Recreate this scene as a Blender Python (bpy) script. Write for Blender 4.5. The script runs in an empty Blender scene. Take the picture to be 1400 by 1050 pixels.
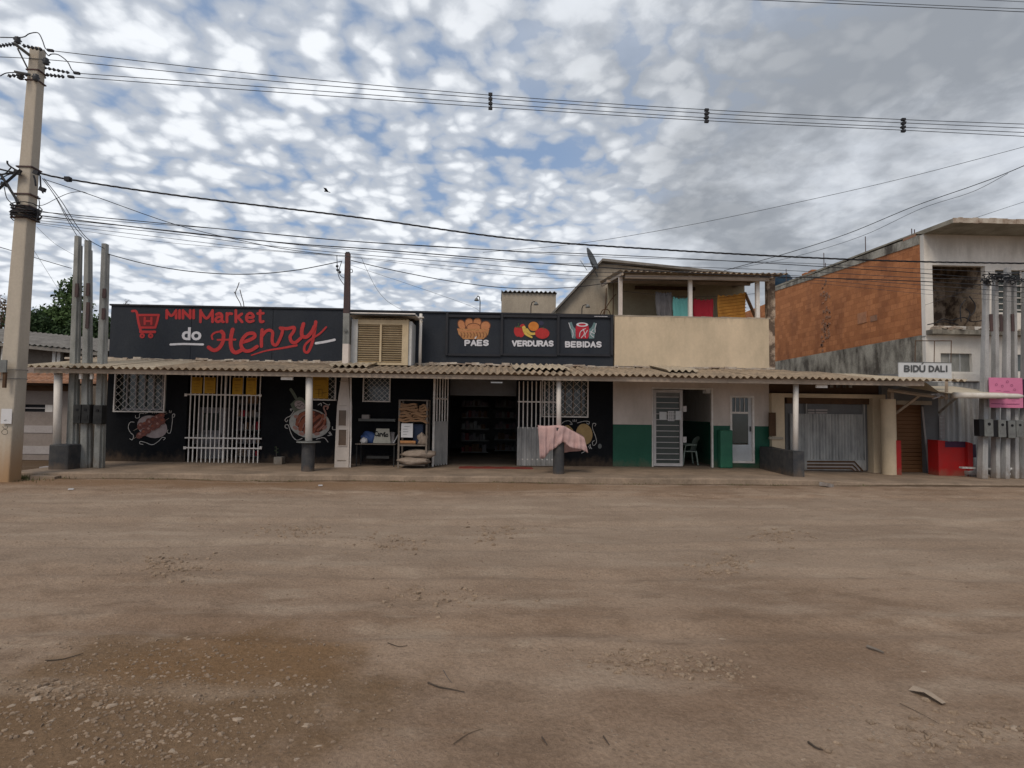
import bpy, math, random
import numpy as np
from mathutils import Vector, Matrix, Euler
random.seed(7)
SC = bpy.context.scene
COL = SC.collection
# ---------------------------------------------------------------- camera
FPX = 760.0
CAMZ = 1.73
cam_d = bpy.data.cameras.new("camera")
cam = bpy.data.objects.new("camera", cam_d)
COL.objects.link(cam)
cam_d.sensor_width = 36.0
cam_d.lens = FPX / 1400 * 36
cam_d.clip_end = 3000
RM = Matrix.Rotation(math.radians(-1.8), 3, 'Z') @ Matrix.Rotation(math.radians(90 + 2.95), 3, 'X') @ Matrix.Rotation(math.radians(0.76), 3, 'Z')
cam.matrix_world = Matrix.Translation((0, 0, CAMZ)) @ RM.to_4x4()
SC.camera = cam
# ---------------------------------------------------------------- world
world = bpy.data.worlds.new("World")
SC.world = world
world.use_nodes = True
nt = world.node_tree
nt.nodes.clear()
def N(t, **k):
    n = nt.nodes.new(t)
    for a, b in k.items():
        setattr(n, a, b)
    return n
def math_(op, a, b=None, c=None, clamp=False):
    n = N('ShaderNodeMath', operation=op, use_clamp=clamp)
    for i, v in enumerate((a, b, c)):
        if v is None: continue
        if isinstance(v, (int, float)): n.inputs[i].default_value = v
        else: nt.links.new(v, n.inputs[i])
    return n.outputs[0]
SUN_EL, SUN_AZ = 48, 205      # azimuth of the sun from +Y towards +X
sky = N('ShaderNodeTexSky', sky_type='NISHITA')
sky.sun_disc = False
sky.sun_elevation = math.radians(SUN_EL)
sky.sun_rotation = math.radians(SUN_AZ)
sky.air_density = 1.0; sky.dust_density = 1.6; sky.ozone_density = 1.5
tc = N('ShaderNodeTexCoord')
sep = N('ShaderNodeSeparateXYZ'); nt.links.new(tc.outputs['Generated'], sep.inputs[0])
zc = math_('MAXIMUM', sep.outputs[2], 0.0)
zz = math_('ADD', zc, 0.20)
u = math_('DIVIDE', sep.outputs[0], zz)
v = math_('DIVIDE', sep.outputs[1], zz)
cmb = N('ShaderNodeCombineXYZ'); nt.links.new(u, cmb.inputs[0]); nt.links.new(v, cmb.inputs[1])
def noise(vec, scale, detail=4, rough=.55, off=(0, 0, 0), dist=0.0):
    mp = N('ShaderNodeMapping'); mp.inputs['Location'].default_value = off
    nt.links.new(vec, mp.inputs[0])
    n = N('ShaderNodeTexNoise'); n.inputs['Scale'].default_value = scale
    n.inputs['Detail'].default_value = detail; n.inputs['Roughness'].default_value = rough
    n.inputs['Distortion'].default_value = dist
    nt.links.new(mp.outputs[0], n.inputs['Vector'])
    return n
def ramp(val, pts, interp='LINEAR'):
    r = N('ShaderNodeValToRGB'); e = r.color_ramp.elements
    r.color_ramp.interpolation = interp
    while len(e) < len(pts): e.new(0.5)
    for i, (p, c) in enumerate(pts):
        e[i].position = p
        e[i].color = (c, c, c, 1) if isinstance(c, (int, float)) else (*c, 1)
    nt.links.new(val, r.inputs[0])
    return r.outputs[0]
def mixc(f, a, b, mode='MIX'):
    n = N('ShaderNodeMix', data_type='RGBA', blend_type=mode)
    for s, v_ in ((0, f), (6, a), (7, b)):
        if isinstance(v_, (int, float)): n.inputs[s].default_value = v_
        elif isinstance(v_, tuple): n.inputs[s].default_value = (*v_, 1)
        else: nt.links.new(v_, n.inputs[s])
    return n.outputs[2]
vec = cmb.outputs[0]
warp = noise(vec, 3.5, 4, .6)
wv = N('ShaderNodeVectorMath', operation='SCALE'); nt.links.new(warp.outputs['Color'], wv.inputs[0]); wv.inputs['Scale'].default_value = 0.09
wa = N('ShaderNodeVectorMath', operation='ADD'); nt.links.new(vec, wa.inputs[0]); nt.links.new(wv.outputs[0], wa.inputs[1])
vor = N('ShaderNodeTexVoronoi', feature='SMOOTH_F1'); vor.inputs['Scale'].default_value = 8.0
vor.inputs['Smoothness'].default_value = 0.25; vor.inputs['Randomness'].default_value = .9
nt.links.new(wa.outputs[0], vor.inputs['Vector'])
cell = math_('SUBTRACT', 1.0, math_('MULTIPLY', vor.outputs['Distance'], 1.35))
vor2 = N('ShaderNodeTexVoronoi', feature='SMOOTH_F1'); vor2.inputs['Scale'].default_value = 20.0
vor2.inputs['Smoothness'].default_value = 0.2
wv2 = N('ShaderNodeVectorMath', operation='SCALE'); nt.links.new(noise(vec, 7.0, 4, .6).outputs['Color'], wv2.inputs[0]); wv2.inputs['Scale'].default_value = 0.05
wa2 = N('ShaderNodeVectorMath', operation='ADD'); nt.links.new(wa.outputs[0], wa2.inputs[0]); nt.links.new(wv2.outputs[0], wa2.inputs[1])
nt.links.new(wa2.outputs[0], vor2.inputs['Vector'])
cell2 = math_('SUBTRACT', 1.0, math_('MULTIPLY', vor2.outputs['Distance'], 1.35))
fine = noise(wa.outputs[0], 12.0, 9, .60).outputs['Fac']
big = noise(vec, 0.75, 3, .5, (3.1, 1.7, 0)).outputs['Fac']
mid = noise(wa.outputs[0], 1.3, 5, .55, (7.3, 2.2, 0)).outputs['Fac']
# thick deck: grows towards +X (the right of the view) and overhead
deck = math_('ADD', math_('MULTIPLY', u, 0.66), math_('MULTIPLY', math_('SUBTRACT', big, .5), 1.8))
deck = ramp(math_('ADD', deck, 0.33), [(0.12, 0.0), (0.75, 1.0)], 'EASE')
puff = math_('ADD', math_('MULTIPLY', cell, .80), math_('MULTIPLY', math_('SUBTRACT', fine, .5), .85))
puff = math_('ADD', puff, math_('MULTIPLY', math_('SUBTRACT', cell2, .5), .50))
puff = math_('ADD', puff, -.02)
puff = math_('ADD', puff, math_('MULTIPLY', math_('SUBTRACT', big, .5), 0.7))
puff = math_('ADD', puff, math_('MULTIPLY', math_('SUBTRACT', 0.35, zc), 0.35))
shade = ramp(puff, [(0.0, 0.0), (0.48, 1.0)], 'EASE')
cover = ramp(math_('ADD', puff, 0.40), [(0.0, 0.0), (0.44, 1.0)], 'EASE')
cover = math_('MAXIMUM', cover, deck)
K = 8.3
def kc(r, g, b): return (r * K, g * K, b * K)
puffcol = mixc(shade, kc(.45, .49, .555), kc(.83, .86, .90))
dk = math_('ADD', math_('MULTIPLY', mid, 1.0), math_('MULTIPLY', math_('SUBTRACT', fine, .5), .22))
deckshade = ramp(dk, [(0.38, 0.0), (0.64, 1.0)], 'EASE')
deckcol = mixc(deckshade, kc(.26, .282, .315), kc(.62, .655, .71))
cloud = mixc(math_('MULTIPLY', deck, 0.88), puffcol, deckcol)
low = ramp(zc, [(0.0, 1.0), (0.22, 0.0)], 'EASE')
cloud = mixc(math_('MULTIPLY', low, 0.55), cloud, kc(.58, .64, .735))
skyb = mixc(0.6, sky.outputs[0], kc(.26, .355, .52))
full = mixc(cover, skyb, cloud)
bg = N('ShaderNodeBackground'); bg.inputs['Strength'].default_value = 0.1
nt.links.new(full, bg.inputs[0])
wo = N('ShaderNodeOutputWorld'); nt.links.new(bg.outputs[0], wo.inputs[0])
# ---------------------------------------------------------------- sun
sd = bpy.data.lights.new("sun", 'SUN'); sd.energy = 1.15; sd.angle = math.radians(25); sd.color = (1.0, .86, .70)
sun = bpy.data.objects.new("sun", sd); COL.objects.link(sun)
az, el = math.radians(SUN_AZ), math.radians(SUN_EL)
sdir = Vector((math.sin(az) * math.cos(el), math.cos(az) * math.cos(el), math.sin(el)))
sun.rotation_euler = (-sdir).to_track_quat('-Z', 'Y').to_euler()
SC.view_settings.view_transform = 'Standard'; SC.view_settings.look = 'None'
SC.view_settings.exposure = 0.44; SC.view_settings.gamma = 1
SC.view_settings.use_curve_mapping = False
SC.cycles.max_bounces = 6
# ---------------------------------------------------------------- measuring
def at(x, y, Y):
    "point of the plane Y = const seen at photograph position x, y"
    d = RM @ Vector(((x - 700) / FPX, (525 - y) / FPX, -1))
    return Vector((0, 0, CAMZ)) + d * (Y / d.y)
def on(x, y, z=0.0):
    d = RM @ Vector(((x - 700) / FPX, (525 - y) / FPX, -1))
    return Vector((0, 0, CAMZ)) + d * ((z - CAMZ) / d.z)
def R(x0, y0, x1, y1, Y):
    a, b, c, d = at(x0, (y0 + y1) / 2, Y), at(x1, (y0 + y1) / 2, Y), at((x0 + x1) / 2, y1, Y), at((x0 + x1) / 2, y0, Y)
    return a.x, b.x, c.z, d.z
def floor(x):
    t = min(max((x - 7.6) / 3.0, 0), 1)
    return 0.13 - 0.10 * t * t * (3 - 2 * t)
W = 17.0
# ---------------------------------------------------------------- materials
MATS = {}
def mat(name, col, rough=.85, col2=None, amt=.5, scale=3.0, stretch=(1, 1, 1), bump=.0, bscale=40, metal=0, spec=.3, fine=.12, detail=6, lo=.35, hi=.65, alpha=None):
    m = bpy.data.materials.new(name); m.use_nodes = True
    t = m.node_tree; bs = t.nodes['Principled BSDF']
    bs.inputs['Roughness'].default_value = rough; bs.inputs['Metallic'].default_value = metal
    bs.inputs['Specular IOR Level'].default_value = spec
    tcn = t.nodes.new('ShaderNodeTexCoord'); mp = t.nodes.new('ShaderNodeMapping')
    mp.inputs['Scale'].default_value = stretch
    g = t.nodes.new('ShaderNodeNewGeometry')
    t.links.new(g.outputs['Position'], mp.inputs[0])
    def nz(sc, det, src):
        n = t.nodes.new('ShaderNodeTexNoise'); n.inputs['Scale'].default_value = sc; n.inputs['Detail'].default_value = det
        n.inputs['Roughness'].default_value = .65
        t.links.new(src, n.inputs['Vector']); return n.outputs['Fac']
    col2 = col2 or tuple(c * .6 for c in col)
    f = nz(scale, detail, mp.outputs[0])
    mr = t.nodes.new('ShaderNodeMapRange'); mr.inputs[1].default_value = lo; mr.inputs[2].default_value = hi; mr.inputs[3].default_value = 0; mr.inputs[4].default_value = amt
    t.links.new(f, mr.inputs[0])
    mx = t.nodes.new('ShaderNodeMix'); mx.data_type = 'RGBA'
    t.links.new(mr.outputs[0], mx.inputs[0]); mx.inputs[6].default_value = (*col, 1); mx.inputs[7].default_value = (*col2, 1)
    f2 = nz(scale * 14, 4, g.outputs['Position'])
    mr2 = t.nodes.new('ShaderNodeMapRange'); mr2.inputs[1].default_value = .25; mr2.inputs[2].default_value = .75
    mr2.inputs[3].default_value = 1 - fine; mr2.inputs[4].default_value = 1 + fine
    t.links.new(f2, mr2.inputs[0])
    vm = t.nodes.new('ShaderNodeVectorMath'); vm.operation = 'SCALE'
    t.links.new(mx.outputs[2], vm.inputs[0]); t.links.new(mr2.outputs[0], vm.inputs['Scale'])
    t.links.new(vm.outputs[0], bs.inputs['Base Color'])
    if bump:
        b = t.nodes.new('ShaderNodeBump'); b.inputs['Strength'].default_value = bump; b.inputs['Distance'].default_value = .02
        t.links.new(nz(bscale, 5, g.outputs['Position']), b.inputs['Height']); t.links.new(b.outputs[0], bs.inputs['Normal'])
    if alpha is not None:
        bs.inputs['Alpha'].default_value = alpha
    MATS[name] = m
    return m
M = MATS
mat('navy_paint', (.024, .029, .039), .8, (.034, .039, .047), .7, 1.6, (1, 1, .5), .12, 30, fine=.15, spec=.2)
mat('navy_shaded', (.0075, .0085, .011), .85, (.014, .015, .017), .8, 1.4, (1, 1, .6), .1, 30, fine=.2, spec=.12)  # same navy paint as the parapet, darkened to carry the canopy's shade
mat('dark_trim', (.016, .018, .024), .6, (.03, .03, .035), .5, 3)
mat('pier_dark', (.034, .037, .043), .7, (.09, .085, .08), .6, 5, fine=.2, bump=.15)
mat('white_paint', (.74, .71, .67), .6, (.50, .45, .39), .5, 4, (1, 1, .4), .05, 40)
mat('white_metal', (.80, .77, .74), .45, (.50, .44, .38), .5, 7, fine=.15)
mat('cream_wall', (.64, .52, .37), .85, (.37, .31, .22), .6, 1.0, (1, 1, .5), .08, 30, fine=.05)
mat('cream_dirty', (.44, .38, .30), .85, (.24, .21, .17), .7, 1.5, (1, 1, .35), .15, 30)
mat('olive_wall', (.38, .33, .23), .9, (.28, .24, .165), .6, 1.4)
mat('white_wall', (.66, .59, .54), .8, (.36, .32, .28), .6, 1.0, (1, 1, .5), .06, 30, fine=.05)
mat('white_facade', (.78, .75, .70), .8, (.52, .49, .44), .6, 1.3, (1, 1, .35), .08, 30, fine=.06)
mat('green_paint', (.010, .085, .050), .55, (.02, .11, .07), .6, 1.6, (1, 1, .5), .06, 30)
mat('green_light', (.035, .16, .095), .35, (.02, .11, .07), .6, 3)
mat('grey_paint', (.16, .165, .17), .7, (.11, .11, .115), .6, 2)
mat('sheet_roof', (.38, .29, .20), .95, (.15, .12, .09), .75, 2.2, (1, 1, 1), .2, 60, fine=.25)
mat('sheet_roof_pale', (.50, .42, .31), .95, (.25, .21, .16), .6, 2.2, (1, 1, 1), .2, 60, fine=.2)
mat('fascia_wood', (.42, .34, .27), .85, (.20, .165, .13), .6, 4, (.4, 1, 1), .1, 50)
mat('mortar', (.50, .45, .38), .95, (.20, .13, .09), .8, 4, bump=.5, bscale=30)
mat('pole_concrete', (.46, .41, .34), .9, (.33, .295, .245), .6, 1.4, (1, 1, .3), .15, 60, fine=.07)
mat('grey_concrete', (.33, .335, .32), .92, (.14, .145, .135), .75, 3, (1, 1, .3), .2, 50, fine=.2)
mat('pale_concrete', (.42, .42, .42), .92, (.20, .20, .20), .75, 3, (1, 1, .3), .2, 50, fine=.2)
mat('mould_concrete', (.36, .34, .29), .95, (.065, .055, .045), .95, 1.7, (1, 1, .45), .3, 30, fine=.25, lo=.40, hi=.62)
mat('slab_concrete', (.30, .28, .23), .95, (.16, .14, .11), .8, 1.8, (1, 1, 1), .3, 30, fine=.15)
mat('sidewalk', (.31, .235, .172), .95, (.17, .13, .095), .8, 1.3, (1, 1, 1), .35, 35, fine=.18)
mat('rusty_iron', (.10, .06, .055), .8, (.05, .045, .05), .7, 5, (1, 1, .3))
mat('black_rubber', (.014, .014, .016), .7)
mat('wire_black', (.02, .021, .026), .6)
mat('wire_grey', (.05, .055, .065), .6)
mat('meter_grey', (.17, .18, .175), .55, (.10, .10, .10), .6, 6)
mat('meter_dark', (.018, .019, .019), .6, (.05, .05, .05), .6, 6)
mat('black_hole', (.008, .008, .01), .7)
mat('tile_clay', (.38, .20, .12), .9, (.17, .10, .07), .8, 4, fine=.3, bump=.2)
mat('asbestos', (.24, .225, .205), .95, (.12, .11, .10), .7, 2.5, fine=.2, bump=.2)
mat('beige_wall', (.25, .215, .195), .9, (.19, .16, .14), .6, 1.4)
mat('pale_band', (.36, .335, .33), .85, (.28, .25, .24), .5, 2)
mat('wood_dark', (.10, .055, .03), .85, (.06, .035, .02), .7, 5)
mat('yellow_card', (.50, .29, .035), .8, (.42, .23, .03), .5, 6, fine=.06)
mat('ink', (.09, .05, .02), .8)
mat('ink_black', (.02, .02, .02), .8)
mat('louver_cream', (.56, .46, .31), .75, (.40, .31, .19), .6, 3, fine=.1)
mat('louver_white', (.55, .56, .56), .75, (.42, .41, .38), .6, 3)
mat('gap_shade', (.035, .022, .012), .9)  # near-black fill that paints shade into the louvred box's gaps
mat('red_letter', (.42, .028, .03), .6, (.33, .03, .03), .6, 6, fine=.15)
mat('red_dark', (.13, .012, .014), .6, (.10, .012, .014), .6, 6)
mat('white_letter', (.62, .62, .66), .6, (.46, .46, .50), .6, 8, fine=.1)
mat('swirl_white', (.60, .58, .56), .7, (.36, .35, .34), .6, 10)
mat('bread', (.50, .22, .10), .7, (.36, .14, .06), .6, 14, fine=.2)
mat('bread_line', (.16, .06, .03), .7)
mat('basket', (.48, .24, .10), .7, (.30, .13, .05), .8, 16, (1, 1, 2), fine=.3)
mat('fruit_red', (.45, .03, .03), .6, (.30, .02, .02), .7, 10)
mat('fruit_orange', (.60, .22, .04), .6, (.45, .13, .02), .7, 10)
mat('fruit_yellow', (.62, .45, .10), .6, (.48, .30, .06), .7, 12)
mat('fruit_dark', (.04, .04, .08), .6)
mat('leaf_paint', (.05, .10, .04), .7)
mat('can_red', (.45, .02, .04), .6)
mat('glass_paint', (.16, .25, .26), .6, (.08, .14, .15), .7, 12)
mat('plate_paint', (.42, .35, .35), .7, (.24, .19, .19), .6, 8)
mat('bowl_white', (.50, .50, .47), .7, (.24, .24, .23), .7, 8)
mat('meat', (.25, .095, .075), .7, (.11, .035, .028), .8, 22, fine=.4)
mat('sausage', (.36, .12, .07), .7, (.22, .055, .03), .8, 10, fine=.3)
mat('sauce', (.10, .022, .012), .6, (.05, .013, .008), .8, 12)
mat('ham', (.42, .24, .20), .7, (.30, .15, .13), .7, 7, fine=.15)
mat('cheese', (.48, .33, .15), .7, (.27, .17, .07), .6, 5)
mat('bottle_paint', (.13, .15, .12), .6, (.07, .09, .06), .7, 10)
mat('brown_shutter', (.17, .080, .034), .6, (.14, .065, .027), .6, 2.5, (1, 1, .6), fine=.05)
mat('gate_metal', (.42, .42, .41), .5, (.12, .13, .13), .6, 4, (1, 1, .3), fine=.1)
mat('gate_white', (.50, .48, .47), .5)
mat('red_paint', (.36, .012, .012), .5, (.26, .02, .02), .6, 4, fine=.1)
mat('purple_paint', (.05, .02, .05), .6)
mat('awning', (.52, .46, .36), .8, (.38, .33, .25), .6, 3)
mat('awning_tube', (.62, .59, .54), .6, (.48, .43, .37), .6, 5)
mat('tin_sheet', (.52, .53, .53), .55, (.20, .215, .22), .7, 3, (1, 1, .2), fine=.1)
mat('sign_white', (.58, .60, .62), .6, (.46, .47, .47), .5, 5)
mat('sign_pink', (.60, .19, .33), .6, (.52, .16, .28), .5, 5, fine=.04)
mat('pink_ink', (.26, .06, .15), .7)
mat('glass', (.06, .075, .07), .12, (.09, .105, .10), .5, 3, spec=.6)
mat('glass_grey', (.055, .068, .062), .25, (.08, .09, .085), .5, 3, spec=.3)
mat('paper', (.60, .60, .62), .8, (.5, .5, .5), .4, 9)
mat('paper_warm', (.50, .49, .42), .8)
mat('cardboard', (.30, .175, .095), .9, (.20, .11, .06), .7, 6, fine=.12)
mat('sack', (.30, .245, .20), .95, (.19, .15, .12), .7, 8, fine=.2, bump=.3)
mat('ink_grey', (.09, .095, .10), .7)
mat('plug_brick', (.45, .22, .12), .93, (.3, .14, .08), .8, 6)
mat('brown_pane', (.13, .085, .055), .35, (.09, .06, .04), .6, 6, spec=.5)
mat('wood_grey', (.20, .17, .145), .9, (.12, .10, .08), .7, 8)
mat('blue_plastic', (.05, .10, .26), .5, (.03, .06, .16), .5, 6)
mat('navy_crate', (.015, .03, .07), .5)
mat('chair_plastic', (.33, .40, .34), .5)
mat('cloth_grey', (.15, .145, .15), .95, (.10, .095, .10), .7, 5)
mat('cloth_teal', (.16, .44, .43), .95, (.11, .36, .35), .6, 5)
mat('cloth_red', (.34, .02, .035), .95, (.26, .018, .03), .6, 5)
mat('cloth_orange', (.52, .25, .05), .95, (.36, .15, .03), .6, 3)
mat('cloth_stripe', (.26, .11, .02), .95)
mat('cloth_pink', (.50, .33, .31), .95, (.34, .24, .24), .8, 4, fine=.1)
mat('glow_red', (.26, .045, .035), .95, (.19, .05, .04), .7, 5)
mat('fridge_white', (.34, .33, .34), .5, (.24, .23, .24), .5, 5)
mat('shelf_goods', (.16, .11, .11), .7, (.05, .06, .08), .9, 9, fine=.4)
mat('tank_blue', (.03, .07, .12), .45, (.02, .045, .08), .5, 4)
mat('dish_grey', (.10, .11, .12), .6, (.07, .075, .08), .5, 4)
mat('bark', (.09, .065, .05), .95, (.05, .04, .03), .7, 8, bump=.3)
mat('twig', (.11, .095, .085), .95)
mat('dry_twig', (.13, .095, .065), .95, (.07, .05, .035), .7, 9)
mat('leaf_a', (.085, .14, .045), .8, (.04, .075, .025), .8, 3, fine=.4)
mat('leaf_b', (.040, .075, .026), .8, (.02, .04, .015), .8, 3, fine=.4)
mat('leaf_dry', (.20, .15, .10), .9, (.11, .085, .06), .8, 3, fine=.4)
mat('weed', (.07, .085, .03), .9, (.14, .11, .05), .8, 5, fine=.3)
mat('stone_pale', (.36, .28, .21), .95, (.26, .205, .155), .7, 9, fine=.2, bump=.3)
mat('gravel_mat', (.31, .232, .165), .95, (.17, .122, .085), .9, 6, fine=.4)
mat('car_paint', (.022, .024, .027), .38, (.022, .024, .028), .5, 2, spec=.5)
mat('car_trim', (.012, .012, .013), .6)
mat('car_glass', (.02, .024, .028), .05, spec=.6)
mat('rim_metal', (.30, .31, .32), .35, metal=.8)
mat('lamp_clear', (.45, .47, .5), .12, spec=.6)
mat('insulator', (.06, .065, .075), .4)
mat('tan_vehicle', (.30, .30, .31), .6)
# orange hollow brick wall
def brick_mat():
    m = mat('orange_brick', (.50, .205, .085), .93, (.25, .10, .05), .9, 1.3, (1, 1, .55), 0, fine=.14, lo=.45, hi=.75)
    t = m.node_tree; bs = t.nodes['Principled BSDF']
    g = t.nodes.new('ShaderNodeNewGeometry')
    sp = t.nodes.new('ShaderNodeSeparateXYZ'); t.links.new(g.outputs['Position'], sp.inputs[0])
    ad = t.nodes.new('ShaderNodeMath'); ad.operation = 'ADD'; t.links.new(sp.outputs[0], ad.inputs[0]); t.links.new(sp.outputs[1], ad.inputs[1])
    cb = t.nodes.new('ShaderNodeCombineXYZ'); t.links.new(ad.outputs[0], cb.inputs[0]); t.links.new(sp.outputs[2], cb.inputs[1])
    br = t.nodes.new('ShaderNodeTexBrick'); t.links.new(cb.outputs[0], br.inputs['Vector'])
    br.inputs['Scale'].default_value = 1; br.inputs['Brick Width'].default_value = .30; br.inputs['Row Height'].default_value = .20
    br.inputs['Mortar Size'].default_value = .012; br.inputs['Mortar Smooth'].default_value = .3
    br.inputs['Color1'].default_value = (1, 1, 1, 1); br.inputs['Color2'].default_value = (.66, .60, .56, 1); br.inputs['Mortar'].default_value = (.70, .66, .62, 1)
    mx = t.nodes.new('ShaderNodeMix'); mx.data_type = 'RGBA'; mx.blend_type = 'MULTIPLY'; mx.inputs[0].default_value = .8
    src = bs.inputs['Base Color'].links[0].from_socket
    t.links.new(src, mx.inputs[6]); t.links.new(br.outputs['Color'], mx.inputs[7]); t.links.new(mx.outputs[2], bs.inputs['Base Color'])
    b = t.nodes.new('ShaderNodeBump'); b.inputs['Strength'].default_value = .6; b.inputs['Distance'].default_value = .02; b.invert = True
    t.links.new(br.outputs['Fac'], b.inputs['Height']); t.links.new(b.outputs[0], bs.inputs['Normal'])
brick_mat()
# patchy plaster inside the balcony recess
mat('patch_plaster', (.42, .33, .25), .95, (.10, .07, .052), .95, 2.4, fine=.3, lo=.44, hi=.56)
tg = mat('tube_glow', (.8, .8, .8)); tg.node_tree.nodes['Principled BSDF'].inputs['Emission Color'].default_value = (.9, .95, 1, 1); tg.node_tree.nodes['Principled BSDF'].inputs['Emission Strength'].default_value = .10
def splash(name, z0, h, col, amt, scale=3.0, up=False):
    "earth splashed or washed onto a wall foot, or rain streaks running down from its top"
    m_ = M[name]; t = m_.node_tree; bs = t.nodes['Principled BSDF']; g = t.nodes.new('ShaderNodeNewGeometry')
    sp = t.nodes.new('ShaderNodeSeparateXYZ'); t.links.new(g.outputs['Position'], sp.inputs[0])
    mp = t.nodes.new('ShaderNodeMapping'); mp.inputs['Scale'].default_value = (scale, scale, scale * (.12 if up else .6)); t.links.new(g.outputs['Position'], mp.inputs[0])
    nn = t.nodes.new('ShaderNodeTexNoise'); nn.inputs['Scale'].default_value = 1.6; nn.inputs['Detail'].default_value = 6; nn.inputs['Roughness'].default_value = .65; t.links.new(mp.outputs[0], nn.inputs['Vector'])
    ma = t.nodes.new('ShaderNodeMath'); ma.operation = 'MULTIPLY_ADD'; t.links.new(nn.outputs['Fac'], ma.inputs[0]); ma.inputs[1].default_value = -h * 3.2 if not up else h * 3.2; t.links.new(sp.outputs[2], ma.inputs[2])
    a, b = (z0 - h * 1.6 + h * .9, z0 - h * 1.6 - h * .4) if not up else (z0 + h * 1.6 - h * .8, z0 + h * 1.6 + h * .6)
    mr_ = t.nodes.new('ShaderNodeMapRange'); mr_.interpolation_type = 'SMOOTHSTEP'; t.links.new(ma.outputs[0], mr_.inputs[0])
    for k_, w_ in zip((1, 2, 3, 4), (a, b, 0, amt)): mr_.inputs[k_].default_value = w_
    mx_ = t.nodes.new('ShaderNodeMix'); mx_.data_type = 'RGBA'; src = bs.inputs['Base Color'].links[0].from_socket
    t.links.new(mr_.outputs[0], mx_.inputs[0]); t.links.new(src, mx_.inputs[6]); mx_.inputs[7].default_value = (*col, 1); t.links.new(mx_.outputs[2], bs.inputs['Base Color'])
EARTH = (.17, .115, .075)
splash('navy_shaded', .2, .28, EARTH, .35); splash('green_paint', .2, .25, EARTH, .35); splash('pier_dark', .15, .2, EARTH, .5)
splash('cream_wall', 4.85, .30, (.20, .15, .10), .45, 4.0, True); splash('white_facade', 7.1, .5, (.20, .18, .15), .3, 3.0, True); splash('pale_concrete', .1, .35, EARTH, .6); splash('grey_concrete', .2, .35, EARTH, .6); splash('red_paint', .1, .15, EARTH, .5)
splash('gate_metal', .1, .3, EARTH, .3)
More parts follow.
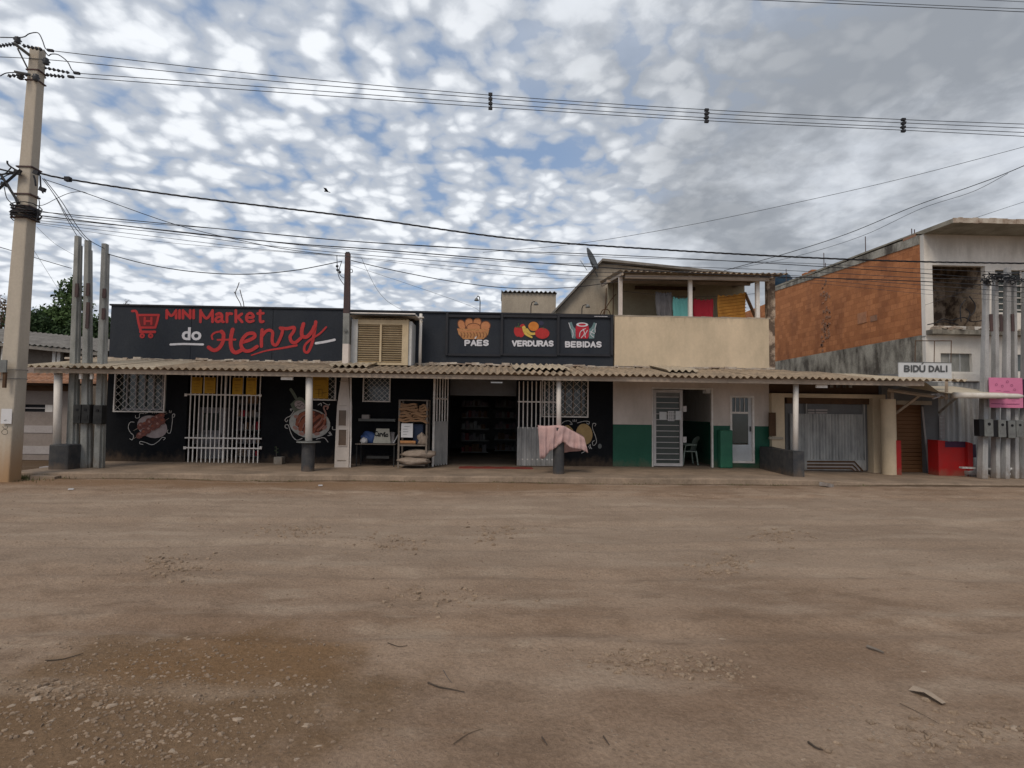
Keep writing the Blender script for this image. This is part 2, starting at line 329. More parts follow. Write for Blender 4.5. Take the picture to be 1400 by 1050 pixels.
# ---------------------------------------------------------------- mesh helpers
class MB:
    def __init__(s): s.v = []; s.f = []
    def add(s, vs, fs):
        o = len(s.v); s.v += [tuple(p) for p in vs]; s.f += [tuple(i + o for i in f) for f in fs]; return s
    def box(s, x0, x1, y0, y1, z0, z1):
        vs = [(x, y, z) for x in (x0, x1) for y in (y0, y1) for z in (z0, z1)]
        return s.add(vs, [(0, 1, 3, 2), (4, 6, 7, 5), (0, 4, 5, 1), (2, 3, 7, 6), (0, 2, 6, 4), (1, 5, 7, 3)])
    def obox(s, c, size, rz=0, rx=0, ry=0):
        e = Euler((rx, ry, rz)).to_matrix(); c = Vector(c)
        vs = [c + e @ Vector((sx * size[0] / 2, sy * size[1] / 2, sz * size[2] / 2)) for sx in (-1, 1) for sy in (-1, 1) for sz in (-1, 1)]
        return s.add(vs, [(0, 1, 3, 2), (4, 6, 7, 5), (0, 4, 5, 1), (2, 3, 7, 6), (0, 2, 6, 4), (1, 5, 7, 3)])
    def prism(s, pts, y0, y1):      # polygon in XZ pushed along Y
        n = len(pts)
        vs = [(x, y0, z) for x, z in pts] + [(x, y1, z) for x, z in pts]
        return s.add(vs, [tuple(range(n)), tuple(range(2 * n - 1, n - 1, -1))] + [(i, i + n, (i + 1) % n + n, (i + 1) % n) for i in range(n)])
    def prismx(s, pts, x0, x1):     # polygon in YZ pushed along X
        n = len(pts)
        vs = [(x0, y, z) for y, z in pts] + [(x1, y, z) for y, z in pts]
        return s.add(vs, [tuple(range(n - 1, -1, -1)), tuple(range(n, 2 * n))] + [(i, (i + 1) % n, (i + 1) % n + n, i + n) for i in range(n)])
    def prismz(s, pts, z0, z1):
        n = len(pts)
        vs = [(x, y, z0) for x, y in pts] + [(x, y, z1) for x, y in pts]
        return s.add(vs, [tuple(range(n - 1, -1, -1)), tuple(range(n, 2 * n))] + [(i, (i + 1) % n, (i + 1) % n + n, i + n) for i in range(n)])
    def tube(s, pts, r, n=6, r1=None, caps=True):
        pts = [Vector(p) for p in pts]; k = len(pts); o = len(s.v); vs = []; fs = []
        r1 = r if r1 is None else r1
        up = None
        for i, p in enumerate(pts):
            d = (pts[min(i + 1, k - 1)] - pts[max(i - 1, 0)]).normalized()
            if up is None:
                up = Vector((0, 0, 1)) if abs(d.z) < .9 else Vector((0, 1, 0))
            a = d.cross(up).normalized(); b = a.cross(d).normalized(); up = b
            rr = r + (r1 - r) * i / max(k - 1, 1)
            vs += [p + (a * math.cos(t) + b * math.sin(t)) * rr for t in [2 * math.pi * j / n for j in range(n)]]
        for i in range(k - 1):
            for j in range(n):
                fs.append((i * n + j, i * n + (j + 1) % n, (i + 1) * n + (j + 1) % n, (i + 1) * n + j))
        if caps: fs += [tuple(range(n - 1, -1, -1)), tuple(range((k - 1) * n, k * n))]
        return s.add(vs, fs)
    def lathe(s, c, prof, n=16, sx=1, sy=1):
        vs = []; fs = []; k = len(prof)
        for r, z in prof:
            vs += [(c[0] + r * sx * math.cos(2 * math.pi * j / n), c[1] + r * sy * math.sin(2 * math.pi * j / n), c[2] + z) for j in range(n)]
        for i in range(k - 1):
            for j in range(n): fs.append((i * n + j, i * n + (j + 1) % n, (i + 1) * n + (j + 1) % n, (i + 1) * n + j))
        fs += [tuple(range(n - 1, -1, -1)), tuple(range((k - 1) * n, k * n))]
        return s.add(vs, fs)
    def ellip(s, c, rx, rz, a=0, y=None, n=28, th=.002):   # flat disc facing the street
        pts = []
        for j in range(n):
            t = 2 * math.pi * j / n; px, pz = rx * math.cos(t), rz * math.sin(t)
            pts.append((c[0] + px * math.cos(a) - pz * math.sin(a), c[1] + px * math.sin(a) + pz * math.cos(a)))
        return s.prism(pts, y, y + th)
    def build(s, name, m, parent=None, kind=None, label=None, cat=None, group=None, smooth=False, bevel=0):
        o = Vector((0, 0, 0))
        if parent:
            q = parent
            while q: o = o + q.location; q = q.parent
        me = bpy.data.meshes.new(name)
        me.from_pydata([(p[0] - o.x, p[1] - o.y, p[2] - o.z) for p in s.v], [], s.f)
        me.update()
        if m: me.materials.append(M[m] if isinstance(m, str) else m)
        if smooth:
            for p in me.polygons: p.use_smooth = True
        ob = bpy.data.objects.new(name, me); COL.objects.link(ob)
        if parent: ob.parent = parent
        if bevel:
            bv = ob.modifiers.new('bevel', 'BEVEL'); bv.width = bevel; bv.segments = 2; bv.limit_method = 'ANGLE'
        tag(ob, label, cat, group, kind)
        return ob
def tag(o, label=None, cat=None, group=None, kind=None):
    if label: o['label'] = label
    if cat: o['category'] = cat
    if group: o['group'] = group
    if kind: o['kind'] = kind
    return o
def thing(name, label, cat, loc, group=None):
    o = bpy.data.objects.new(name, None); COL.objects.link(o); o.location = loc
    o.empty_display_size = .2
    return tag(o, label, cat, group)
def rename_copy(src, parent_map): pass
def copy_tree(src, loc=None, rz=None, label=None, parent=None):
    c = src.copy(); COL.objects.link(c)
    if parent: c.parent = parent
    for ch in list(src.children): copy_tree(ch, parent=c)
    if loc is not None: c.location = loc
    if rz is not None: c.rotation_euler = (0, 0, rz)
    if label: c['label'] = label
    return c
def bx(*a): return MB().box(*a)
def rbox(px, Y, d=.02, back=False):
    "box whose front face is the photograph rectangle px on plane Y, depth d behind it"
    x0, x1, z0, z1 = R(*px, Y)
    return MB().box(x0, x1, Y, Y + d, z0, z1)
def wall(name, m, parent, x0, x1, z0, z1, holes, Y, th=.15, **k):
    xs = sorted({x0, x1} | {h[i] for h in holes for i in (0, 1) if x0 < h[i] < x1})
    zs = sorted({z0, z1} | {h[i] for h in holes for i in (2, 3) if z0 < h[i] < z1})
    nx, nz_ = len(xs) - 1, len(zs) - 1
    def fill(i, j):
        if not (0 <= i < nx and 0 <= j < nz_): return False
        cx, cz = (xs[i] + xs[i + 1]) / 2, (zs[j] + zs[j + 1]) / 2
        return not any(h[0] < cx < h[1] and h[2] < cz < h[3] for h in holes)
    b = MB()
    for i in range(nx):
        for j in range(nz_):
            if not fill(i, j): continue
            a, c, d, e = xs[i], xs[i + 1], zs[j], zs[j + 1]
            b.add([(a, Y, d), (c, Y, d), (c, Y, e), (a, Y, e)], [(0, 1, 2, 3)])
            b.add([(a, Y + th, d), (c, Y + th, d), (c, Y + th, e), (a, Y + th, e)], [(3, 2, 1, 0)])
            if not fill(i - 1, j): b.add([(a, Y, d), (a, Y, e), (a, Y + th, e), (a, Y + th, d)], [(0, 1, 2, 3)])
            if not fill(i + 1, j): b.add([(c, Y, d), (c, Y + th, d), (c, Y + th, e), (c, Y, e)], [(0, 1, 2, 3)])
            if not fill(i, j - 1): b.add([(a, Y, d), (a, Y + th, d), (c, Y + th, d), (c, Y, d)], [(0, 1, 2, 3)])
            if not fill(i, j + 1): b.add([(a, Y, e), (c, Y, e), (c, Y + th, e), (a, Y + th, e)], [(0, 1, 2, 3)])
    return b.build(name, m, parent, **k)
def spline(pts, k=6):
    P = [Vector((*p, 0)) if len(p) == 2 else Vector(p) for p in pts]
    if len(P) < 3: return P
    out = []
    for i in range(len(P) - 1):
        p0, p1, p2, p3 = P[max(i - 1, 0)], P[i], P[i + 1], P[min(i + 2, len(P) - 1)]
        for j in range(k):
            t = j / k
            out.append(.5 * ((2 * p1) + (-p0 + p2) * t + (2 * p0 - 5 * p1 + 4 * p2 - p3) * t * t + (-p0 + 3 * p1 - 3 * p2 + p3) * t ** 3))
    out.append(P[-1]); return out
_lift = [0.0]
def stroke(b, pts, wpx, Y, w1=None, k=6):
    "painted brush stroke on the plane Y through photograph points"
    wp = [at(x, y, Y) for x, y in [tuple(p)[:2] for p in spline(pts, k)]]
    Q = [Vector((p.x, p.z)) for p in wp]; n = len(Q)
    w0 = wpx / FPX * Y / 2; w1 = w0 if w1 is None else w1 / FPX * Y / 2
    _lift[0] = (_lift[0] + .0006) % .006
    y = Y - .004 - _lift[0]
    L = []; Rr = []
    for i in range(n):
        d = (Q[min(i + 1, n - 1)] - Q[max(i - 1, 0)])
        if d.length < 1e-6: d = Vector((1, 0))
        d.normalize(); nn = Vector((-d.y, d.x)); ww = w0 + (w1 - w0) * i / (n - 1)
        L.append(Q[i] + nn * ww); Rr.append(Q[i] - nn * ww)
    def cap(c, d, ww):
        a0 = math.atan2(d.y, d.x)
        return [c + Vector((math.cos(a0 + t), math.sin(a0 + t))) * ww for t in [math.pi / 2 - math.pi * j / 5 for j in range(1, 5)]]
    e = cap(Q[-1], (Q[-1] - Q[-2]).normalized(), w1); s = cap(Q[0], (Q[0] - Q[1]).normalized(), w0)
    dy = .00025
    vs = []; fs = []
    for i in range(n): vs += [(L[i].x, y - dy * i, L[i].y), (Rr[i].x, y - dy * i, Rr[i].y)]
    for i in range(n - 1): fs.append((2 * i, 2 * i + 1, 2 * i + 3, 2 * i + 2))
    o = len(vs); vs += [(p.x, y - dy * (n - 1), p.y) for p in e]; fs.append((2 * n - 2, *range(o, o + 4), 2 * n - 1))
    o = len(vs); vs += [(p.x, y, p.y) for p in s]; fs.append((1, *range(o, o + 4), 0))
    b.add(vs, fs)
    return b
def text(body, px, Y, m, parent, name='lettering', bold=.0, shear=0, th=.004, drop=0, space=1.0, lift=0):
    cu = bpy.data.curves.new('tmp', 'FONT'); cu.body = body; cu.offset = bold; cu.shear = shear; cu.space_character = space
    cu.resolution_u = 3
    ob = bpy.data.objects.new('tmp', cu); COL.objects.link(ob)
    dg = bpy.context.evaluated_depsgraph_get()
    me = bpy.data.meshes.new_from_object(ob.evaluated_get(dg))
    bpy.data.objects.remove(ob)
    x0, x1, z0, z1 = R(*px, Y)
    co = np.empty(len(me.vertices) * 3); me.vertices.foreach_get('co', co); co = co.reshape(-1, 3)
    mn, mx = co.min(0), co.max(0)
    tx = (co[:, 0] - mn[0]) / (mx[0] - mn[0]); tz = (co[:, 1] - mn[1]) / max(mx[1] - mn[1], 1e-6)
    base = parent_loc(parent)
    out = np.stack([x0 + tx * (x1 - x0) - base.x, np.full(len(tx), Y - .006 - lift) - base.y, z0 + tz * (z1 - z0) - drop * tx - base.z], 1)
    me.vertices.foreach_set('co', out.ravel()); me.update()
    me.materials.clear(); me.materials.append(M[m])
    o = bpy.data.objects.new(name, me); COL.objects.link(o); o.parent = parent
    return o
def parent_loc(q):
    o = Vector((0, 0, 0))
    while q: o = o + q.location; q = q.parent
    return o
GL = {'M': [[(0, 1), (.02, 0)], [(0, .05), (.5, .7), (1, .05)], [(1, 0), (1, 1)]], 'I': [[(.5, 0), (.5, 1)]], 'N': [[(0, 1), (0, 0)], [(0, .03), (1, .97)], [(1, 0), (1, 1)]],
 'P': [[(0, 0), (0, 1)], [(0, .04), (.7, .04), (.95, .28), (.7, .54), (0, .54)]], 'A': [[(0, 1), (.5, 0)], [(.5, 0), (1, 1)], [(.2, .66), (.8, .66)]], 'E': [[(0, 0), (0, 1)], [(0, 0), (.9, 0)], [(0, .5), (.8, .5)], [(0, 1), (.9, 1)]],
 'S': [[(.95, .15), (.55, 0), (.1, .14), (.12, .4), (.85, .58), (.92, .85), (.5, 1), (.03, .86)]], 'V': [[(0, 0), (.5, 1)], [(.5, 1), (1, 0)]], 'R': [[(0, 0), (0, 1)], [(0, .04), (.7, .04), (.95, .27), (.7, .52), (0, .52)], [(.45, .52), (1, 1)]],
 'D': [[(0, 0), (0, 1)], [(0, .02), (.6, .05), (.98, .35), (.98, .65), (.6, .95), (0, .98)]], 'U': [[(0, 0), (0, .7), (.2, .97), (.8, .97), (1, .7), (1, 0)]], 'B': [[(0, 0), (0, 1)], [(0, .03), (.7, .04), (.9, .25), (.65, .48), (0, .48)], [(.6, .48), (.98, .72), (.7, .97), (0, .97)]],
 'L': [[(0, 0), (0, 1)], [(0, 1), (.9, 1)]], 'a': [[(.15, .35), (.5, .25), (.8, .4), (.82, .9), (1, 1)], [(.8, .55), (.3, .58), (.05, .8), (.3, 1), (.75, .85)]], 'r': [[(.1, .25), (.1, 1)], [(.1, .5), (.4, .28), (.85, .3)]],
 'k': [[(.05, 0), (.05, 1)], [(.8, .3), (.1, .65)], [(.3, .58), (.85, 1)]], 'e': [[(.1, .62), (.85, .6), (.75, .32), (.4, .25), (.08, .5), (.12, .85), (.45, 1), (.9, .9)]], 't': [[(.45, .02), (.45, .85), (.6, 1), (.9, .96)], [(.1, .27), (.9, .25)]]}
def letters(body, px, Y, w, m, parent, slope=0.0, gap=.32, widths={}, straight=True):
    "hand painted block capitals, one part per letter"
    ws = [widths.get(ch, {'I': .12, 'M': 1.3, 'N': 1.0, 'r': .7, 't': .75, 'k': .85, 'L': .8}.get(ch, .9)) for ch in body]
    tot = sum(ws) + gap * (len(body) - 1); x = px[0] + w / 2; sc = (px[2] - px[0] - w) / tot; h = px[3] - px[1] - w
    for ch, q in zip(body, ws):
        b = MB()
        y0 = px[1] + w / 2 + slope * (x - px[0])
        for L in GL[ch]:
            k = 1 if len(L) < 3 else 5
            stroke(b, [(x + u_ * q * sc, y0 + v_ * h) for u_, v_ in L], w, Y, k=k)
        b.build('letter', m, parent); x += (q + gap) * sc
def ell(cx, cy, rx, ry, Y):     # photograph ellipse -> metres on plane Y
    c = at(cx, cy, Y); s = Y / FPX
    return (c.x, c.z), rx * s, ry * s
# ================================================================ ground
def vnoise(x, y, seed):
    rs = np.random.RandomState(seed); T = rs.rand(256, 256)
    xi, yi = np.floor(x).astype(int), np.floor(y).astype(int); fx, fy = x - xi, y - yi
    fx = fx * fx * (3 - 2 * fx); fy = fy * fy * (3 - 2 * fy)
    g = lambda a, b: T[a % 256, b % 256]
    return (g(xi, yi) * (1 - fx) + g(xi + 1, yi) * fx) * (1 - fy) + (g(xi, yi + 1) * (1 - fx) + g(xi + 1, yi + 1) * fx) * fy - .5
def gz(x, y):
    x = np.asarray(x, float); y = np.asarray(y, float)
    z = .05 * vnoise(x * .35 + 9, y * .8 + 3, 1) + .022 * vnoise(x * 1.7, y * 2.6, 2) + .012 * vnoise(x * 5, y * 6, 3) + .007 * vnoise(x * 12, y * 13, 4)
    wob = .25 * vnoise(x * .25, y * 0 + 7, 11) + .12 * vnoise(x * .7, y * 0 + 3, 12)
    for yc in (4.55, 6.15, 7.35, 8.95, 10.3, 11.9):
        yy = y - yc - wob * 1.6
        z = z - .028 * np.exp(-(yy / .13) ** 2) + .014 * np.exp(-((np.abs(yy) - .24) / .07) ** 2)
    rut = .02 * np.exp(-((y - 10.6) / .35) ** 2) + .02 * np.exp(-((y - 8.7) / .4) ** 2) + .015 * np.exp(-((y - 5.6) / .5) ** 2)
    z = z - rut + .006 * vnoise(x * 22, y * 24, 6)
    k = np.clip((14.6 - y) / .9, 0, 1) * np.clip((y + 6) / 4, 0, 1)
    return z * k - .012
def ground():
    a = np.array([-600, -300, -150, -80, -50, -35, -26, -20, -17]); xs = np.concatenate([a, np.arange(-15, 15.01, .065), -a[::-1]])
    ys = np.concatenate([[-400, -150, -60, -25, -10, -4, -1, .3], np.arange(1.1, 14.7, .06), [15.5, 17, 20, 26, 40, 70, 140, 300, 600]])
    X, Y = np.meshgrid(xs, ys); Z = gz(X, Y)
    n, m = len(ys), len(xs)
    co = np.stack([X, Y, Z], -1).reshape(-1, 3)
    i = (np.arange(n - 1)[:, None] * m + np.arange(m - 1)[None]).ravel()
    q = np.stack([i, i + 1, i + m + 1, i + m], 1)
    me = bpy.data.meshes.new('ground')
    me.vertices.add(len(co)); me.vertices.foreach_set('co', co.ravel())
    me.loops.add(q.size); me.loops.foreach_set('vertex_index', q.ravel())
    me.polygons.add(len(q)); me.polygons.foreach_set('loop_start', np.arange(0, q.size, 4)); me.polygons.foreach_set('loop_total', np.full(len(q), 4))
    me.update(calc_edges=True)
    me.polygons.foreach_set('use_smooth', np.ones(len(q), bool))
    m_ = bpy.data.materials.new('dirt'); m_.use_nodes = True; t = m_.node_tree; bs = t.nodes['Principled BSDF']
    bs.inputs['Roughness'].default_value = 1; bs.inputs['Specular IOR Level'].default_value = .08
    g = t.nodes.new('ShaderNodeNewGeometry'); P = g.outputs['Position']
    def nz(sc, det=5, st=(1, 1, 1), r=.6):
        mp = t.nodes.new('ShaderNodeMapping'); mp.inputs['Scale'].default_value = st; t.links.new(P, mp.inputs[0])
        n_ = t.nodes.new('ShaderNodeTexNoise'); n_.inputs['Scale'].default_value = sc; n_.inputs['Detail'].default_value = det; n_.inputs['Roughness'].default_value = r
        t.links.new(mp.outputs[0], n_.inputs['Vector']); return n_.outputs['Fac']
    def mr(v_, a_, b_, c_=0, d_=1):
        n_ = t.nodes.new('ShaderNodeMapRange'); n_.interpolation_type = 'SMOOTHSTEP'
        for k_, w_ in zip((1, 2, 3, 4), (a_, b_, c_, d_)): n_.inputs[k_].default_value = w_
        t.links.new(v_, n_.inputs[0]); return n_.outputs[0]
    def mx(f, a_, b_, mode='MIX'):
        n_ = t.nodes.new('ShaderNodeMix'); n_.data_type = 'RGBA'; n_.blend_type = mode
        for s_, w_ in ((0, f), (6, a_), (7, b_)):
            if isinstance(w_, tuple): n_.inputs[s_].default_value = (*w_, 1)
            elif isinstance(w_, (int, float)): n_.inputs[s_].default_value = w_
            else: t.links.new(w_, n_.inputs[s_])
        return n_.outputs[2]
    def mth(op, a_, b_):
        n_ = t.nodes.new('ShaderNodeMath'); n_.operation = op
        for k_, w_ in enumerate((a_, b_)):
            if isinstance(w_, (int, float)): n_.inputs[k_].default_value = w_
            else: t.links.new(w_, n_.inputs[k_])
        return n_.outputs[0]
    def patch(c, rx, ry, soft=.5, nsc=1.6, namp=1.0):
        mp = t.nodes.new('ShaderNodeMapping'); mp.vector_type = 'POINT'
        mp.inputs['Location'].default_value = (-c[0] / rx, -c[1] / ry, 0); mp.inputs['Scale'].default_value = (1 / rx, 1 / ry, 0)
        t.links.new(P, mp.inputs[0])
        l = t.nodes.new('ShaderNodeVectorMath'); l.operation = 'LENGTH'; t.links.new(mp.outputs[0], l.inputs[0])
        d_ = mth('ADD', l.outputs['Value'], mth('MULTIPLY', mth('SUBTRACT', nz(nsc, 5), .5), namp))
        return mr(d_, 1 + soft / 2, 1 - soft / 2)
    base = mx(mr(nz(.55, 5), .38, .62), (.330, .240, .172), (.245, .168, .115))
    base = mx(mr(nz(.9, 5, (.16, 1, 1)), .45, .7, 0, .55), base, (.375, .288, .215))
    base = mx(mr(nz(2.6, 7, (.6, 1, 1)), .50, .66, 0, .60), base, (.205, .142, .098))
    base = mx(mr(nz(1.5, 6, (.5, 1, 1)), .54, .66, 0, .5), base, (.41, .325, .245))
    # greyer, compacted lane
    spx = t.nodes.new('ShaderNodeSeparateXYZ'); t.links.new(P, spx.inputs[0])
    lane = mth('ADD', spx.outputs[1], mth('MULTIPLY', mth('SUBTRACT', nz(.6, 4), .5), 3.0))
    base = mx(mth('MULTIPLY', mth('MULTIPLY', mr(lane, 5.0, 7.0), mr(lane, 12.4, 11.0)), .5), base, (.315, .250, .192))
    # red earth washed against the kerb
    red = mth('ADD', spx.outputs[1], mth('MULTIPLY', mth('SUBTRACT', nz(.8, 5), .5), 1.6))
    redx = mth('ADD', spx.outputs[0], mth('MULTIPLY', mth('SUBTRACT', nz(.4, 3), .5), 5))
    base = mx(mth('MULTIPLY', mth('MULTIPLY', mr(red, 12.0, 13.2), mr(redx, 5, 0)), .75), base, (.24, .150, .088))
    c0 = on(200, 960); c1 = on(330, 900); c2 = on(960, 950); c3 = on(1230, 800)
    base = mx(mth('MULTIPLY', patch((c0.x, c0.y), 1.35, 1.0, .6, 2.0, 1.7), .8), base, (.185, .118, .066))
    base = mx(mth('MULTIPLY', patch((c1.x, c1.y), .8, .5, .7, 2.2, 1.0), .5), base, (.225, .130, .062))
    base = mx(mth('MULTIPLY', patch((c2.x, c2.y), .75, .4, .8, 2.2, 1.2), .4), base, (.20, .125, .080))
    trk = mth('ADD', spx.outputs[1], mth('MULTIPLY', mth('SUBTRACT', nz(.35, 3, (1, .02, 1)), .5), 1.4))
    saw = mth('ABSOLUTE', mth('SUBTRACT', mth('FRACT', mth('DIVIDE', trk, 1.45), 0), .5), 0)
    base = mx(mth('MULTIPLY', mth('MULTIPLY', mr(saw, .13, .04), mr(nz(.8, 5, (.5, 1, 1)), .42, .62)), .42), base, (.43, .345, .265))
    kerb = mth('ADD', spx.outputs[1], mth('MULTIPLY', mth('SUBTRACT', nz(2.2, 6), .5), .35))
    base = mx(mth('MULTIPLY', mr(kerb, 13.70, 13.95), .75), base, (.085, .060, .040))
    fine_ = nz(38, 6, (1, 1, 1), .7)
    base = mx(1.0, base, mx(mr(fine_, .3, .7), (.82, .81, .80), (1.14, 1.14, 1.14)), 'MULTIPLY')
    vo = t.nodes.new('ShaderNodeTexVoronoi'); vo.inputs['Scale'].default_value = 26; t.links.new(P, vo.inputs['Vector'])
    spk = mth('MULTIPLY', mr(vo.outputs['Distance'], .20, .12), mr(nz(1.4, 4), .48, .62))
    base = mx(mth('MULTIPLY', spk, .55), base, (.42, .36, .29))
    vo2 = t.nodes.new('ShaderNodeTexVoronoi'); vo2.inputs['Scale'].default_value = 17; t.links.new(P, vo2.inputs['Vector'])
    spk2 = mth('MULTIPLY', mr(vo2.outputs['Distance'], .24, .14), mr(nz(1.1, 4, (1, 1.7, 1)), .52, .64))
    base = mx(mth('MULTIPLY', spk2, .5), base, (.11, .085, .062))
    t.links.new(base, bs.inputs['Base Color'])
    h = mth('ADD', mth('MULTIPLY', fine_, .8), mth('MULTIPLY', nz(9, 8, (1, 1, 1), .7), 2.0)); h = mth('ADD', h, mth('MULTIPLY', spk, .4))
    b = t.nodes.new('ShaderNodeBump'); b.inputs['Strength'].default_value = .75; b.inputs['Distance'].default_value = .03
    t.links.new(h, b.inputs['Height']); t.links.new(b.outputs[0], bs.inputs['Normal'])
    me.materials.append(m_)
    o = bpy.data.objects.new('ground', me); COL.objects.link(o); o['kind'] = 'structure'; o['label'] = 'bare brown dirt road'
ground()
def sidewalk():
    rs = np.random.RandomState(3); b = MB()
    xs = list(np.arange(-11.75, 16.6, .25)); ys = [0, .06, .3, 1, 2, 3.1, 12]
    n = len(ys); vs = []; fs = []
    for i, x in enumerate(xs):
        edge = 14.0 + .05 * math.sin(x * 1.3) + .06 * (rs.rand() - .5) + (.0 if x < 8 else .06 * (x - 8))
        z = floor(x)
        for j, y in enumerate(ys):
            vs.append((x, edge + y if j < 5 else (17.0 + (y - 3.1)), z - (.02 + .015 * rs.rand() if j == 0 else 0) + (.006 * (rs.rand() - .5) if 0 < j < 5 else 0)))
        vs.append((x, edge - .015, -.06))
    m = n + 1
    for i in range(len(xs) - 1):
        for j in range(n - 1): fs.append((i * m + j, (i + 1) * m + j, (i + 1) * m + j + 1, i * m + j + 1))
        fs.append((i * m + n, (i + 1) * m + n, (i + 1) * m, i * m))
    fs.append((n, *range(0, n))); 
    b.add(vs, fs).build('pavement', 'sidewalk', kind='structure', label='worn concrete pavement along the shop fronts')
sidewalk()
# thin line of dirt and dry weeds along the kerb foot
b = MB(); rs = random.Random(5)
for i in range(2600):
    x = rs.uniform(-12.6, 9.5); left = rs.random() < .42
    if left: x = rs.gauss(-11.8, .55); y = rs.gauss(13.75, .28)
    else:
        if math.sin(x * 2.1) + math.sin(x * 5.3 + 1) < rs.uniform(-.6, 1.4): continue
        y = 13.93 - abs(rs.gauss(0, .06))
    if y > 13.97 and x > -11.8: y = 13.93
    h = rs.uniform(.02, .07) * (1.8 if left else .8); a = rs.uniform(0, 6.28); w = .006 + .008 * rs.random(); lx, ly = rs.gauss(0, .03), rs.gauss(0, .03)
    z = float(gz(x, y)) - .005
    b.add([(x - math.cos(a) * w, y - math.sin(a) * w, z), (x + math.cos(a) * w, y + math.sin(a) * w, z), (x + lx, y + ly, z + h)], [(0, 1, 2)])
b.build('weed_tufts', 'weed', kind='stuff', label='dry weeds along the pavement edge')

# ================================================================ left neighbour
NB = thing('neighbour_house', 'low beige house with clay tile porch roof behind the utility pole', 'house', (-15, 18.5, 0))
Yn = 18.5
x0, x1, z0, z1 = R(-140, 500, 96, 640, Yn)
sx0, sx1, sz0, sz1 = R(28, 553, 72, 563, Yn)
wall('wall', 'beige_wall', NB, x0, x1, 0, z1, [(sx0, sx1, sz0, sz1)], Yn, .2)
bx(sx0, sx1 - .26, Yn + .1, Yn + .12, sz0, sz1).build('window_gap', 'black_hole', NB)
bx(sx0, sx1, Yn + .04, Yn + .07, (sz0 + sz1) / 2 - .02, (sz0 + sz1) / 2 + .02).build('window_bar', 'pale_band', NB)
bx(sx1 - .26, sx1, Yn + .03, Yn + .1, sz0, sz1).build('window_block', 'white_paint', NB)
rbox((-100, 581, 72, 591), Yn - .02, .02).build('wall_band', 'pale_band', NB)
rbox((-100, 609, 72, 620), Yn - .02, .02).build('wall_band', 'pale_band', NB)
rbox((-140, 526, 96, 533), Yn - .12, .1).build('beam', 'wood_dark', NB)
# clay tiles: rows of half-round tiles, one joined part
b = MB(); ze = at(60, 525, 17.7).z; rs = random.Random(2)
zt = at(60, 505, 19.2).z + .12
for r in range(5):
    y = 17.75 + r * .33; zz0 = ze + (zt - ze) * (r / 5); zz1 = ze + (zt - ze) * ((r + 1.15) / 5)
    x = -17.5
    while x < -12.35:
        w = .115; o = rs.uniform(-.012, .012); pr = [(w * math.cos(a), w * .62 * math.sin(a)) for a in (0, .6, 1.2, 1.57, 1.94, 2.54, 3.14)]
        vs = [(x + px_, y + o, zz0 + .03 + pz_) for px_, pz_ in pr] + [(x + px_ * .8, y + .38, zz1 + pz_ * .8) for px_, pz_ in pr]
        b.add(vs, [(i, i + 1, i + 8, i + 7) for i in range(6)] + [tuple(range(6, -1, -1))])
        x += .205
b.build('roof_tiles', 'tile_clay', NB, kind='stuff')
MB().add([(-17.6, 17.8, ze - .03), (-12.35, 17.8, ze - .03), (-12.35, 19.45, zt - .03), (-17.6, 19.45, zt - .03)], [(0, 1, 2, 3)]).build('roof_board', 'wood_dark', NB)
# upper volume behind with grey fibre roof
US = thing('rear_shed', 'grey fibre cement roofed shed above the clay tile porch', 'shed', (-16, 21, 0))
Yu = 21.0
ux0, ux1, uz0, uz1 = R(-200, 462, 150, 505, Yu)
bx(ux0, ux1, Yu + .3, Yu + .5, 0, uz1 - .25).build('wall', 'wood_grey', US)
for p in (72.5, 79):
    rbox((p - 2.2, 474, p + 2.2, 540), Yu, .15).build('post', 'white_paint', US)
rbox((0, 474, 3, 540), Yu, .15).build('post', 'white_paint', US)
A, B_, C_, D_ = at(-120, 440, Yu), at(150, 470, Yu), at(150, 488, Yu), at(-120, 462, Yu)
fz = [(A.x, A.z), (B_.x, B_.z), (C_.x, C_.z), (D_.x, D_.z)]
MB().prism([(D_.x, D_.z), (C_.x, C_.z), (C_.x, C_.z + .13), (D_.x, D_.z + .13)], Yu - .35, Yu - .25).build('fascia', 'asbestos', US)
b = MB(); n = 34
for i in range(n):
    t0, t1 = i / n, (i + 1) / n
    xa, xb = D_.x + (C_.x - D_.x) * t0, D_.x + (C_.x - D_.x) * t1
    za, zb = D_.z + (C_.z - D_.z) * t0 + .14, D_.z + (C_.z - D_.z) * t1 + .14
    xm, zm = (xa + xb) / 2, (za + zb) / 2 + .05
    b.add([(xa, Yu - .4, za), (xm, Yu - .4, zm), (xb, Yu - .4, zb), (xa, Yu + 2.2, za + .62), (xm, Yu + 2.2, zm + .62), (xb, Yu + 2.2, zb + .62)], [(0, 1, 4, 3), (1, 2, 5, 4)])
b.build('roof', 'asbestos', US)

# ================================================================ mini market
x0, x1, _, _ = R(148, 500, 838, 520, W)
FX0, FX1 = x0, at(838, 560, W).x
MK = thing('market_building', 'dark navy painted single storey market with red lettered parapet', 'shop', ((FX0 + FX1) / 2, W, .13))
h_w1 = R(160, 506, 228, 562, W); h_ga = R(255, 511, 357, 634, W); h_w2 = R(422, 511, 460, 546, W); h_w3 = R(498, 513, 534, 548, W)
h_en = R(614, 508, 706, 636, W); h_w4 = R(741, 510, 803, 569, W)
h_ga = (h_ga[0], h_ga[1], 0, h_ga[3]); h_en = (h_en[0], h_en[1], 0, h_en[3])
zlow = 3.02
wall('wall', 'navy_shaded', MK, FX0, FX1, 0, zlow, [h_w1, h_ga, h_w2, h_w3, h_en, h_w4], W, .18)
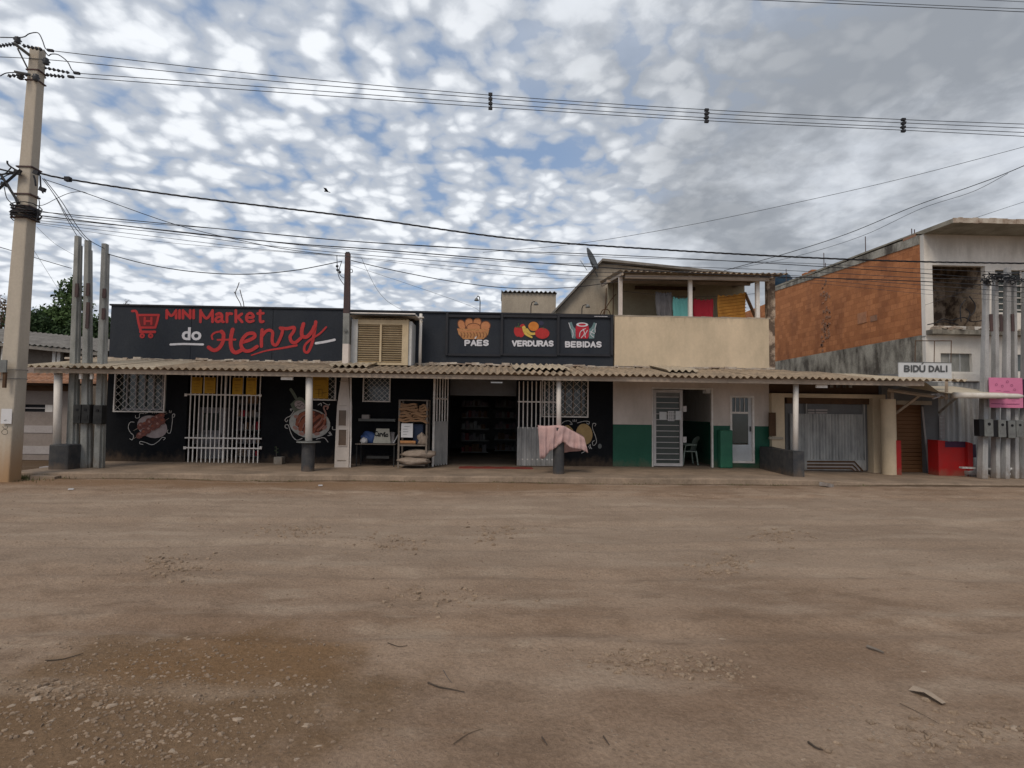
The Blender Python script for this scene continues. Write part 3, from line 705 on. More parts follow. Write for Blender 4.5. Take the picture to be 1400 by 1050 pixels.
# parapet in two heights, with panel seams
zp1, zp2 = at(310, 421, W).z, at(700, 430, W).z
xs_ = at(474, 430, W).x
seams = [FX0, at(262, 450, W).x, at(373, 455, W).x, xs_]
for a, c in zip(seams, seams[1:]):
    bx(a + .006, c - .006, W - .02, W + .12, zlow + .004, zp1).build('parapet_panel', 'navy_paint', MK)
bx(FX0, xs_, W + .002, W + .10, zlow + .004, zp1 - .01).build('parapet_core', 'dark_trim', MK)
bx(FX0 - .03, xs_ + .02, W - .06, W + .16, zp1 + .002, zp1 + .05).build('coping', 'dark_trim', MK)
bx(xs_ + .003, FX1, W, W + .14, zlow + .004, zp2).build('parapet', 'navy_paint', MK)
bx(xs_ + .022, FX1, W - .05, W + .17, zp2 + .002, zp2 + .05).build('coping', 'dark_trim', MK)
# shell behind
bx(FX0, FX0 + .18, W + .184, W + 8, 0, zp1 - .1).build('side_wall', 'navy_shaded', MK)
bx(FX1 - .18, FX1, W + .184, W + 8, 0, zp2 - .1).build('side_wall', 'navy_shaded', MK)
bx(FX0 + .18, FX1 - .18, W + 7.8, W + 8, 0, zp2 - .1).build('back_wall', 'grey_paint', MK)
bx(FX0 + .184, FX1 - .184, W + .184, W + 7.79, 3.05, 3.2).build('ceiling', 'grey_paint', MK)
ix = at(575, 560, W).x
bx(ix, ix + .12, W + .184, W + 7.79, 0.14, 3.04).build('inner_wall', 'navy_shaded', MK)
# sign frames over the entrance
fr = 'dark_trim'
for p in (611, 686, 763, 836):
    bx(*R(p - 1.6, 430, p + 1.6, 497, W)[:2], W - .07, W - .002, at(p, 486, W).z, zp2 - .003).build('sign_frame_bar', fr, MK)
for ya, yb in ((431, 434.5), (484, 487)):
    xa, xb, za, zb = R(612.8, ya, 834, yb, W)
    for p, q in ((612.8, 684.2), (687.8, 761.2), (764.8, 834.2)):
        xa, xb = at(p, ya, W).x, at(q, ya, W).x
        za = at((p + q) / 2, yb, W).z; zb = at((p + q) / 2, ya, W).z
        bx(xa, xb, W - .055, W - .002, za, zb).build('sign_frame_bar', fr, MK)
# painted shopping cart emblem
b = MB(); S = lambda pts, w, **k: stroke(b, pts, w, PY, **k)
PY = W - .02
Z6 = lambda L: [(160 + x / 9.333, 405 + y / 9.333) for x, y in L]
Z7 = lambda L: [(280 + x / 7.368, 410 + y / 7.368) for x, y in L]
b.prism([(at(x, y, PY).x, at(x, y, PY).z) for x, y in Z6([(280, 240), (530, 240), (490, 405), (300, 405)])], PY - .003, PY - .001)
b.build('cart_emblem_field', 'red_dark', MK)
b = MB()
for pts, w in (([(195, 190), (250, 200), (275, 330), (310, 460)], 3.2), ([(262, 240), (400, 240), (535, 240)], 3), ([(532, 240), (515, 320), (490, 400)], 3),
               ([(490, 400), (400, 400), (290, 400)], 3), ([(300, 455), (400, 456), (485, 455)], 3.6), ([(355, 275), (355, 355)], 3), ([(440, 275), (440, 355)], 3), ([(355, 318), (440, 318)], 2.6)):
    stroke(b, Z6(pts), w, PY)
for cx in (325, 432):
    c, rx, rz = ell(160 + cx / 9.333, 405 + 505 / 9.333, 3.5, 3.5, PY); b.ellip(c, rx, rz, 0, PY - .0125, 16, .003)
b.build('cart_emblem', 'red_letter', MK)
for dx_ in (325, 432):
    b = MB(); c, rx, rz = ell(160 + dx_ / 9.333, 405 + 505 / 9.333, 1.2, 1.2, PY); b.ellip(c, rx, rz, 0, PY - .015, 12, .002).build('cart_emblem_hub', 'red_dark', MK)
letters('MINI', (226.3, 422.6, 267.3, 436.8), PY, 3.6, 'red_letter', MK, gap=.42)
letters('Market', (272.3, 422.6, 363, 442.0), PY, 3.7, 'red_letter', MK, gap=.28)
text('do', (248.7, 447.6, 275.6, 465.3), PY, 'white_letter', MK, bold=.03)
b = MB(); stroke(b, Z6([(685, 616), (860, 610), (1100, 616)]), 2.8, PY); b.build('underline', 'white_letter', MK)
b = MB(); stroke(b, Z7([(1120, 437), (1215, 422), (1308, 402)]), 3.3, PY); b.build('underline', 'white_letter', MK)
b = MB()
for pts, w in (([(78, 395), (72, 360), (105, 330), (165, 318)], 2.6), ([(168, 318), (190, 350), (180, 430), (140, 490), (90, 508), (40, 478)], 5.0),
               ([(130, 403), (200, 402), (310, 400)], 2.6), ([(282, 298), (268, 360), (262, 440), (280, 510), (320, 530), (380, 500)], 5.2)):
    stroke(b, Z7(pts), w, PY)
b.build('lettering', 'red_letter', MK)
b = MB()
stroke(b, Z7([(385, 425), (450, 405), (505, 370), (490, 338), (430, 345), (380, 400), (368, 460), (405, 512), (465, 510), (530, 470)]), 4.7, PY)
b.build('lettering', 'red_letter', MK)
b = MB()
stroke(b, Z7([(578, 302), (572, 380), (572, 468)]), 4.4, PY)
stroke(b, Z7([(582, 360), (615, 318), (655, 305), (685, 330), (680, 400), (690, 445), (725, 452), (765, 380), (785, 310), (762, 285)]), 4.2, PY)
b.build('lettering', 'red_letter', MK)
b = MB()
stroke(b, Z7([(762, 284), (830, 290), (900, 278), (895, 320), (862, 370), (875, 420), (915, 430), (970, 385)]), 4.4, PY)
b.build('lettering', 'red_letter', MK)
b = MB()
stroke(b, Z7([(995, 242), (978, 310), (985, 365), (1030, 372), (1080, 320), (1105, 270)]), 5.0, PY)
stroke(b, Z7([(1118, 222), (1105, 320), (1080, 440), (1040, 525), (1005, 515), (1012, 455), (1075, 395), (1160, 340), (1225, 275)]), 4.6, PY, w1=2.4)
b.build('lettering', 'red_letter', MK)
b = MB(); stroke(b, Z7([(470, 558), (620, 512), (780, 486), (925, 458)]), 1.6, PY, w1=3.2); b.build('underline', 'red_letter', MK)

# ---- product pictures on the parapet
Z3 = lambda L: [(600 + x / 5.833, 390 + y / 5.833) for x, y in L]
PY = W
def E3(b, cx, cy, rx, ry, a=0, lift=0.0, n=22, f=Z3, s=5.833, Y=W):
    (px_, py_), = f([(cx, cy)]); c, rx, rz = ell(px_, py_, rx / s, ry / s, Y)
    b.ellip(c, rx, rz, -math.radians(a), Y - .006 - lift, n, .003); return b
def poly3(b, L, lift=0, f=Z3, Y=W):
    b.prism([(at(x, y, Y).x, at(x, y, Y).z) for x, y in f(L)], Y - .006 - lift, Y - .003 - lift); return b
for i, (cx, cy, rx, ry, a) in enumerate([(182, 316, 26, 38, -25), (370, 325, 38, 34, -30), (240, 302, 29, 40, 5), (305, 300, 29, 40, 8), (278, 335, 52, 28, 0)]):
    E3(MB(), cx, cy, rx, ry, a, .0005 + i * .0012).build('painted_bread', 'bread', MK)
    b = MB(); E3(b, cx, cy, rx + 7, ry + 7, a, i * .0012 - .0002).build('painted_outline', 'bread_line', MK)
poly3(MB(), [(145, 345), (402, 350), (392, 395), (355, 430), (195, 430), (158, 392)], .0075).build('painted_basket', 'basket', MK)
b = MB(); stroke(b, Z3([(150, 352), (200, 366), (280, 373), (350, 366), (398, 354)]), 1.6, W - .008); b.build('basket_rim', 'bread', MK)
b = MB()
for i in range(9):
    xx = 175 + i * 25; stroke(b, Z3([(xx, 378), (xx + 8, 395), (xx + 2, 415)]), .9, W - .009)
b.build('basket_weave', 'bread_line', MK)
letters('PAES', (635, 464.4, 668.4, 473.2), W - .008, 2.3, 'white_letter', MK, gap=.36)
b = MB(); stroke(b, [(649.6, 462.6), (651.5, 460.4)], 1.5, W - .01); b.build('accent', 'white_letter', MK)
letters('VERDURAS', (699.8, 465.2, 757, 473.8), W - .008, 2.2, 'white_letter', MK, gap=.38, slope=.004)
letters('BEBIDAS', (772.4, 466.4, 822.6, 475.2), W - .008, 2.2, 'white_letter', MK, gap=.38, slope=.004)
E3(MB(), 625, 370, 26, 42, -12, 0).build('painted_fruit', 'fruit_red', MK)
E3(MB(), 662, 362, 30, 55, 10, .001).build('painted_fruit', 'fruit_red', MK)
E3(MB(), 815, 302, 22, 18, 20, .001).build('painted_fruit', 'fruit_dark', MK)
E3(MB(), 755, 328, 42, 38, 0, .002).build('painted_fruit', 'fruit_orange', MK)
b = MB(); stroke(b, Z3([(678, 338), (692, 385), (740, 415)]), 5, W - .004, w1=2.5); b.build('painted_fruit', 'fruit_yellow', MK)
b = MB(); stroke(b, Z3([(700, 355), (730, 385), (775, 385)]), 4.4, W - .005, w1=3); b.build('painted_fruit', 'fruit_yellow', MK)
E3(MB(), 824, 384, 58, 44, 0, .013).build('painted_fruit', 'fruit_red', MK)
b = MB(); stroke(b, Z3([(636, 322), (634, 305)]), .9, W - .006); stroke(b, Z3([(815, 345), (833, 338), (840, 350)]), 1.1, W - .012); stroke(b, Z3([(615, 335), (636, 330), (655, 338)]), 1.4, W - .006)
b.build('painted_leaves', 'leaf_paint', MK)
poly3(MB(), [(1036, 300), (1058, 292), (1072, 330), (1092, 350), (1090, 425), (1062, 424), (1048, 345)], .0).build('painted_bottle', 'glass_paint', MK)
poly3(MB(), [(1255, 305), (1236, 296), (1218, 335), (1198, 350), (1196, 425), (1238, 424), (1248, 345)], .0).build('painted_bottle', 'glass_paint', MK)
poly3(MB(), [(1096, 318), (1190, 318), (1196, 340), (1196, 405), (1186, 425), (1100, 425), (1090, 405), (1090, 340)], .003).build('painted_can', 'can_red', MK)
E3(MB(), 1143, 314, 48, 17, 0, .0045).build('can_top', 'white_letter', MK)
E3(MB(), 1143, 314, 30, 9, 0, .006).build('can_opening', 'can_red', MK)
b = MB()
for L in ([(1170, 345), (1130, 370), (1120, 410)], [(1150, 350), (1160, 385), (1135, 420)], [(1185, 360), (1165, 395), (1170, 415)], [(1060, 350), (1070, 385), (1066, 415)],
          [(1230, 350), (1210, 390), (1235, 415)], [(1245, 340), (1246, 375)], [(1036, 300), (1050, 345)], [(1255, 305), (1245, 345)], [(1205, 370), (1240, 385)]):
    stroke(b, Z3(L), .9, W - .009)
b.build('painted_highlight', 'white_letter', MK)
b = MB()
for i in range(9): stroke(b, [(813 + i * 2, 432.6 + i * .03), (814.1 + i * 2, 432.6 + i * .03)], .8, W - .052)
b.build('small_print', 'white_letter', MK)

# ---- gooseneck sign lamps on the coping
for (x, y0_, y1_, s) in ((656, 429, 407, -1), (726, 429, 413, 1), (796, 430, 417, 1)):
    a = at(x, y0_ + 1, W - .02); t_ = at(x, y1_, W - .02)
    b = MB(); h = t_.z - a.z; Y = W - .02
    dirx = .07 * s if s > 0 else -.05
    b.tube([(a.x, W + .05, zp2 + .03), (a.x, W + .05, zp2 + h * .75), (a.x + dirx * .4, W - .02, zp2 + h), (a.x + dirx * 1.3, W - .12, zp2 + h * 1.02), (a.x + dirx * 1.9, W - .2, zp2 + h * .88)], .014)
    b.build('lamp_arm', 'black_rubber', MK)
    MB().lathe((a.x + dirx * 2, W - .21, zp2 + h * .70), [(.075, 0), (.06, .04), (.03, .08), (.012, .10)], 12).build('lamp_shade', 'meter_grey', MK, smooth=True)

# ---- windows with welded grilles
def lattice_window(h, nx, nz_, casement=True, proud=.10, m='white_metal', shut='fridge_white'):
    x0, x1, z0, z1 = h
    bx(x0, x1, W + .14, W + .16, z0, z1).build('window_pane', 'glass', MK)
    if casement:
        f = MB(); w = .035
        k = 4
        for i in range(k + 1):
            xx = x0 + (x1 - x0) * (.16 + .72 * i / k); f.box(xx - w / 2, xx + w / 2, W + .08, W + .12, z0 + .08, z1 - .1)
        f.box(x0 + .1, x1 - .1, W + .085, W + .115, z1 - .1, z1 - .05).box(x0 + .1, x1 - .1, W + .085, W + .115, z0 + .03, z0 + .08)
        f.build('casement', shut, MK)
    g = MB(); Y = W - proud; r = .006
    cw, ch = (x1 - x0) / nx, (z1 - z0) / nz_
    def clip(a, c, sgn):
        pass
    # diagonals both ways, clipped to the frame
    for sgn in (1, -1):
        sl = sgn * ch / cw
        for k in range(-nz_, nx + nz_ + 1):
            xa = x0 + k * cw
            pts = []
            # line z = z0 + sl*(x-xa) (sgn>0) or z = z1 + sl*(x-xa)
            zb = z0 if sgn > 0 else z1
            f_ = lambda x: zb + sl * (x - xa)
            xl, xr = x0, x1
            xz0, xz1 = xa + (z0 - zb) / sl, xa + (z1 - zb) / sl
            lo_, hi_ = max(x0, min(xz0, xz1)), min(x1, max(xz0, xz1))
            if hi_ - lo_ < .02: continue
            yy = Y + (.006 if sgn > 0 else -.006)
            g.tube([(lo_, yy, f_(lo_)), (hi_, yy, f_(hi_))], r, 4, caps=False)
    g.build('grille', m, MK)
    t_ = .018
    f = MB().box(x0 - t_, x1 + t_, Y - .02, W - .001, z1, z1 + t_ * 2).box(x0 - t_, x1 + t_, Y - .02, W - .001, z0 - t_ * 2, z0)
    f.box(x0 - t_, x0 + t_, Y - .02, Y + .02, z0 + .001, z1 - .001).box(x1 - t_, x1 + t_, Y - .02, Y + .02, z0 + .001, z1 - .001)
    f.build('grille_frame', m, MK)
lattice_window(h_w1, 7, 6); lattice_window(h_w4, 6, 6, shut='sack'); lattice_window(h_w2, 5, 5, False); lattice_window(h_w3, 5, 5, False)
# ---- front barred gate, two leaves
G = bpy.data.objects.new('barred_gate', None); COL.objects.link(G); G.parent = MK
YG = W - .12
bars = [257 + i * 5.95 for i in range(17)]
for i, p in enumerate(bars):
    a, c = at(p + 1.5 * (1 - i / 16) * 0, 632, YG), at(p + 1.6, 511, YG)
    thick = .0135 if i not in (8,) else .024
    bx(a.x - thick, a.x + thick, YG - thick, YG + thick, .135, c.z).build('bar', 'white_metal', G)
for y in (540, 599, 612.5):
    l, r = at(255, y - .8, YG), at(357, y + .8, YG)
    zz_ = (at(306, y, YG)).z
    bx(l.x - .03, r.x + .03, YG - .045, YG - .018, zz_ - .02, zz_ + .02).build('rail', 'white_metal', G)
for p, y in ((255.5, 540), (357, 541), (254, 612), (357.5, 612)):
    c = at(p, y, YG); bx(c.x - .035, c.x + .035, YG - .07, YG - .046, c.z - .04, c.z + .04).build('hinge', 'white_metal', G)
# yellow price cards tied to the gate and the small window
cards = [('top left yellow price card at the left end of the barred gate', (262, 516, 276.5, 538)), ('second yellow price card from the left on the barred gate', (280, 516, 295, 538)),
         ('third yellow price card from the left on the barred gate', (318, 516.5, 332, 539.5)), ('rightmost yellow price card on the barred gate', (336.5, 516.5, 350.5, 540)),
         ('large yellow hand drawn poster on the small window behind the white post', (427.5, 515.5, 449, 545))]
for i, (lb, px) in enumerate(cards):
    Yc = YG - .05
    x0, x1, z0, z1 = R(*px, Yc); T = thing('price_card' if i < 4 else 'poster', lb, 'card' if i < 4 else 'poster', ((x0 + x1) / 2, Yc, z0), 'yellow cards on the shop front')
    n = 6; vs = []; fs = []
    for a in range(n + 1):
        for c in range(4):
            vs.append((x0 + (x1 - x0) * a / n, Yc - .012 * math.sin(a * 1.1 + i) - .006 * c * math.sin(i * 2 + a), z0 + (z1 - z0) * c / 3))
    for a in range(n):
        for c in range(3): fs.append((a * 4 + c, a * 4 + c + 4, a * 4 + c + 5, a * 4 + c + 1))
    bb = MB().add(vs, fs); o = bb.build('sheet', 'yellow_card', T, smooth=True)
    w_, h_ = px[2] - px[0], px[3] - px[1]
    b = MB(); Ys = Yc - .028
    rs = random.Random(i)
    for r_ in range(2):
        xx = px[0] + 1.5
        while xx < px[2] - 2.5:
            l = rs.uniform(.5, 1.6); stroke(b, [(xx, px[1] + 2 + r_ * 1.7 + rs.uniform(-.2, .2)), (xx + l, px[1] + 2 + r_ * 1.7 + rs.uniform(-.3, .3))], .6, Ys, k=2); xx += l + .7
    for r_ in range(3):
        yy = px[1] + h_ * (.4 + .18 * r_); stroke(b, [(px[0] + 3, yy), (px[0] + w_ * rs.uniform(.4, .8), yy + rs.uniform(-.2, .2))], .28, Ys, k=2)
    if i == 4:
        for L in ([(436, 532), (436, 542), (440.5, 542), (440.5, 532), (436, 532)], [(440.5, 537), (447, 536.5)]): stroke(b, L, .5, Ys, k=1)
    b.build('handwriting', 'ink', T)
# things seen behind the gate
T = thing('display_fridge', 'white display fridge standing inside behind the barred gate', 'fridge', (at(287, 620, 18.2).x, 18.3, .13))
fx0, fx1, fz0, fz1 = R(271, 557, 303, 612, 18.1)
bx(fx0, fx1, 18.15, 18.75, .14, fz1).build('cabinet', 'fridge_white', T)
bx(fx0 + .1, fx1 - .1, 18.13, 18.149, fz0 + .55, fz1 - .18).build('glass_door', 'glass', T)
bx(fx0 + .22, fx0 + .26, 18.10, 18.13, fz0 + .5, fz1 - .2).build('handle', 'white_metal', T)
bx(fx0 - .05, fx1 + .0, 18.0, 18.14, fz0 + .12, fz0 + .42).build('front_tray', 'fridge_white', T)
T = thing('goods_rack', 'dark rack of packaged goods inside behind the right gate leaf', 'rack', (at(335, 620, 18.2).x, 18.4, .13))
gx0, gx1, gz0, gz1 = R(322, 560, 356, 620, 18.2)
for k in range(5):
    zz_ = .2 + k * .42; bx(gx0, gx1, 18.2, 18.6, zz_, zz_ + .03).build('shelf', 'meter_grey', T)
    rs = random.Random(k); x = gx0 + .03
    while x < gx1 - .12:
        w = rs.uniform(.06, .13); bx(x, x + w, 18.25, 18.5, zz_ + .032, zz_ + rs.uniform(.15, .32)).build('package', rs.choice(['shelf_goods', 'fridge_white', 'cardboard', 'sack', 'can_red']), T); x += w + .02
# entrance: inner lintel, dark room
x0, x1, z0, z1 = R(617, 518, 703, 540, W + .6)
bx(h_en[0] - .2, h_en[1] + .2, W + .5, W + .6, at(660, 541, W + .5).z, 3.04).build('inner_lintel', 'grey_paint', MK)
TL = bpy.data.objects.new('tube_lamp', None); COL.objects.link(TL); TL.parent = MK
c = at(679, 520.5, W + .45)
bx(c.x - .20, c.x + .20, W + .40, W + .46, c.z - .05, c.z - .005).build('housing', 'fridge_white', TL)
MB().tube([(c.x - .18, W + .39, c.z - .06), (c.x + .18, W + .39, c.z - .06)], .018, 8).build('tube', 'tube_glow', TL)
rs = random.Random(50)
for q, (gxa, gxb, yy) in enumerate(((at(630, 600, 20.5).x, at(668, 600, 20.5).x, 20.5), (at(676, 600, 21.5).x, at(712, 600, 21.5).x, 21.5))):
    SHF = thing('goods_shelf', ('dim shelf of goods seen deep inside the left of the entrance', 'dim shelf of goods seen deep inside the right of the entrance')[q], 'shelf', ((gxa + gxb) / 2, yy, .13), 'shelves inside the shop')
    for k in range(5):
        zz_ = .25 + k * .42; bx(gxa, gxb, yy, yy + .4, zz_, zz_ + .03).build('shelf_board', 'meter_grey', SHF); x = gxa + .03
        while x < gxb - .15:
            w = rs.uniform(.07, .15); bx(x, x + w, yy + .02, yy + .3, zz_ + .032, zz_ + rs.uniform(.15, .32)).build('package', rs.choice(['shelf_goods', 'shelf_goods', 'wood_dark', 'cloth_grey', 'meter_grey', 'red_dark']), SHF); x += w + .015
# folded left leaf of the entrance gate
G = bpy.data.objects.new('folded_gate', None); COL.objects.link(G); G.parent = MK
lx0, lx1 = at(593, 600, 16.4).x, at(611, 600, 16.85).x
for i in range(6):
    t_ = i / 5; xx = lx0 + (lx1 - lx0) * t_; yy = 16.35 + .55 * t_
    zt_ = at(600, 516, 16.6).z
    bx(xx - .016, xx + .016, yy - .016, yy + .016, .15, zt_).build('bar', 'white_metal', G)
for z_ in (.5, at(600, 545, 16.6).z, zt_ - .02):
    MB().tube([(lx0, 16.35, z_), (lx1, 16.9, z_)], .02, 4).build('rail', 'white_metal', G)
zb_ = at(600, 576, 16.6).z
MB().prismz([(lx0, 16.33), (lx1, 16.88), (lx1 + .01, 16.87), (lx0 + .01, 16.32)], .18, zb_).build('lower_sheet', 'gate_metal', G)
bx(lx0 - .03, lx0 + .03, 16.29, 16.35, .14, zt_ + .02).build('frame_post', 'white_metal', G)
# open right leaf against the wall
G = bpy.data.objects.new('open_gate', None); COL.objects.link(G); G.parent = MK
YR = W - .24
for i in range(10):
    p = 709.5 + i * 5.85; a = at(p, 560, YR)
    bx(a.x - .016, a.x + .016, YR - .016, YR + .016, .16, at(p, 521.5, YR).z).build('bar', 'white_metal', G)
for y in (549.5, 585, 628):
    c = at(735, y, YR); a, d = at(708, y, YR), at(764, y, YR); bx(a.x, d.x, YR - .04, YR - .018, c.z - .02, c.z + .02).build('rail', 'white_metal', G)
a, d = at(707, 600, YR).x, at(764, 600, YR).x; b = MB(); k = 34; vs = []; zt_ = at(735, 584, YR).z
for i in range(k + 1):
    t_ = i / k; vs += [(a + (d - a) * t_, YR - .05 - .022 * (1 if (i // 2) % 2 else -.6), .15), (a + (d - a) * t_, YR - .05 - .022 * (1 if (i // 2) % 2 else -.6), zt_)]
b.add(vs, [(2 * i, 2 * i + 2, 2 * i + 3, 2 * i + 1) for i in range(k)]).build('corrugated_sheet', 'gate_metal', G)

# ---- murals on the dark wall
def swirl(b, f, pts, w=.9, Y=W): stroke(b, f(pts), w, Y - .002)
Z5 = lambda L: [(140 + x / 5.833, 490 + y / 5.833) for x, y in L]
E3(MB(), 398, 545, 118, 84, 18, 0, f=Z5).build('painted_plate', 'plate_paint', MK)
rs = random.Random(4)
for k, (a, c) in enumerate((((295, 550), (490, 452)), ((285, 620), (505, 492)))):
    b = MB(); stroke(b, Z5([(a[0] - 45, a[1] + 25), (c[0] + 25, c[1] - 14)]), .8, W - .006); b.build('painted_skewer', 'sack', MK)
    for i in range(6):
        t_ = (i + .4) / 6; E3(MB(), a[0] + (c[0] - a[0]) * t_ + rs.uniform(-4, 4), a[1] + (c[1] - a[1]) * t_ + rs.uniform(-5, 5), 25, 31, rs.uniform(0, 60), .008 + .0022 * i + .014 * k, 9, f=Z5).build('painted_meat', 'meat', MK)
        E3(MB(), a[0] + (c[0] - a[0]) * t_ + rs.uniform(-8, 4), a[1] + (c[1] - a[1]) * t_ - 10 + rs.uniform(-5, 5), 11, 9, rs.uniform(0, 60), .0092 + .0022 * i + .014 * k, 8, f=Z5).build('painted_highlight', ('ham', 'sausage')[i % 2], MK)
b = MB()
for L in ([(255, 508), (222, 510), (208, 550), (225, 590), (250, 615), (240, 648), (220, 640)], [(330, 440), (300, 440), (295, 470), (270, 475), (265, 455)], [(340, 440), (365, 432)],
          [(325, 685), (300, 680), (305, 662), (345, 670), (400, 688), (450, 660), (480, 630), (505, 635), (490, 650)], [(560, 470), (575, 465), (578, 445), (560, 450), (560, 500), (545, 590), (520, 590), (525, 570)],
          [(535, 415), (538, 432)], [(550, 418), (548, 434)], [(400, 425), (402, 437)], [(415, 423), (416, 435)], [(428, 424), (430, 436)]):
    swirl(b, Z5, L, .75)
b.build('painted_swirl', 'swirl_white', MK)
Z8 = lambda L: [(380 + x / 8.75, 500 + y / 8.75) for x, y in L]
e8 = dict(f=Z8, s=8.75)
poly3(MB(), [(190, 420), (255, 372), (300, 385), (340, 440), (360, 510), (330, 560), (190, 560), (150, 460)], 0, f=Z8).build('painted_bottle', 'bottle_paint', MK)
b = MB(); stroke(b, Z8([(155, 285), (185, 330), (215, 385)]), 4.0, W - .003); b.build('painted_bottle_neck', 'bottle_paint', MK)
E3(MB(), 262, 470, 66, 48, 28, .004, **e8).build('painted_label', 'plate_paint', MK)
b = MB(); stroke(b, Z8([(215, 500), (240, 480), (262, 492), (285, 465), (310, 475)]), .7, W - .008); stroke(b, Z8([(235, 455), (275, 440)]), .6, W - .008); b.build('painted_label_mark', 'ink_black', MK)
E3(MB(), 382, 690, 242, 172, 8, .007, **e8).build('painted_bowl', 'bowl_white', MK)
E3(MB(), 400, 672, 182, 138, 8, .009, **e8).build('painted_sauce', 'sauce', MK)
b = MB()
for L, w in (([(230, 700), (270, 600), (350, 560), (430, 560)], 5), ([(270, 760), (290, 680), (350, 620), (430, 600)], 6), ([(330, 790), (350, 720), (420, 660), (500, 600)], 6), ([(420, 790), (450, 730), (520, 660), (540, 590)], 5), ([(480, 770), (540, 720), (570, 640)], 4)):
    stroke(b, Z8(L), w, W - .012, w1=w * .7)
b.build('painted_sausage', 'sausage', MK)
b = MB()
for L in ([(250, 680), (290, 610), (350, 580)], [(300, 740), (320, 690), (380, 640)], [(440, 740), (490, 690), (530, 630)], [(500, 760), (550, 710)]): stroke(b, Z8(L), 1.2, W - .022)
b.build('painted_highlight', 'ham', MK)
for cx, cy, a in ((210, 745, 30), (285, 815, 20), (470, 815, -10), (560, 740, -40), (225, 610, 10)):
    E3(MB(), cx, cy, 34, 20, a, .011, 12, **e8).build('painted_radish', 'ham', MK)
b = MB(); stroke(b, Z8([(550, 640), (575, 580), (550, 510), (560, 485), (600, 490), (590, 520)]), 2.2, W - .020); b.build('painted_garlic', 'ham', MK)
b = MB()
for L in ([(190, 545), (150, 600), (110, 620), (85, 650), (105, 670), (120, 650)], [(115, 750), (90, 740), (90, 710), (125, 710), (145, 770), (180, 850), (230, 890), (290, 870)], [(460, 880), (510, 865), (560, 865), (600, 912)],
          [(655, 730), (655, 760), (690, 765)], [(610, 800), (630, 830), (600, 835)], [(620, 790), (645, 830)], [(480, 470), (515, 450), (520, 480)], [(160, 540), (150, 520), (170, 520)], [(540, 440), (600, 470), (620, 460)]):
    stroke(b, Z8(L), .95, W - .003)
b.build('painted_swirl', 'swirl_white', MK)
Z2 = lambda L: [(640 + x / 5.833, 490 + y / 5.833) for x, y in L]
e2 = dict(f=Z2)
E3(MB(), 926, 604, 66, 84, -8, 0, **e2).build('painted_cheese', 'cheese', MK)
E3(MB(), 916, 612, 46, 62, -8, .002, **e2).build('painted_cheese', 'fruit_yellow' if 0 else 'cheese', MK)
poly3(MB(), [(760, 560), (775, 535), (800, 532), (830, 560), (880, 650), (915, 700), (905, 730), (840, 720), (760, 660)], .003, f=Z2).build('painted_cheese', 'cheese', MK)
poly3(MB(), [(690, 600), (730, 575), (770, 640), (850, 680), (912, 708), (900, 738), (800, 745), (740, 758), (690, 740)], .006, f=Z2).build('painted_ham', 'ham', MK)
b = MB()
for L in ([(745, 520), (775, 500), (810, 500), (830, 525), (812, 525)], [(870, 515), (905, 505), (930, 500), (965, 505), (960, 525), (945, 515)], [(1010, 540), (1018, 522), (995, 520), (992, 560), (1015, 620), (1022, 670), (1000, 695), (990, 670), (1005, 655)],
          [(905, 755), (935, 735), (945, 705), (915, 705)], [(835, 490), (838, 505)], [(850, 487), (850, 505)], [(865, 490), (860, 505)], [(965, 690), (985, 720)], [(975, 685), (975, 715)], [(960, 700), (970, 720)]):
    stroke(b, Z2(L), .75, W - .003)
b.build('painted_swirl', 'swirl_white', MK)
E3(MB(), 1050, 700, 15, 20, 0, 0, 12, **e2).build('wall_socket', 'meter_grey', MK)
# mortar flashing where the canopy meets the parapet
b = MB(); rs = random.Random(9); x = FX0 - 1.2
while x < at(1050, 500, W).x:
    w = rs.uniform(.08, .3); big_ = rs.random() < .3
    b.obox((x + w / 2, W - .05, 3.16 + rs.uniform(-.01, .03)), (w * 1.1, .16, rs.uniform(.03, .06) + (.04 if big_ else 0)), rx=rs.uniform(-.3, .3), ry=rs.uniform(-.08, .08)); x += w
# ================================================================ canopy
CX0, CX1 = at(36, 500, 14.5).x, at(1318, 520, 14.5).x
CA = thing('canopy', 'long corrugated fibre cement canopy over the pavement', 'canopy', ((CX0 + CX1) / 2, 15.8, 2.7))
ZE = at(700, 511.5, 14.45).z + .02
b.build('mortar_flashing', 'mortar', CA, kind='stuff')
def corr_sheet(x0, w, y0, y1, z0, z1, pitch=.183, amp=.034, th=.008, k=6, skew=0, along='y'):
    n = max(int(round(w / pitch * k)), 4); vs = []; fs = []
    for t_ in (0, -th):
        for i in range(n + 1):
            x = x0 + w * i / n; wv_ = amp * math.cos(2 * math.pi * (x - x0) / pitch) + t_
            vs += [(x, y0, z0 + wv_), (x + skew, y1, z1 + wv_)]
    m = 2 * (n + 1)
    for i in range(n):
        a = 2 * i; fs += [(a, a + 2, a + 3, a + 1), (m + a, m + a + 1, m + a + 3, m + a + 2), (a, m + a, m + a + 2, a + 2), (a + 1, a + 3, m + a + 3, m + a + 1)]
    fs += [(0, 1, m + 1, m), (2 * n, m + 2 * n, m + 2 * n + 1, 2 * n + 1)]
    return MB().add(vs, fs)
rs = random.Random(12)
x = CX0; i = 0; SW = .183 * 6
while x < CX1 - .2:
    zb = 3.15 if x < 8.3 else 3.15 - (x - 8.3) * .05
    j = rs.uniform(-.008, .008); w = min(SW, CX1 - x)
    pale = (x < -9.5) or (x > 9.3)
    dy = rs.uniform(-.04, .04)
    corr_sheet(x, w - .004, 14.42 + dy, 16.99, ZE + j, zb + j).build('roof_sheet', 'sheet_roof_pale' if pale else 'sheet_roof', CA)
    x += SW; i += 1
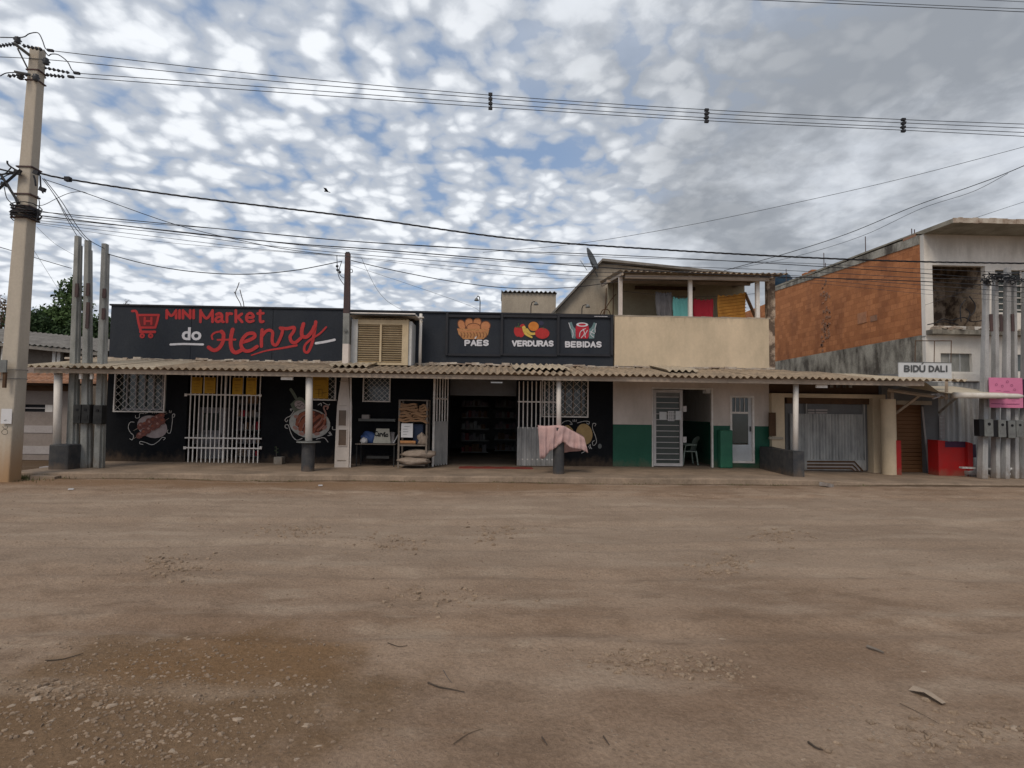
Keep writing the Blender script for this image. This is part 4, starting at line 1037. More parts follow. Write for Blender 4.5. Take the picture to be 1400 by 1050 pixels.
# repaired light patches on the sheets
for (px_, w_) in ((455, 1.1), (700, 1.6), (905, .9)):
    X = at(px_, 505, 15.6).x
    corr_sheet(X, w_, 15.2, 16.95, ZE + .06 + .14, 3.215, amp=.034).build('roof_patch', 'sheet_roof_pale', CA)
zb0 = ZE - .055
for a, c in ((CX0 + .15, -8.0), (-7.994, -3.2), (-3.194, 1.6), (1.606, 6.2), (6.206, 8.95), (8.956, at(1262, 520, 14.6).x)):
    bx(a, c, 14.56, 14.62, zb0 - .105, zb0 + .012 * (a > 0)).build('fascia_board', 'fascia_wood', CA)
for y in (15.4, 16.3):
    zz_ = ZE + (3.15 - ZE) * (y - 14.45) / 2.55 - .10
    bx(CX0 + .3, 8.4, y, y + .06, zz_ - .03, zz_ + .04).build('purlin', 'fascia_wood', CA)
for p in (112, 410, 430, 640, 860, 1088, 1115):
    X = at(p, 510, 14.8).x
    MB().prismx([(14.63, ZE - .13), (14.63, ZE - .055), (16.9, 3.02), (16.9, 2.94)], X - .03, X + .03).build('rafter', 'white_paint', CA)
for p in (386, 1116):
    X = at(p, 512, 14.7).x; bx(X - .02, X + .28, 14.66, 14.72, zb0 - .19, zb0 - .11).build('bracket', 'white_paint', CA)
X = at(96, 512, 14.7).x
for p in (112, 127): 
    X = at(p, 512, 14.7).x; bx(X - .03, X + .03, 14.64, 14.7, zb0 - .25, zb0 - .106).build('bracket', 'white_paint', CA)
# ---- posts and piers
def post(px_top, px_bot, ybot, r, pier, label, plabel, rectp=None):
    Yp = 14.82
    a = at(px_top, 512, Yp); c = at(px_bot, ybot, Yp)
    T = thing('canopy_post', label, 'post', (c.x, Yp, c.z), 'posts holding up the canopy')
    MB().tube([(c.x, Yp, c.z), (a.x, Yp, zb0 - .005)], r, 14).build('shaft', 'white_paint', T, smooth=True)
    bx(c.x - .1, c.x + .1, Yp - .1, Yp + .1, zb0 - .02, zb0 - .004).build('cap_plate', 'white_paint', T)
    return c
c = post(79.5, 78, 608, .09, 1, 'white round canopy post at the far left end on a squat dark pier', '')
x0, x1, z0, z1 = R(66, 608, 93, 640, 14.6)
T = thing('pier', 'squat dark grey pier under the leftmost white post', 'pier', ((x0 + x1) / 2, 14.8, .1), 'dark piers under the posts')
MB().box(x0, x1, 14.6, 15.05, .1, z1).build('block', 'pier_dark', T, bevel=.03)
c = post(423, 422, 603, .09, 1, 'white round canopy post in front of the painted bowl mural', '')
T = thing('pier', 'tall round dark pier with flat round plate near the bowl mural', 'pier', (c.x, 14.82, .13), 'dark piers under the posts')
MB().lathe((c.x, 14.82, .13), [(.165, 0), (.165, c.z - .17)], 24).build('drum', 'pier_dark', T, smooth=False)
MB().lathe((c.x, 14.82, c.z - .04), [(.30, 0), (.31, .012), (.30, .03)], 24).build('plate', 'meter_grey', T)
c = post(764, 764, 584, .065, 1, 'white canopy post beside the open gate of the entrance', '')
T = thing('pier', 'dark pier half hidden under the pink blanket', 'pier', (c.x, 14.82, .13), 'dark piers under the posts')
MB().lathe((c.x, 14.82, .13), [(.15, 0), (.15, c.z - .14)], 20).build('drum', 'pier_dark', T)
PIERX = c.x; PIERZ = c.z
c = post(1088, 1087.5, 616, .07, 1, 'white canopy post on the end of the low dark wall by the garage', '')
LWX = c.x

# ---- pink blanket thrown over the pier
def drape(name, label, mname, x0, x1, z0, z1, Y, fold=7, amp=.035, parent=None, part='cloth', slope=0, cat='cloth', skew=0, group=None, thick=.012, seed=0, wobble=.02):
    T = thing(name, label, cat, ((x0 + x1) / 2, Y, z0), group)
    rs_ = random.Random(seed); ph = rs_.uniform(0, 6); n, m = 30, 12; vs = []; fs = []
    for t_ in (0, thick):
        for a in range(n + 1):
            u_ = a / n
            for c_ in range(m + 1):
                v_ = c_ / m
                k = (1 - v_) * .8 + .2
                y = Y + amp * k * math.sin(u_ * fold * 2 * math.pi + ph + .8 * math.sin(v_ * 2 + seed)) + .3 * amp * math.sin(u_ * 23 + v_ * 5) + t_
                z = z0 + (z1 - z0) * v_ - .05 * 4 * u_ * (1 - u_) * (.3 + .7 * v_) + .02 * math.sin(u_ * 31 + seed) * v_ + slope * u_ + wobble * (1 - v_) * math.sin(u_ * 9 + seed)
                vs.append((x0 + (x1 - x0) * u_ + skew * (1 - v_) + .012 * math.sin(v_ * 7 + u_ * 15), y, z))
    s = (n + 1) * (m + 1)
    for a in range(n):
        for c_ in range(m):
            i = a * (m + 1) + c_; fs += [(i, i + m + 1, i + m + 2, i + 1), (s + i, s + i + 1, s + i + m + 2, s + i + m + 1)]
    for a in range(n):
        for c_ in (0, m): i = a * (m + 1) + c_; fs.append((i, i + m + 1, s + i + m + 1, s + i))
    for c_ in range(m):
        for a in (0, n): i = a * (m + 1) + c_; fs.append((i, i + 1, s + i + 1, s + i))
    MB().add(vs, fs).build(part, mname, T, smooth=True)
    return T
T = thing('rail', 'short plank laid on the dark pier under the pink blanket', 'rail', (PIERX, 14.82, PIERZ))
rx0, rx1 = at(737, 585, 14.8).x, at(797, 600, 14.8).x
MB().box(rx0, rx0 + (rx1 - rx0) * .62, 14.70, 14.94, PIERZ - .008, PIERZ + .025).build('plank', 'wood_grey', T)
T = thing('blanket', 'faded pink blanket hung over a plank on the pier by the entrance', 'blanket', (PIERX, 14.8, .5))
vs = []; fs = []; n = 80; prof = [-1 + i / 9 for i in range(10)] + [1 + i / 6 for i in range(7)]; ZT = PIERZ + .045
for i in range(n + 1):
    u_ = i / n; X = rx0 - .03 + (rx1 - rx0 + .06) * u_
    dfr = .80 - .50 * u_ + .07 * math.sin(u_ * 7 + 1) + .03 * math.sin(u_ * 19); dbk = .40 - .1 * u_
    for s_ in prof:
        if s_ <= 0:
            k = -s_; y = 14.68 - .02 * k + (.035 * math.sin(u_ * 34 + .6 * math.sin(k * 3)) + .02 * math.sin(u_ * 61 + 2 + k * 2) + .012 * math.sin(k * 11 + u_ * 17)) * (.25 + .75 * k) - .03 * k; z = ZT - dfr * k - .02 * u_ - .012 * math.sin(u_ * 11)
        else:
            k = s_ - 1; y = 14.97 + (.03 * math.sin(u_ * 29 + 1)) * k + .02 * k; z = ZT - dbk * k - .02 * u_ - .012 * math.sin(u_ * 11)
        z -= .9 * max(u_ - .55, 0) ** 1.25 * (1 if s_ <= 0 else .8)
        vs.append((X + .05 * k * math.sin(u_ * 5 + 2) + (.05 * k if u_ > .7 else 0), y, z))
m = len(prof)
for i in range(n):
    for k in range(m - 1): fs.append((i * m + k, (i + 1) * m + k, (i + 1) * m + k + 1, i * m + k + 1))
o = MB().add(vs, fs).build('cloth', 'cloth_pink', T, smooth=True); so = o.modifiers.new('s', 'SOLIDIFY'); so.thickness = .010
T = thing('red_glow_sheet', 'red sheet added for the red glow on the pavement before the open entrance', 'mat', (at(685, 637, 16).x, 16.3, .135))  # red sheet added to imitate a faint red glow on the floor
x0, x1 = at(628, 640, 16.2).x, at(728, 640, 16.2).x
vs = []; n = 20
for i in range(n + 1):
    for k in range(5): vs.append((x0 + (x1 - x0) * i / n, 15.9 + .55 * k / 4 + .01 * math.sin(i), .142 + .006 * math.sin(i * 1.3 + k)))
MB().add(vs + [(a, b_, .128) for a, b_, c_ in vs], [(i * 5 + k, i * 5 + k + 5, i * 5 + k + 6, i * 5 + k + 1) for i in range(n) for k in range(4)] + [(0, 5 * n, 5 * n + 105, 105)]).build('glow_sheet', 'glow_red', T)

# ================================================================ louvred box on the canopy
x0, x1, z0, z1 = R(480, 437, 558, 496, 16.15)
LB = thing('louvred_box', 'cream louvred enclosure standing on the canopy against the parapet', 'enclosure', ((x0 + x1) / 2, 16.5, z0 - .02))
zt_, zb_ = z1, z0 - .06
D = 16.99
p0, p1, p2, p3, p4, p5 = (at(q, 470, 16.15).x for q in (480, 488.5, 519, 521.5, 549.5, 558))
bx(p0, p1, 16.15, 16.25, zb_, zt_).build('front_panel', 'louver_white', LB)
bx(p4, p5, 16.15, 16.25, zb_, zt_).build('front_panel', 'louver_cream', LB)
bx(p5 + .004, p5 + .09, 16.2, D, zb_, zt_ - .03).build('side_panel', 'louver_white', LB)
bx(p0 - .07, p0 - .004, 16.25, D, zb_, zt_ - .03).build('side_panel', 'gap_shade', LB)
bx(p1 + .002, p4 - .002, 16.16, 16.25, zt_ - .14, zt_).build('top_rail', 'louver_cream', LB)
bx(p1 + .002, p4 - .002, 16.16, 16.25, zb_, zb_ + .07).build('bottom_rail', 'louver_cream', LB)
bx(p2, p3, 16.14, 16.26, zb_ + .072, zt_ - .142).build('mullion', 'louver_cream', LB)
bx(p1, p4, 16.30, 16.32, zb_, zt_).build('slat_shade_board', 'gap_shade', LB)  # dark backing: shade between the slats put into its colour
ns = 17
first = None
for k in range(ns):
    z = zb_ + .10 + (zt_ - zb_ - .27) * k / (ns - 1)
    for a, c in ((p1 + .004, p2 - .004), (p3 + .004, p4 - .004)):
        MB().obox(((a + c) / 2, 16.21, z), (c - a, .048, .012), rx=-.7).build('slat', 'louver_cream', LB)
corr_sheet(p0 + .01, p5 - p0 - .02, 16.13, D, zt_ + .03, zt_ + .05, pitch=.11, amp=.014).build('top_sheet', 'louver_cream', LB)
# little lean-to roof over it, with its pole
x0, x1, z0, z1 = R(473, 428, 568, 431.5, 16.0)
bx(x0, x1, 15.95, 17.3, z1 - .03, z1 + .0).build('shade_sheet', 'white_metal', LB)
bx(x0, x1, 15.95, 15.99, z1 - .075, z1 - .033).build('shade_edge', 'meter_dark', LB)
bx(x0 + .1, x1 - .15, 16.75, 16.95, zt_ + .05, z1 - .032).build('shadow_board', 'gap_shade', LB)  # dark block added as the shadow between lean-to sheet and box top
a = at(570, 430, 16.9)
MB().tube([(x1 - .02, 16.0, z1 - .02), (x1 + .13, 16.6, z1 - .13)], .014).build('brace', 'white_metal', LB)
a, c = at(575.5, 429, 16.6), at(575.5, 476, 16.6)
MB().tube([(a.x, 16.6, 3.1), (a.x, 16.6, a.z)], .045, 10).build('pole', 'white_paint', LB, smooth=True)
bx(a.x - .09, a.x + .09, 16.52, 16.68, a.z - .13, a.z - .10).build('clamp', 'white_paint', LB)

# ================================================================ poles
def taper_box(b, bot, top, w0, w1, d0, d1):
    vs = [(bot.x + sx * w0 / 2, bot.y + sy * d0 / 2, bot.z) for sx, sy in ((-1, -1), (1, -1), (1, 1), (-1, 1))] + [(top.x + sx * w1 / 2, top.y + sy * d1 / 2, top.z) for sx, sy in ((-1, -1), (1, -1), (1, 1), (-1, 1))]
    return b.add(vs, [(3, 2, 1, 0), (4, 5, 6, 7), (0, 1, 5, 4), (1, 2, 6, 5), (2, 3, 7, 6), (3, 0, 4, 7)])
YP = 13.35
bt, tp = at(8.5, 652, YP), at(52, 67, YP)
UP = thing('utility_pole', 'tall tapering concrete power pole at the left edge with orange stained foot', 'pole', (bt.x, YP, 0))
bt.z = -.3
o = taper_box(MB(), bt, tp, .41, .24, .36, .22).build('shaft', 'pole_concrete', UP, bevel=.03)
# orange dust stain at the foot of the pole
m_ = M['pole_concrete'].copy(); t = m_.node_tree; bs = t.nodes['Principled BSDF']
g = t.nodes.new('ShaderNodeNewGeometry'); sp = t.nodes.new('ShaderNodeSeparateXYZ'); t.links.new(g.outputs['Position'], sp.inputs[0])
nn = t.nodes.new('ShaderNodeTexNoise'); nn.inputs['Scale'].default_value = 3; nn.inputs['Detail'].default_value = 5
ma = t.nodes.new('ShaderNodeMath'); ma.operation = 'MULTIPLY_ADD'; t.links.new(nn.outputs['Fac'], ma.inputs[0]); ma.inputs[1].default_value = .7; t.links.new(sp.outputs[2], ma.inputs[2])
mr_ = t.nodes.new('ShaderNodeMapRange'); mr_.interpolation_type = 'SMOOTHSTEP'; t.links.new(ma.outputs[0], mr_.inputs[0])
for k_, w_ in zip((1, 2, 3, 4), (1.75, .35, 0, .85)): mr_.inputs[k_].default_value = w_
mx_ = t.nodes.new('ShaderNodeMix'); mx_.data_type = 'RGBA'; src = bs.inputs['Base Color'].links[0].from_socket
t.links.new(mr_.outputs[0], mx_.inputs[0]); t.links.new(src, mx_.inputs[6]); mx_.inputs[7].default_value = (.33, .19, .085, 1); t.links.new(mx_.outputs[2], bs.inputs['Base Color'])
o.data.materials.clear(); o.data.materials.append(m_)
def pole_at(y): return at(8.5 + 43.5 * (652 - y) / 585, y, YP)
def band(y, w, h, m='rusty_iron'):
    c = pole_at(y); bx(c.x - w / 2, c.x + w / 2, YP - w * .42, YP + w * .42, c.z - h / 2, c.z + h / 2).build('steel_band', m, UP)
for y, w in ((99, .30), (113, .31), (231, .37), (268, .38), (284, .39), (287.5, .39), (291, .40), (296, .40), (300, .41)): band(y, w, .03)
c = pole_at(285)
b = MB(); rs = random.Random(3)
for k in range(14):
    yy = rs.uniform(282, 300); p = pole_at(yy); pts = []
    w = .24 + rs.uniform(0, .07)
    for q in range(13):
        a = 2 * math.pi * q / 12; pts.append((p.x + w * math.cos(a), YP + w * .95 * math.sin(a), p.z + .03 * math.sin(a * 2 + k)))
    b.tube(pts, .012, 5, caps=False)
b.build('wire_wrap', 'wire_black', UP)
# notice paper and painted mark on the shaft
x0, x1, z0, z1 = R(13.5, 559, 28, 579, YP)
bx(x0, x1, YP - .235, YP - .228, z0, z1).build('notice', 'paper', UP)
p = at(7, 585, YP - .25); b = MB()
for L in ([(4, 583), (6, 586), (10, 586), (11, 583)], [(3, 590), (6, 587), (10, 588), (11, 592), (8, 594), (4, 593), (3, 590)], [(6, 575), (9, 574)]): stroke(b, L, .6, YP - .24)
b.build('painted_mark', 'ink_black', UP)
b = MB()
for y in (507, 519): 
    p = pole_at(y); b.tube([(p.x + .26 * math.cos(a), YP + .24 * math.sin(a), p.z + .02 * math.cos(a)) for a in [2 * math.pi * q / 12 for q in range(13)]], .006, 5, caps=False)
b.build('thin_strap', 'wire_grey', UP)
# crossarms and insulators at the head
def P_(x, y, dy=0): return at(x, y, YP + dy)
def insul(a, c, n=5, r=.045, par=UP):
    a = Vector(a); c = Vector(c); b = MB(); d = c - a
    for k in range(n):
        p = a + d * (k + .5) / n; q = p + d / n * .38
        b.tube([p, p + d / n * .2, q], r, 10, r1=r * .55)
    b.tube([a, c], .012, 6); b.build('insulator', 'insulator', par)
MB().tube([P_(19, 59, -.5), P_(45, 79, 0)], .035, 6).build('crossarm', 'meter_grey', UP)
MB().tube([P_(24, 66, -.35), P_(40, 98, 0)], .018, 6).build('brace', 'meter_grey', UP)
MB().tube([P_(45, 79, 0), P_(64, 88, .4)], .035, 6).build('crossarm', 'meter_grey', UP)
MB().tube([P_(20, 98, -.4), P_(62, 106, .2)], .03, 6).build('crossarm', 'meter_grey', UP)
insul(P_(-2, 63, -.5), P_(20, 60, -.5)); insul(P_(30, 62, -.35), P_(58, 68, -.3)); insul(P_(58, 92, .1), P_(95, 99.5, .1), 6, .04); insul(P_(62, 102, .1), P_(88, 105, .1)); insul(P_(10, 104, -.2), P_(38, 102, -.2))
for x, y in ((24, 55), (63, 84), (28, 104), (49, 106)):
    c = P_(x, y, -.15); MB().lathe((c.x, c.y, c.z - .09), [(.02, 0), (.07, .03), (.05, .06), (.085, .09), (.05, .12), (.06, .15), (.02, .18)], 12).build('insulator', 'insulator', UP, smooth=True)
b = MB()
for L in ([(0, 51), (30, 51), (40, 46), (52, 45), (58, 55), (62, 66), (68, 69)], [(60, 68), (66, 76), (70, 74), (80, 75), (92, 84), (98, 95), (104, 100)], [(0, 104), (8, 100), (20, 99)]):
    b.tube([P_(x, y, -.2) for x, y in [tuple(p)[:2] for p in spline(L, 4)]], .012, 5)
b.build('jumper_wire', 'wire_grey', UP)
b = MB(); rs = random.Random(1)
for L, r in (([(28, 236), (12, 226), (10, 220)], .02), ([(2, 240), (26, 278)], .03), ([(-6, 262), (28, 232)], .03), ([(-6, 230), (28, 238)], .02), ([(-6, 240), (30, 234)], .02), ([(-4, 244), (10, 250), (24, 280)], .014),
             ([(6, 256), (10, 272), (22, 282)], .01), ([(46, 240), (48, 246), (49, 254)], .02), ([(55, 240), (56, 256), (59, 264)], .018), ([(52, 268), (54, 280), (50, 302)], .01), ([(-5, 236), (6, 238), (16, 228)], .014), ([(-2, 246), (14, 238), (30, 240)], .012)):
    b.tube([P_(x, y, -.25) for x, y in [tuple(p)[:2] for p in spline(L, 4)]], r, 5)
b.build('cable_bundle', 'wire_black', UP)
for x, y in ((24, 235), (50, 236), (6, 252), (58, 259)):
    c = P_(x, y, -.22); MB().obox(c, (.12, .08, .09), ry=.3).build('connector', 'wire_black', UP)
T = thing('street_sign', 'small dark plate bracketed to the left side of the power pole', 'sign', (at(3, 505, YP - .3).x, YP - .3, at(3, 530, YP).z))
x0, x1, z0, z1 = R(-26, 492, 10, 509, YP - .32)
bx(x0, x1, YP - .35, YP - .32, z0, z1).build('plate', 'meter_grey', T)
bx(x1 - .09, x1 - .03, YP - .319, YP - .27, z0 - .35, z0 + .02).build('bracket', 'wood_dark', T)

# meter poles at the left, three of them
def meter_pole(tx, ty, bx_, by_, w0, w1, label, Y=15.1, group='slim concrete meter poles at the left of the market', m='grey_concrete', holes=(), floorz=None):
    a, c = at(bx_, by_, Y), at(tx, ty, Y); fz = .13 if floorz is None else floorz
    T = thing('meter_pole', label, 'pole', (a.x, Y, fz), group); a.z = fz
    s = Y / FPX; d = .13
    # H section: web and two flanges
    taper_box(MB(), Vector((a.x - .012, Y, fz)), Vector((c.x - .012, Y, c.z)), w0 * s * .74, w1 * s * .8, .20, .13).build('shaft', m, T, bevel=.012)
    taper_box(MB(), Vector((a.x + w0 * s * .40, Y + .03, fz)), Vector((c.x + w1 * s * .42, Y + .03, c.z - .25)), w0 * s * .22, w1 * s * .22, .10, .08).build('rear_rib', m, T)
    for (hy, hh) in holes:
        t_ = (by_ - hy) / (by_ - ty); cx = a.x + (c.x - a.x) * t_; z = at(tx, hy, Y).z
        bx(cx + .03, cx + .11, Y - .12, Y - .086, z - hh / 2, z + hh / 2).build('cable_clamp', 'rusty_iron', T)
    return T
LT = [meter_pole(107.5, 323, 98, 637, 11.5, 7, 'leftmost slim grey meter pole standing through the canopy', holes=((398, .36),)),
      meter_pole(121, 329, 118, 636, 12, 7, 'middle slim grey meter pole of three standing through the canopy', 15.15, holes=((397, .34), (432, .7))),
      meter_pole(144.5, 333.5, 135.5, 635, 10.5, 7.5, 'slim grey meter pole nearest the navy parapet of the market', 15.1, holes=((402, .25), (430, .3)))]
def meter_box(px, Y, label, face='meter_dark', group=None, side='black_hole', sidew=0):
    x0, x1, z0, z1 = R(*px, Y)
    T = thing('electric_meter', label, 'electric meter', ((x0 + x1) / 2, Y, z0), group)
    MB().box(x0, x1, Y, Y + .2, z0, z1).build('case', face, T, bevel=.012)
    cx = x0 + (x1 - x0) * .5; cz = z1 - (z1 - z0) * .28
    MB().tube([(cx, Y - .012, cz), (cx, Y + .01, cz)], min(x1 - x0, .3) * .17, 14).build('dial_window', 'black_hole', T)
    bx(x0 + .04, x1 - .04, Y - .008, Y - .001, z0 + (z1 - z0) * .22, z0 + (z1 - z0) * .42).build('cover_plate', face, T)
    if sidew: bx(x0 - sidew, x0 - .003, Y + .02, Y + .2, z0 + .01, z1 - .01).build('side_box', side, T)
    return T
for px, lb in (((100.5, 553, 110, 579), 'dark meter box on the leftmost slim pole'), ((111, 553, 122, 579), 'dark meter box on the middle slim pole beside the leftmost'), ((127, 554, 139, 580), 'dark meter box on the slim pole nearest the dark market wall')):
    meter_box(px, 14.9, lb, group='dark meter boxes on the left poles', sidew=.0 if px[0] < 105 else .0)
bx(at(123, 553, 15).x, at(126.5, 553, 15).x, 15, 15.15, at(120, 578, 15).z, at(120, 554, 15).z).build('meter_backing', 'black_hole', LT[1])
# white stub post between
a, c = at(113, 637, 15.5), at(112, 528, 15.5)
# central decorated meter pole
Y = 15.85
CP = thing('meter_column', 'cream tapering meter column with dark rusty upper pole in mid facade', 'pole', (at(467, 638, Y).x, Y, .13))
b = MB(); vs = []; prof = [(466.8, 638, 9.8), (469, 575, 9.3), (469.8, 556, 9), (471, 520, 5.2), (471.6, 511, 4.4), (472.5, 470, 4.1)]
rows = []
for (cx, cy, hw) in prof:
    l, r = at(cx - hw, cy, Y), at(cx + hw, cy, Y); z = .13 if cy == 638 else (l.z + r.z) / 2
    o_ = len(vs); vs += [(l.x, Y, z), (r.x, Y, z), (r.x, Y + .22, z), (l.x, Y + .22, z)]; rows.append(o_)
fs = [(3, 2, 1, 0)]
for a, c in zip(rows, rows[1:]):
    for k in range(4): fs.append((a + k, a + (k + 1) % 4, c + (k + 1) % 4, c + k))
fs.append(tuple(rows[-1] + k for k in range(4)))
b.add(vs, fs).build('shaft', 'white_wall', CP)
for y0_, y1_, m_n, nm in ((560, 583, '', 'meter_window'), (586.5, 610, '', 'meter_window')):
    x0, x1, z0, z1 = R(462.3, y0_, 474.6, y1_, Y)
    bx(x0 + .02, x1 - .02, Y - .008, Y - .002, z0 + .02, z1 - .02).build(nm, 'brown_pane', CP)
    f = MB(); 
    f.box(x0, x1, Y - .03, Y - .001, z0, z0 + .02).box(x0, x1, Y - .03, Y - .001, z1 - .02, z1).box(x0, x0 + .02, Y - .03, Y - .001, z0 + .021, z1 - .021).box(x1 - .02, x1, Y - .03, Y - .001, z0 + .021, z1 - .021)
    f.build('window_frame', 'white_wall', CP)
for px in ((463.8, 521, 474.6, 555), (461, 629, 473, 629.9)):
    x0, x1, z0, z1 = R(*px, Y); f = MB(); t_ = .012
    f.box(x0, x1, Y - .015, Y - .001, z1 - t_, z1); f.box(x0, x1, Y - .015, Y - .001, z0, z0 + t_)
    f.build('molding', 'mortar', CP)
x0, x1, z0, z1 = R(480, 516, 481.5, 600, Y + .1)
MB().tube([(at(480.5, 512, Y).x, Y - .05, 2.65), (at(480.5, 600, Y).x, Y - .05, at(480, 600, Y).z), (at(479, 640, Y).x, Y - .03, .14)], .018, 6).build('conduit', 'white_metal', CP)
a, c = at(472.5, 470, Y), at(474.3, 345, Y)
d_ = at(472.9, 428, Y)
taper_box(MB(), Vector((a.x, Y + .1, a.z - .3)), Vector((d_.x, Y + .1, d_.z)), .175, .17, .16, .15).build('middle_shaft', 'grey_concrete', CP)
taper_box(MB(), Vector((d_.x, Y + .1, d_.z + .002)), Vector((c.x, Y + .1, c.z)), .165, .135, .15, .12).build('upper_shaft', 'rusty_iron', CP)
bx(c.x - .05, c.x + .05, Y + .05, Y + .15, c.z, c.z + .03).build('pole_cap', 'black_rubber', CP)
b = MB()
for L in ([(460.5, 349), (461, 362), (461.5, 370), (464, 380), (470, 389)], [(467, 358), (464, 368), (465, 376), (470, 380)], [(478, 369), (481, 368), (482, 372), (479, 373)], [(474, 350), (460, 349)]):
    b.tube([at(x, y, Y - .1) for x, y in [tuple(p)[:2] for p in spline(L, 4)]], .010, 5)
b.build('hanging_wire', 'wire_black', CP)
for x, y in ((461, 364), (461.5, 369), (464.5, 372)):
    p = at(x, y, Y - .1); MB().lathe((p.x, p.y, p.z - .04), [(.012, 0), (.04, .02), (.04, .06), (.012, .08)], 8).build('insulator', 'insulator', CP)
b = MB().obox(at(473, 452, Y + .0) + Vector((0, -.02, 0)), (.09, .03, .06)); b.build('bracket', 'meter_grey', CP)

# ================================================================ goods in front of the wall
T = thing('side_table', 'low grey table against the dark wall left of the wooden rack', 'table', (at(512, 625, 16.5).x, 16.5, .13))
x0, x1, z0, z1 = R(486, 605, 541, 606.5, 16.2)
bx(x0, x1, 16.15, 16.8, z0 - .03, z0).build('tabletop', 'wood_grey', T)
for X, Yl in ((x0 + .04, 16.2), (x1 - .04, 16.2), (x0 + .04, 16.74), (x1 - .04, 16.74)): bx(X - .015, X + .015, Yl - .015, Yl + .015, .132, z0 - .031).build('leg', 'meter_dark', T)
bx(x0 + .3, x1 - .2, 16.3, 16.6, .35, .42).build('lower_shelf', 'meter_dark', T)
TZ = z0
tag(bx(at(491, 575, 16.9).x, at(541, 575, 16.9).x, 16.8, 16.98, at(520, 576, 16.9).z, at(520, 572.5, 16.9).z).build('wall_shelf', 'meter_grey'), 'narrow grey shelf on the dark wall above the side table', 'shelf')
bxx = R(495, 572, 505, 576, 16.8); tag(bx(bxx[0], bxx[1], 16.75, 16.9, at(500, 572.5, 16.9).z + .004, at(500, 572.5, 16.9).z + .12).build('box', 'pale_band'), 'small pale box at the left end of the wall shelf', 'box')
def blob(name, label, cat, m_n, c, r, seed=0, squash=(1, 1, 1), group=None, sub=2, rough_=.22, keep_bottom=True):
    import bmesh
    bm = bmesh.new(); bmesh.ops.create_icosphere(bm, subdivisions=sub + 1, radius=1); rs_ = random.Random(seed)
    ks = [(Vector((rs_.gauss(0, 1), rs_.gauss(0, 1), rs_.gauss(0, 1))).normalized(), rs_.uniform(2, 6), rs_.uniform(0, 6)) for _ in range(6)]
    for v_ in bm.verts:
        d = v_.co.normalized(); f = 1 + rough_ * sum(math.sin(k[1] * d.dot(k[0]) * 2 + k[2]) for k in ks) / 4
        p = d * f; p = Vector((p.x * r * squash[0], p.y * r * squash[1], p.z * r * squash[2]))
        if keep_bottom: p.z = max(p.z, -r * squash[2] * .75)
        v_.co = p
    me = bpy.data.meshes.new(name); bm.to_mesh(me); bm.free(); me.materials.append(M[m_n])
    for p in me.polygons: p.use_smooth = True
    o = bpy.data.objects.new(name, me); COL.objects.link(o); o.location = (c[0], c[1], c[2] + r * squash[2] * .75)
    return tag(o, label, cat, group) if cat else o
a = at(503, 600, 16.35)
blob('plastic_bag', 'bright blue plastic bag on the side table', 'bag', 'blue_plastic', (a.x, 16.42, TZ), .2, 3, (1.1, .7, .95))
a = at(498, 602, 16.3); blob('plastic_bag', 'small crumpled white bag at the left end of the side table', 'bag', 'paper', (a.x, 16.25, TZ), .09, 5, (1, .7, 1), rough_=.35)
x0, x1, z0, z1 = R(513, 586, 531.5, 599, 16.3)
T = thing('cardboard_sign', 'pale leaning cardboard sign with black hand lettering', 'sign', ((x0 + x1) / 2, 16.4, TZ))
zz0 = TZ + .01; MB().prism([(x0 - .06, zz0), (x1 + .06, zz0), (x1 + .01, z1), (x0 + .03, z1)], 16.3, 16.32).build('board', 'paper_warm', T)
text('Carvão', (512, 589, 531, 596.5), 16.3, 'ink_black', T, bold=.04, drop=.03)
a = at(536, 595, 16.4); 
T = thing('paper_sack', 'white folded sack beside the hand lettered cardboard sign', 'sack', (a.x, 16.5, TZ))
MB().prismx([(16.35, TZ + .001), (16.7, TZ + .001), (16.62, TZ + .32), (16.48, TZ + .33)], a.x - .1, a.x + .06).build('sack_body', 'pale_band', T, bevel=.02)
a = at(541, 600, 16.35)
MB_ = MB(); MB_.tube([(a.x - .05, 16.3, TZ + .012), (a.x + .1, 16.5, TZ + .36)], .018, 8); tag(MB_.build('roll', 'paper'), 'thin white paper roll leaning beside the wooden rack', 'roll')
# wooden rack full of cardboard
Yr = 15.75
x0, x1, z0, z1 = R(544, 548, 584.5, 640, Yr)
RK = thing('rack', 'grey wooden rack stuffed with flattened cardboard by the entrance', 'rack', ((x0 + x1) / 2, 16, .13))
zt_, zm = at(564, 548, Yr).z, at(564, 608, Yr).z
for X in (x0 + .025, x1 - .03):
    for Yl in (Yr + .02, 16.4): bx(X - .025, X + .025, Yl - .02, Yl + .02, (.132 if (X < 0 and X < (x0 + x1) / 2) or Yl > 16 else zm - .25), zt_).build('upright', 'wood_grey', RK)
bx(x0, x1, Yr, 16.42, zt_ + .002, zt_ + .03).build('top_board', 'wood_grey', RK)
bx(x0 + .055, x1 - .06, Yr + .01, 16.42, zm - .04, zm).build('shelf_board', 'wood_grey', RK)
bx(x0 + .055, x1 - .06, Yr + .01, 16.42, .20, .24).build('bottom_board', 'wood_grey', RK)
bx(x0 + .055, x1 - .06, Yr + .05, 16.42, at(560, 577, Yr).z, at(560, 577, Yr).z + .03).build('middle_board', 'wood_grey', RK)
zs1 = at(560, 577, Yr).z + .03
rs = random.Random(21)
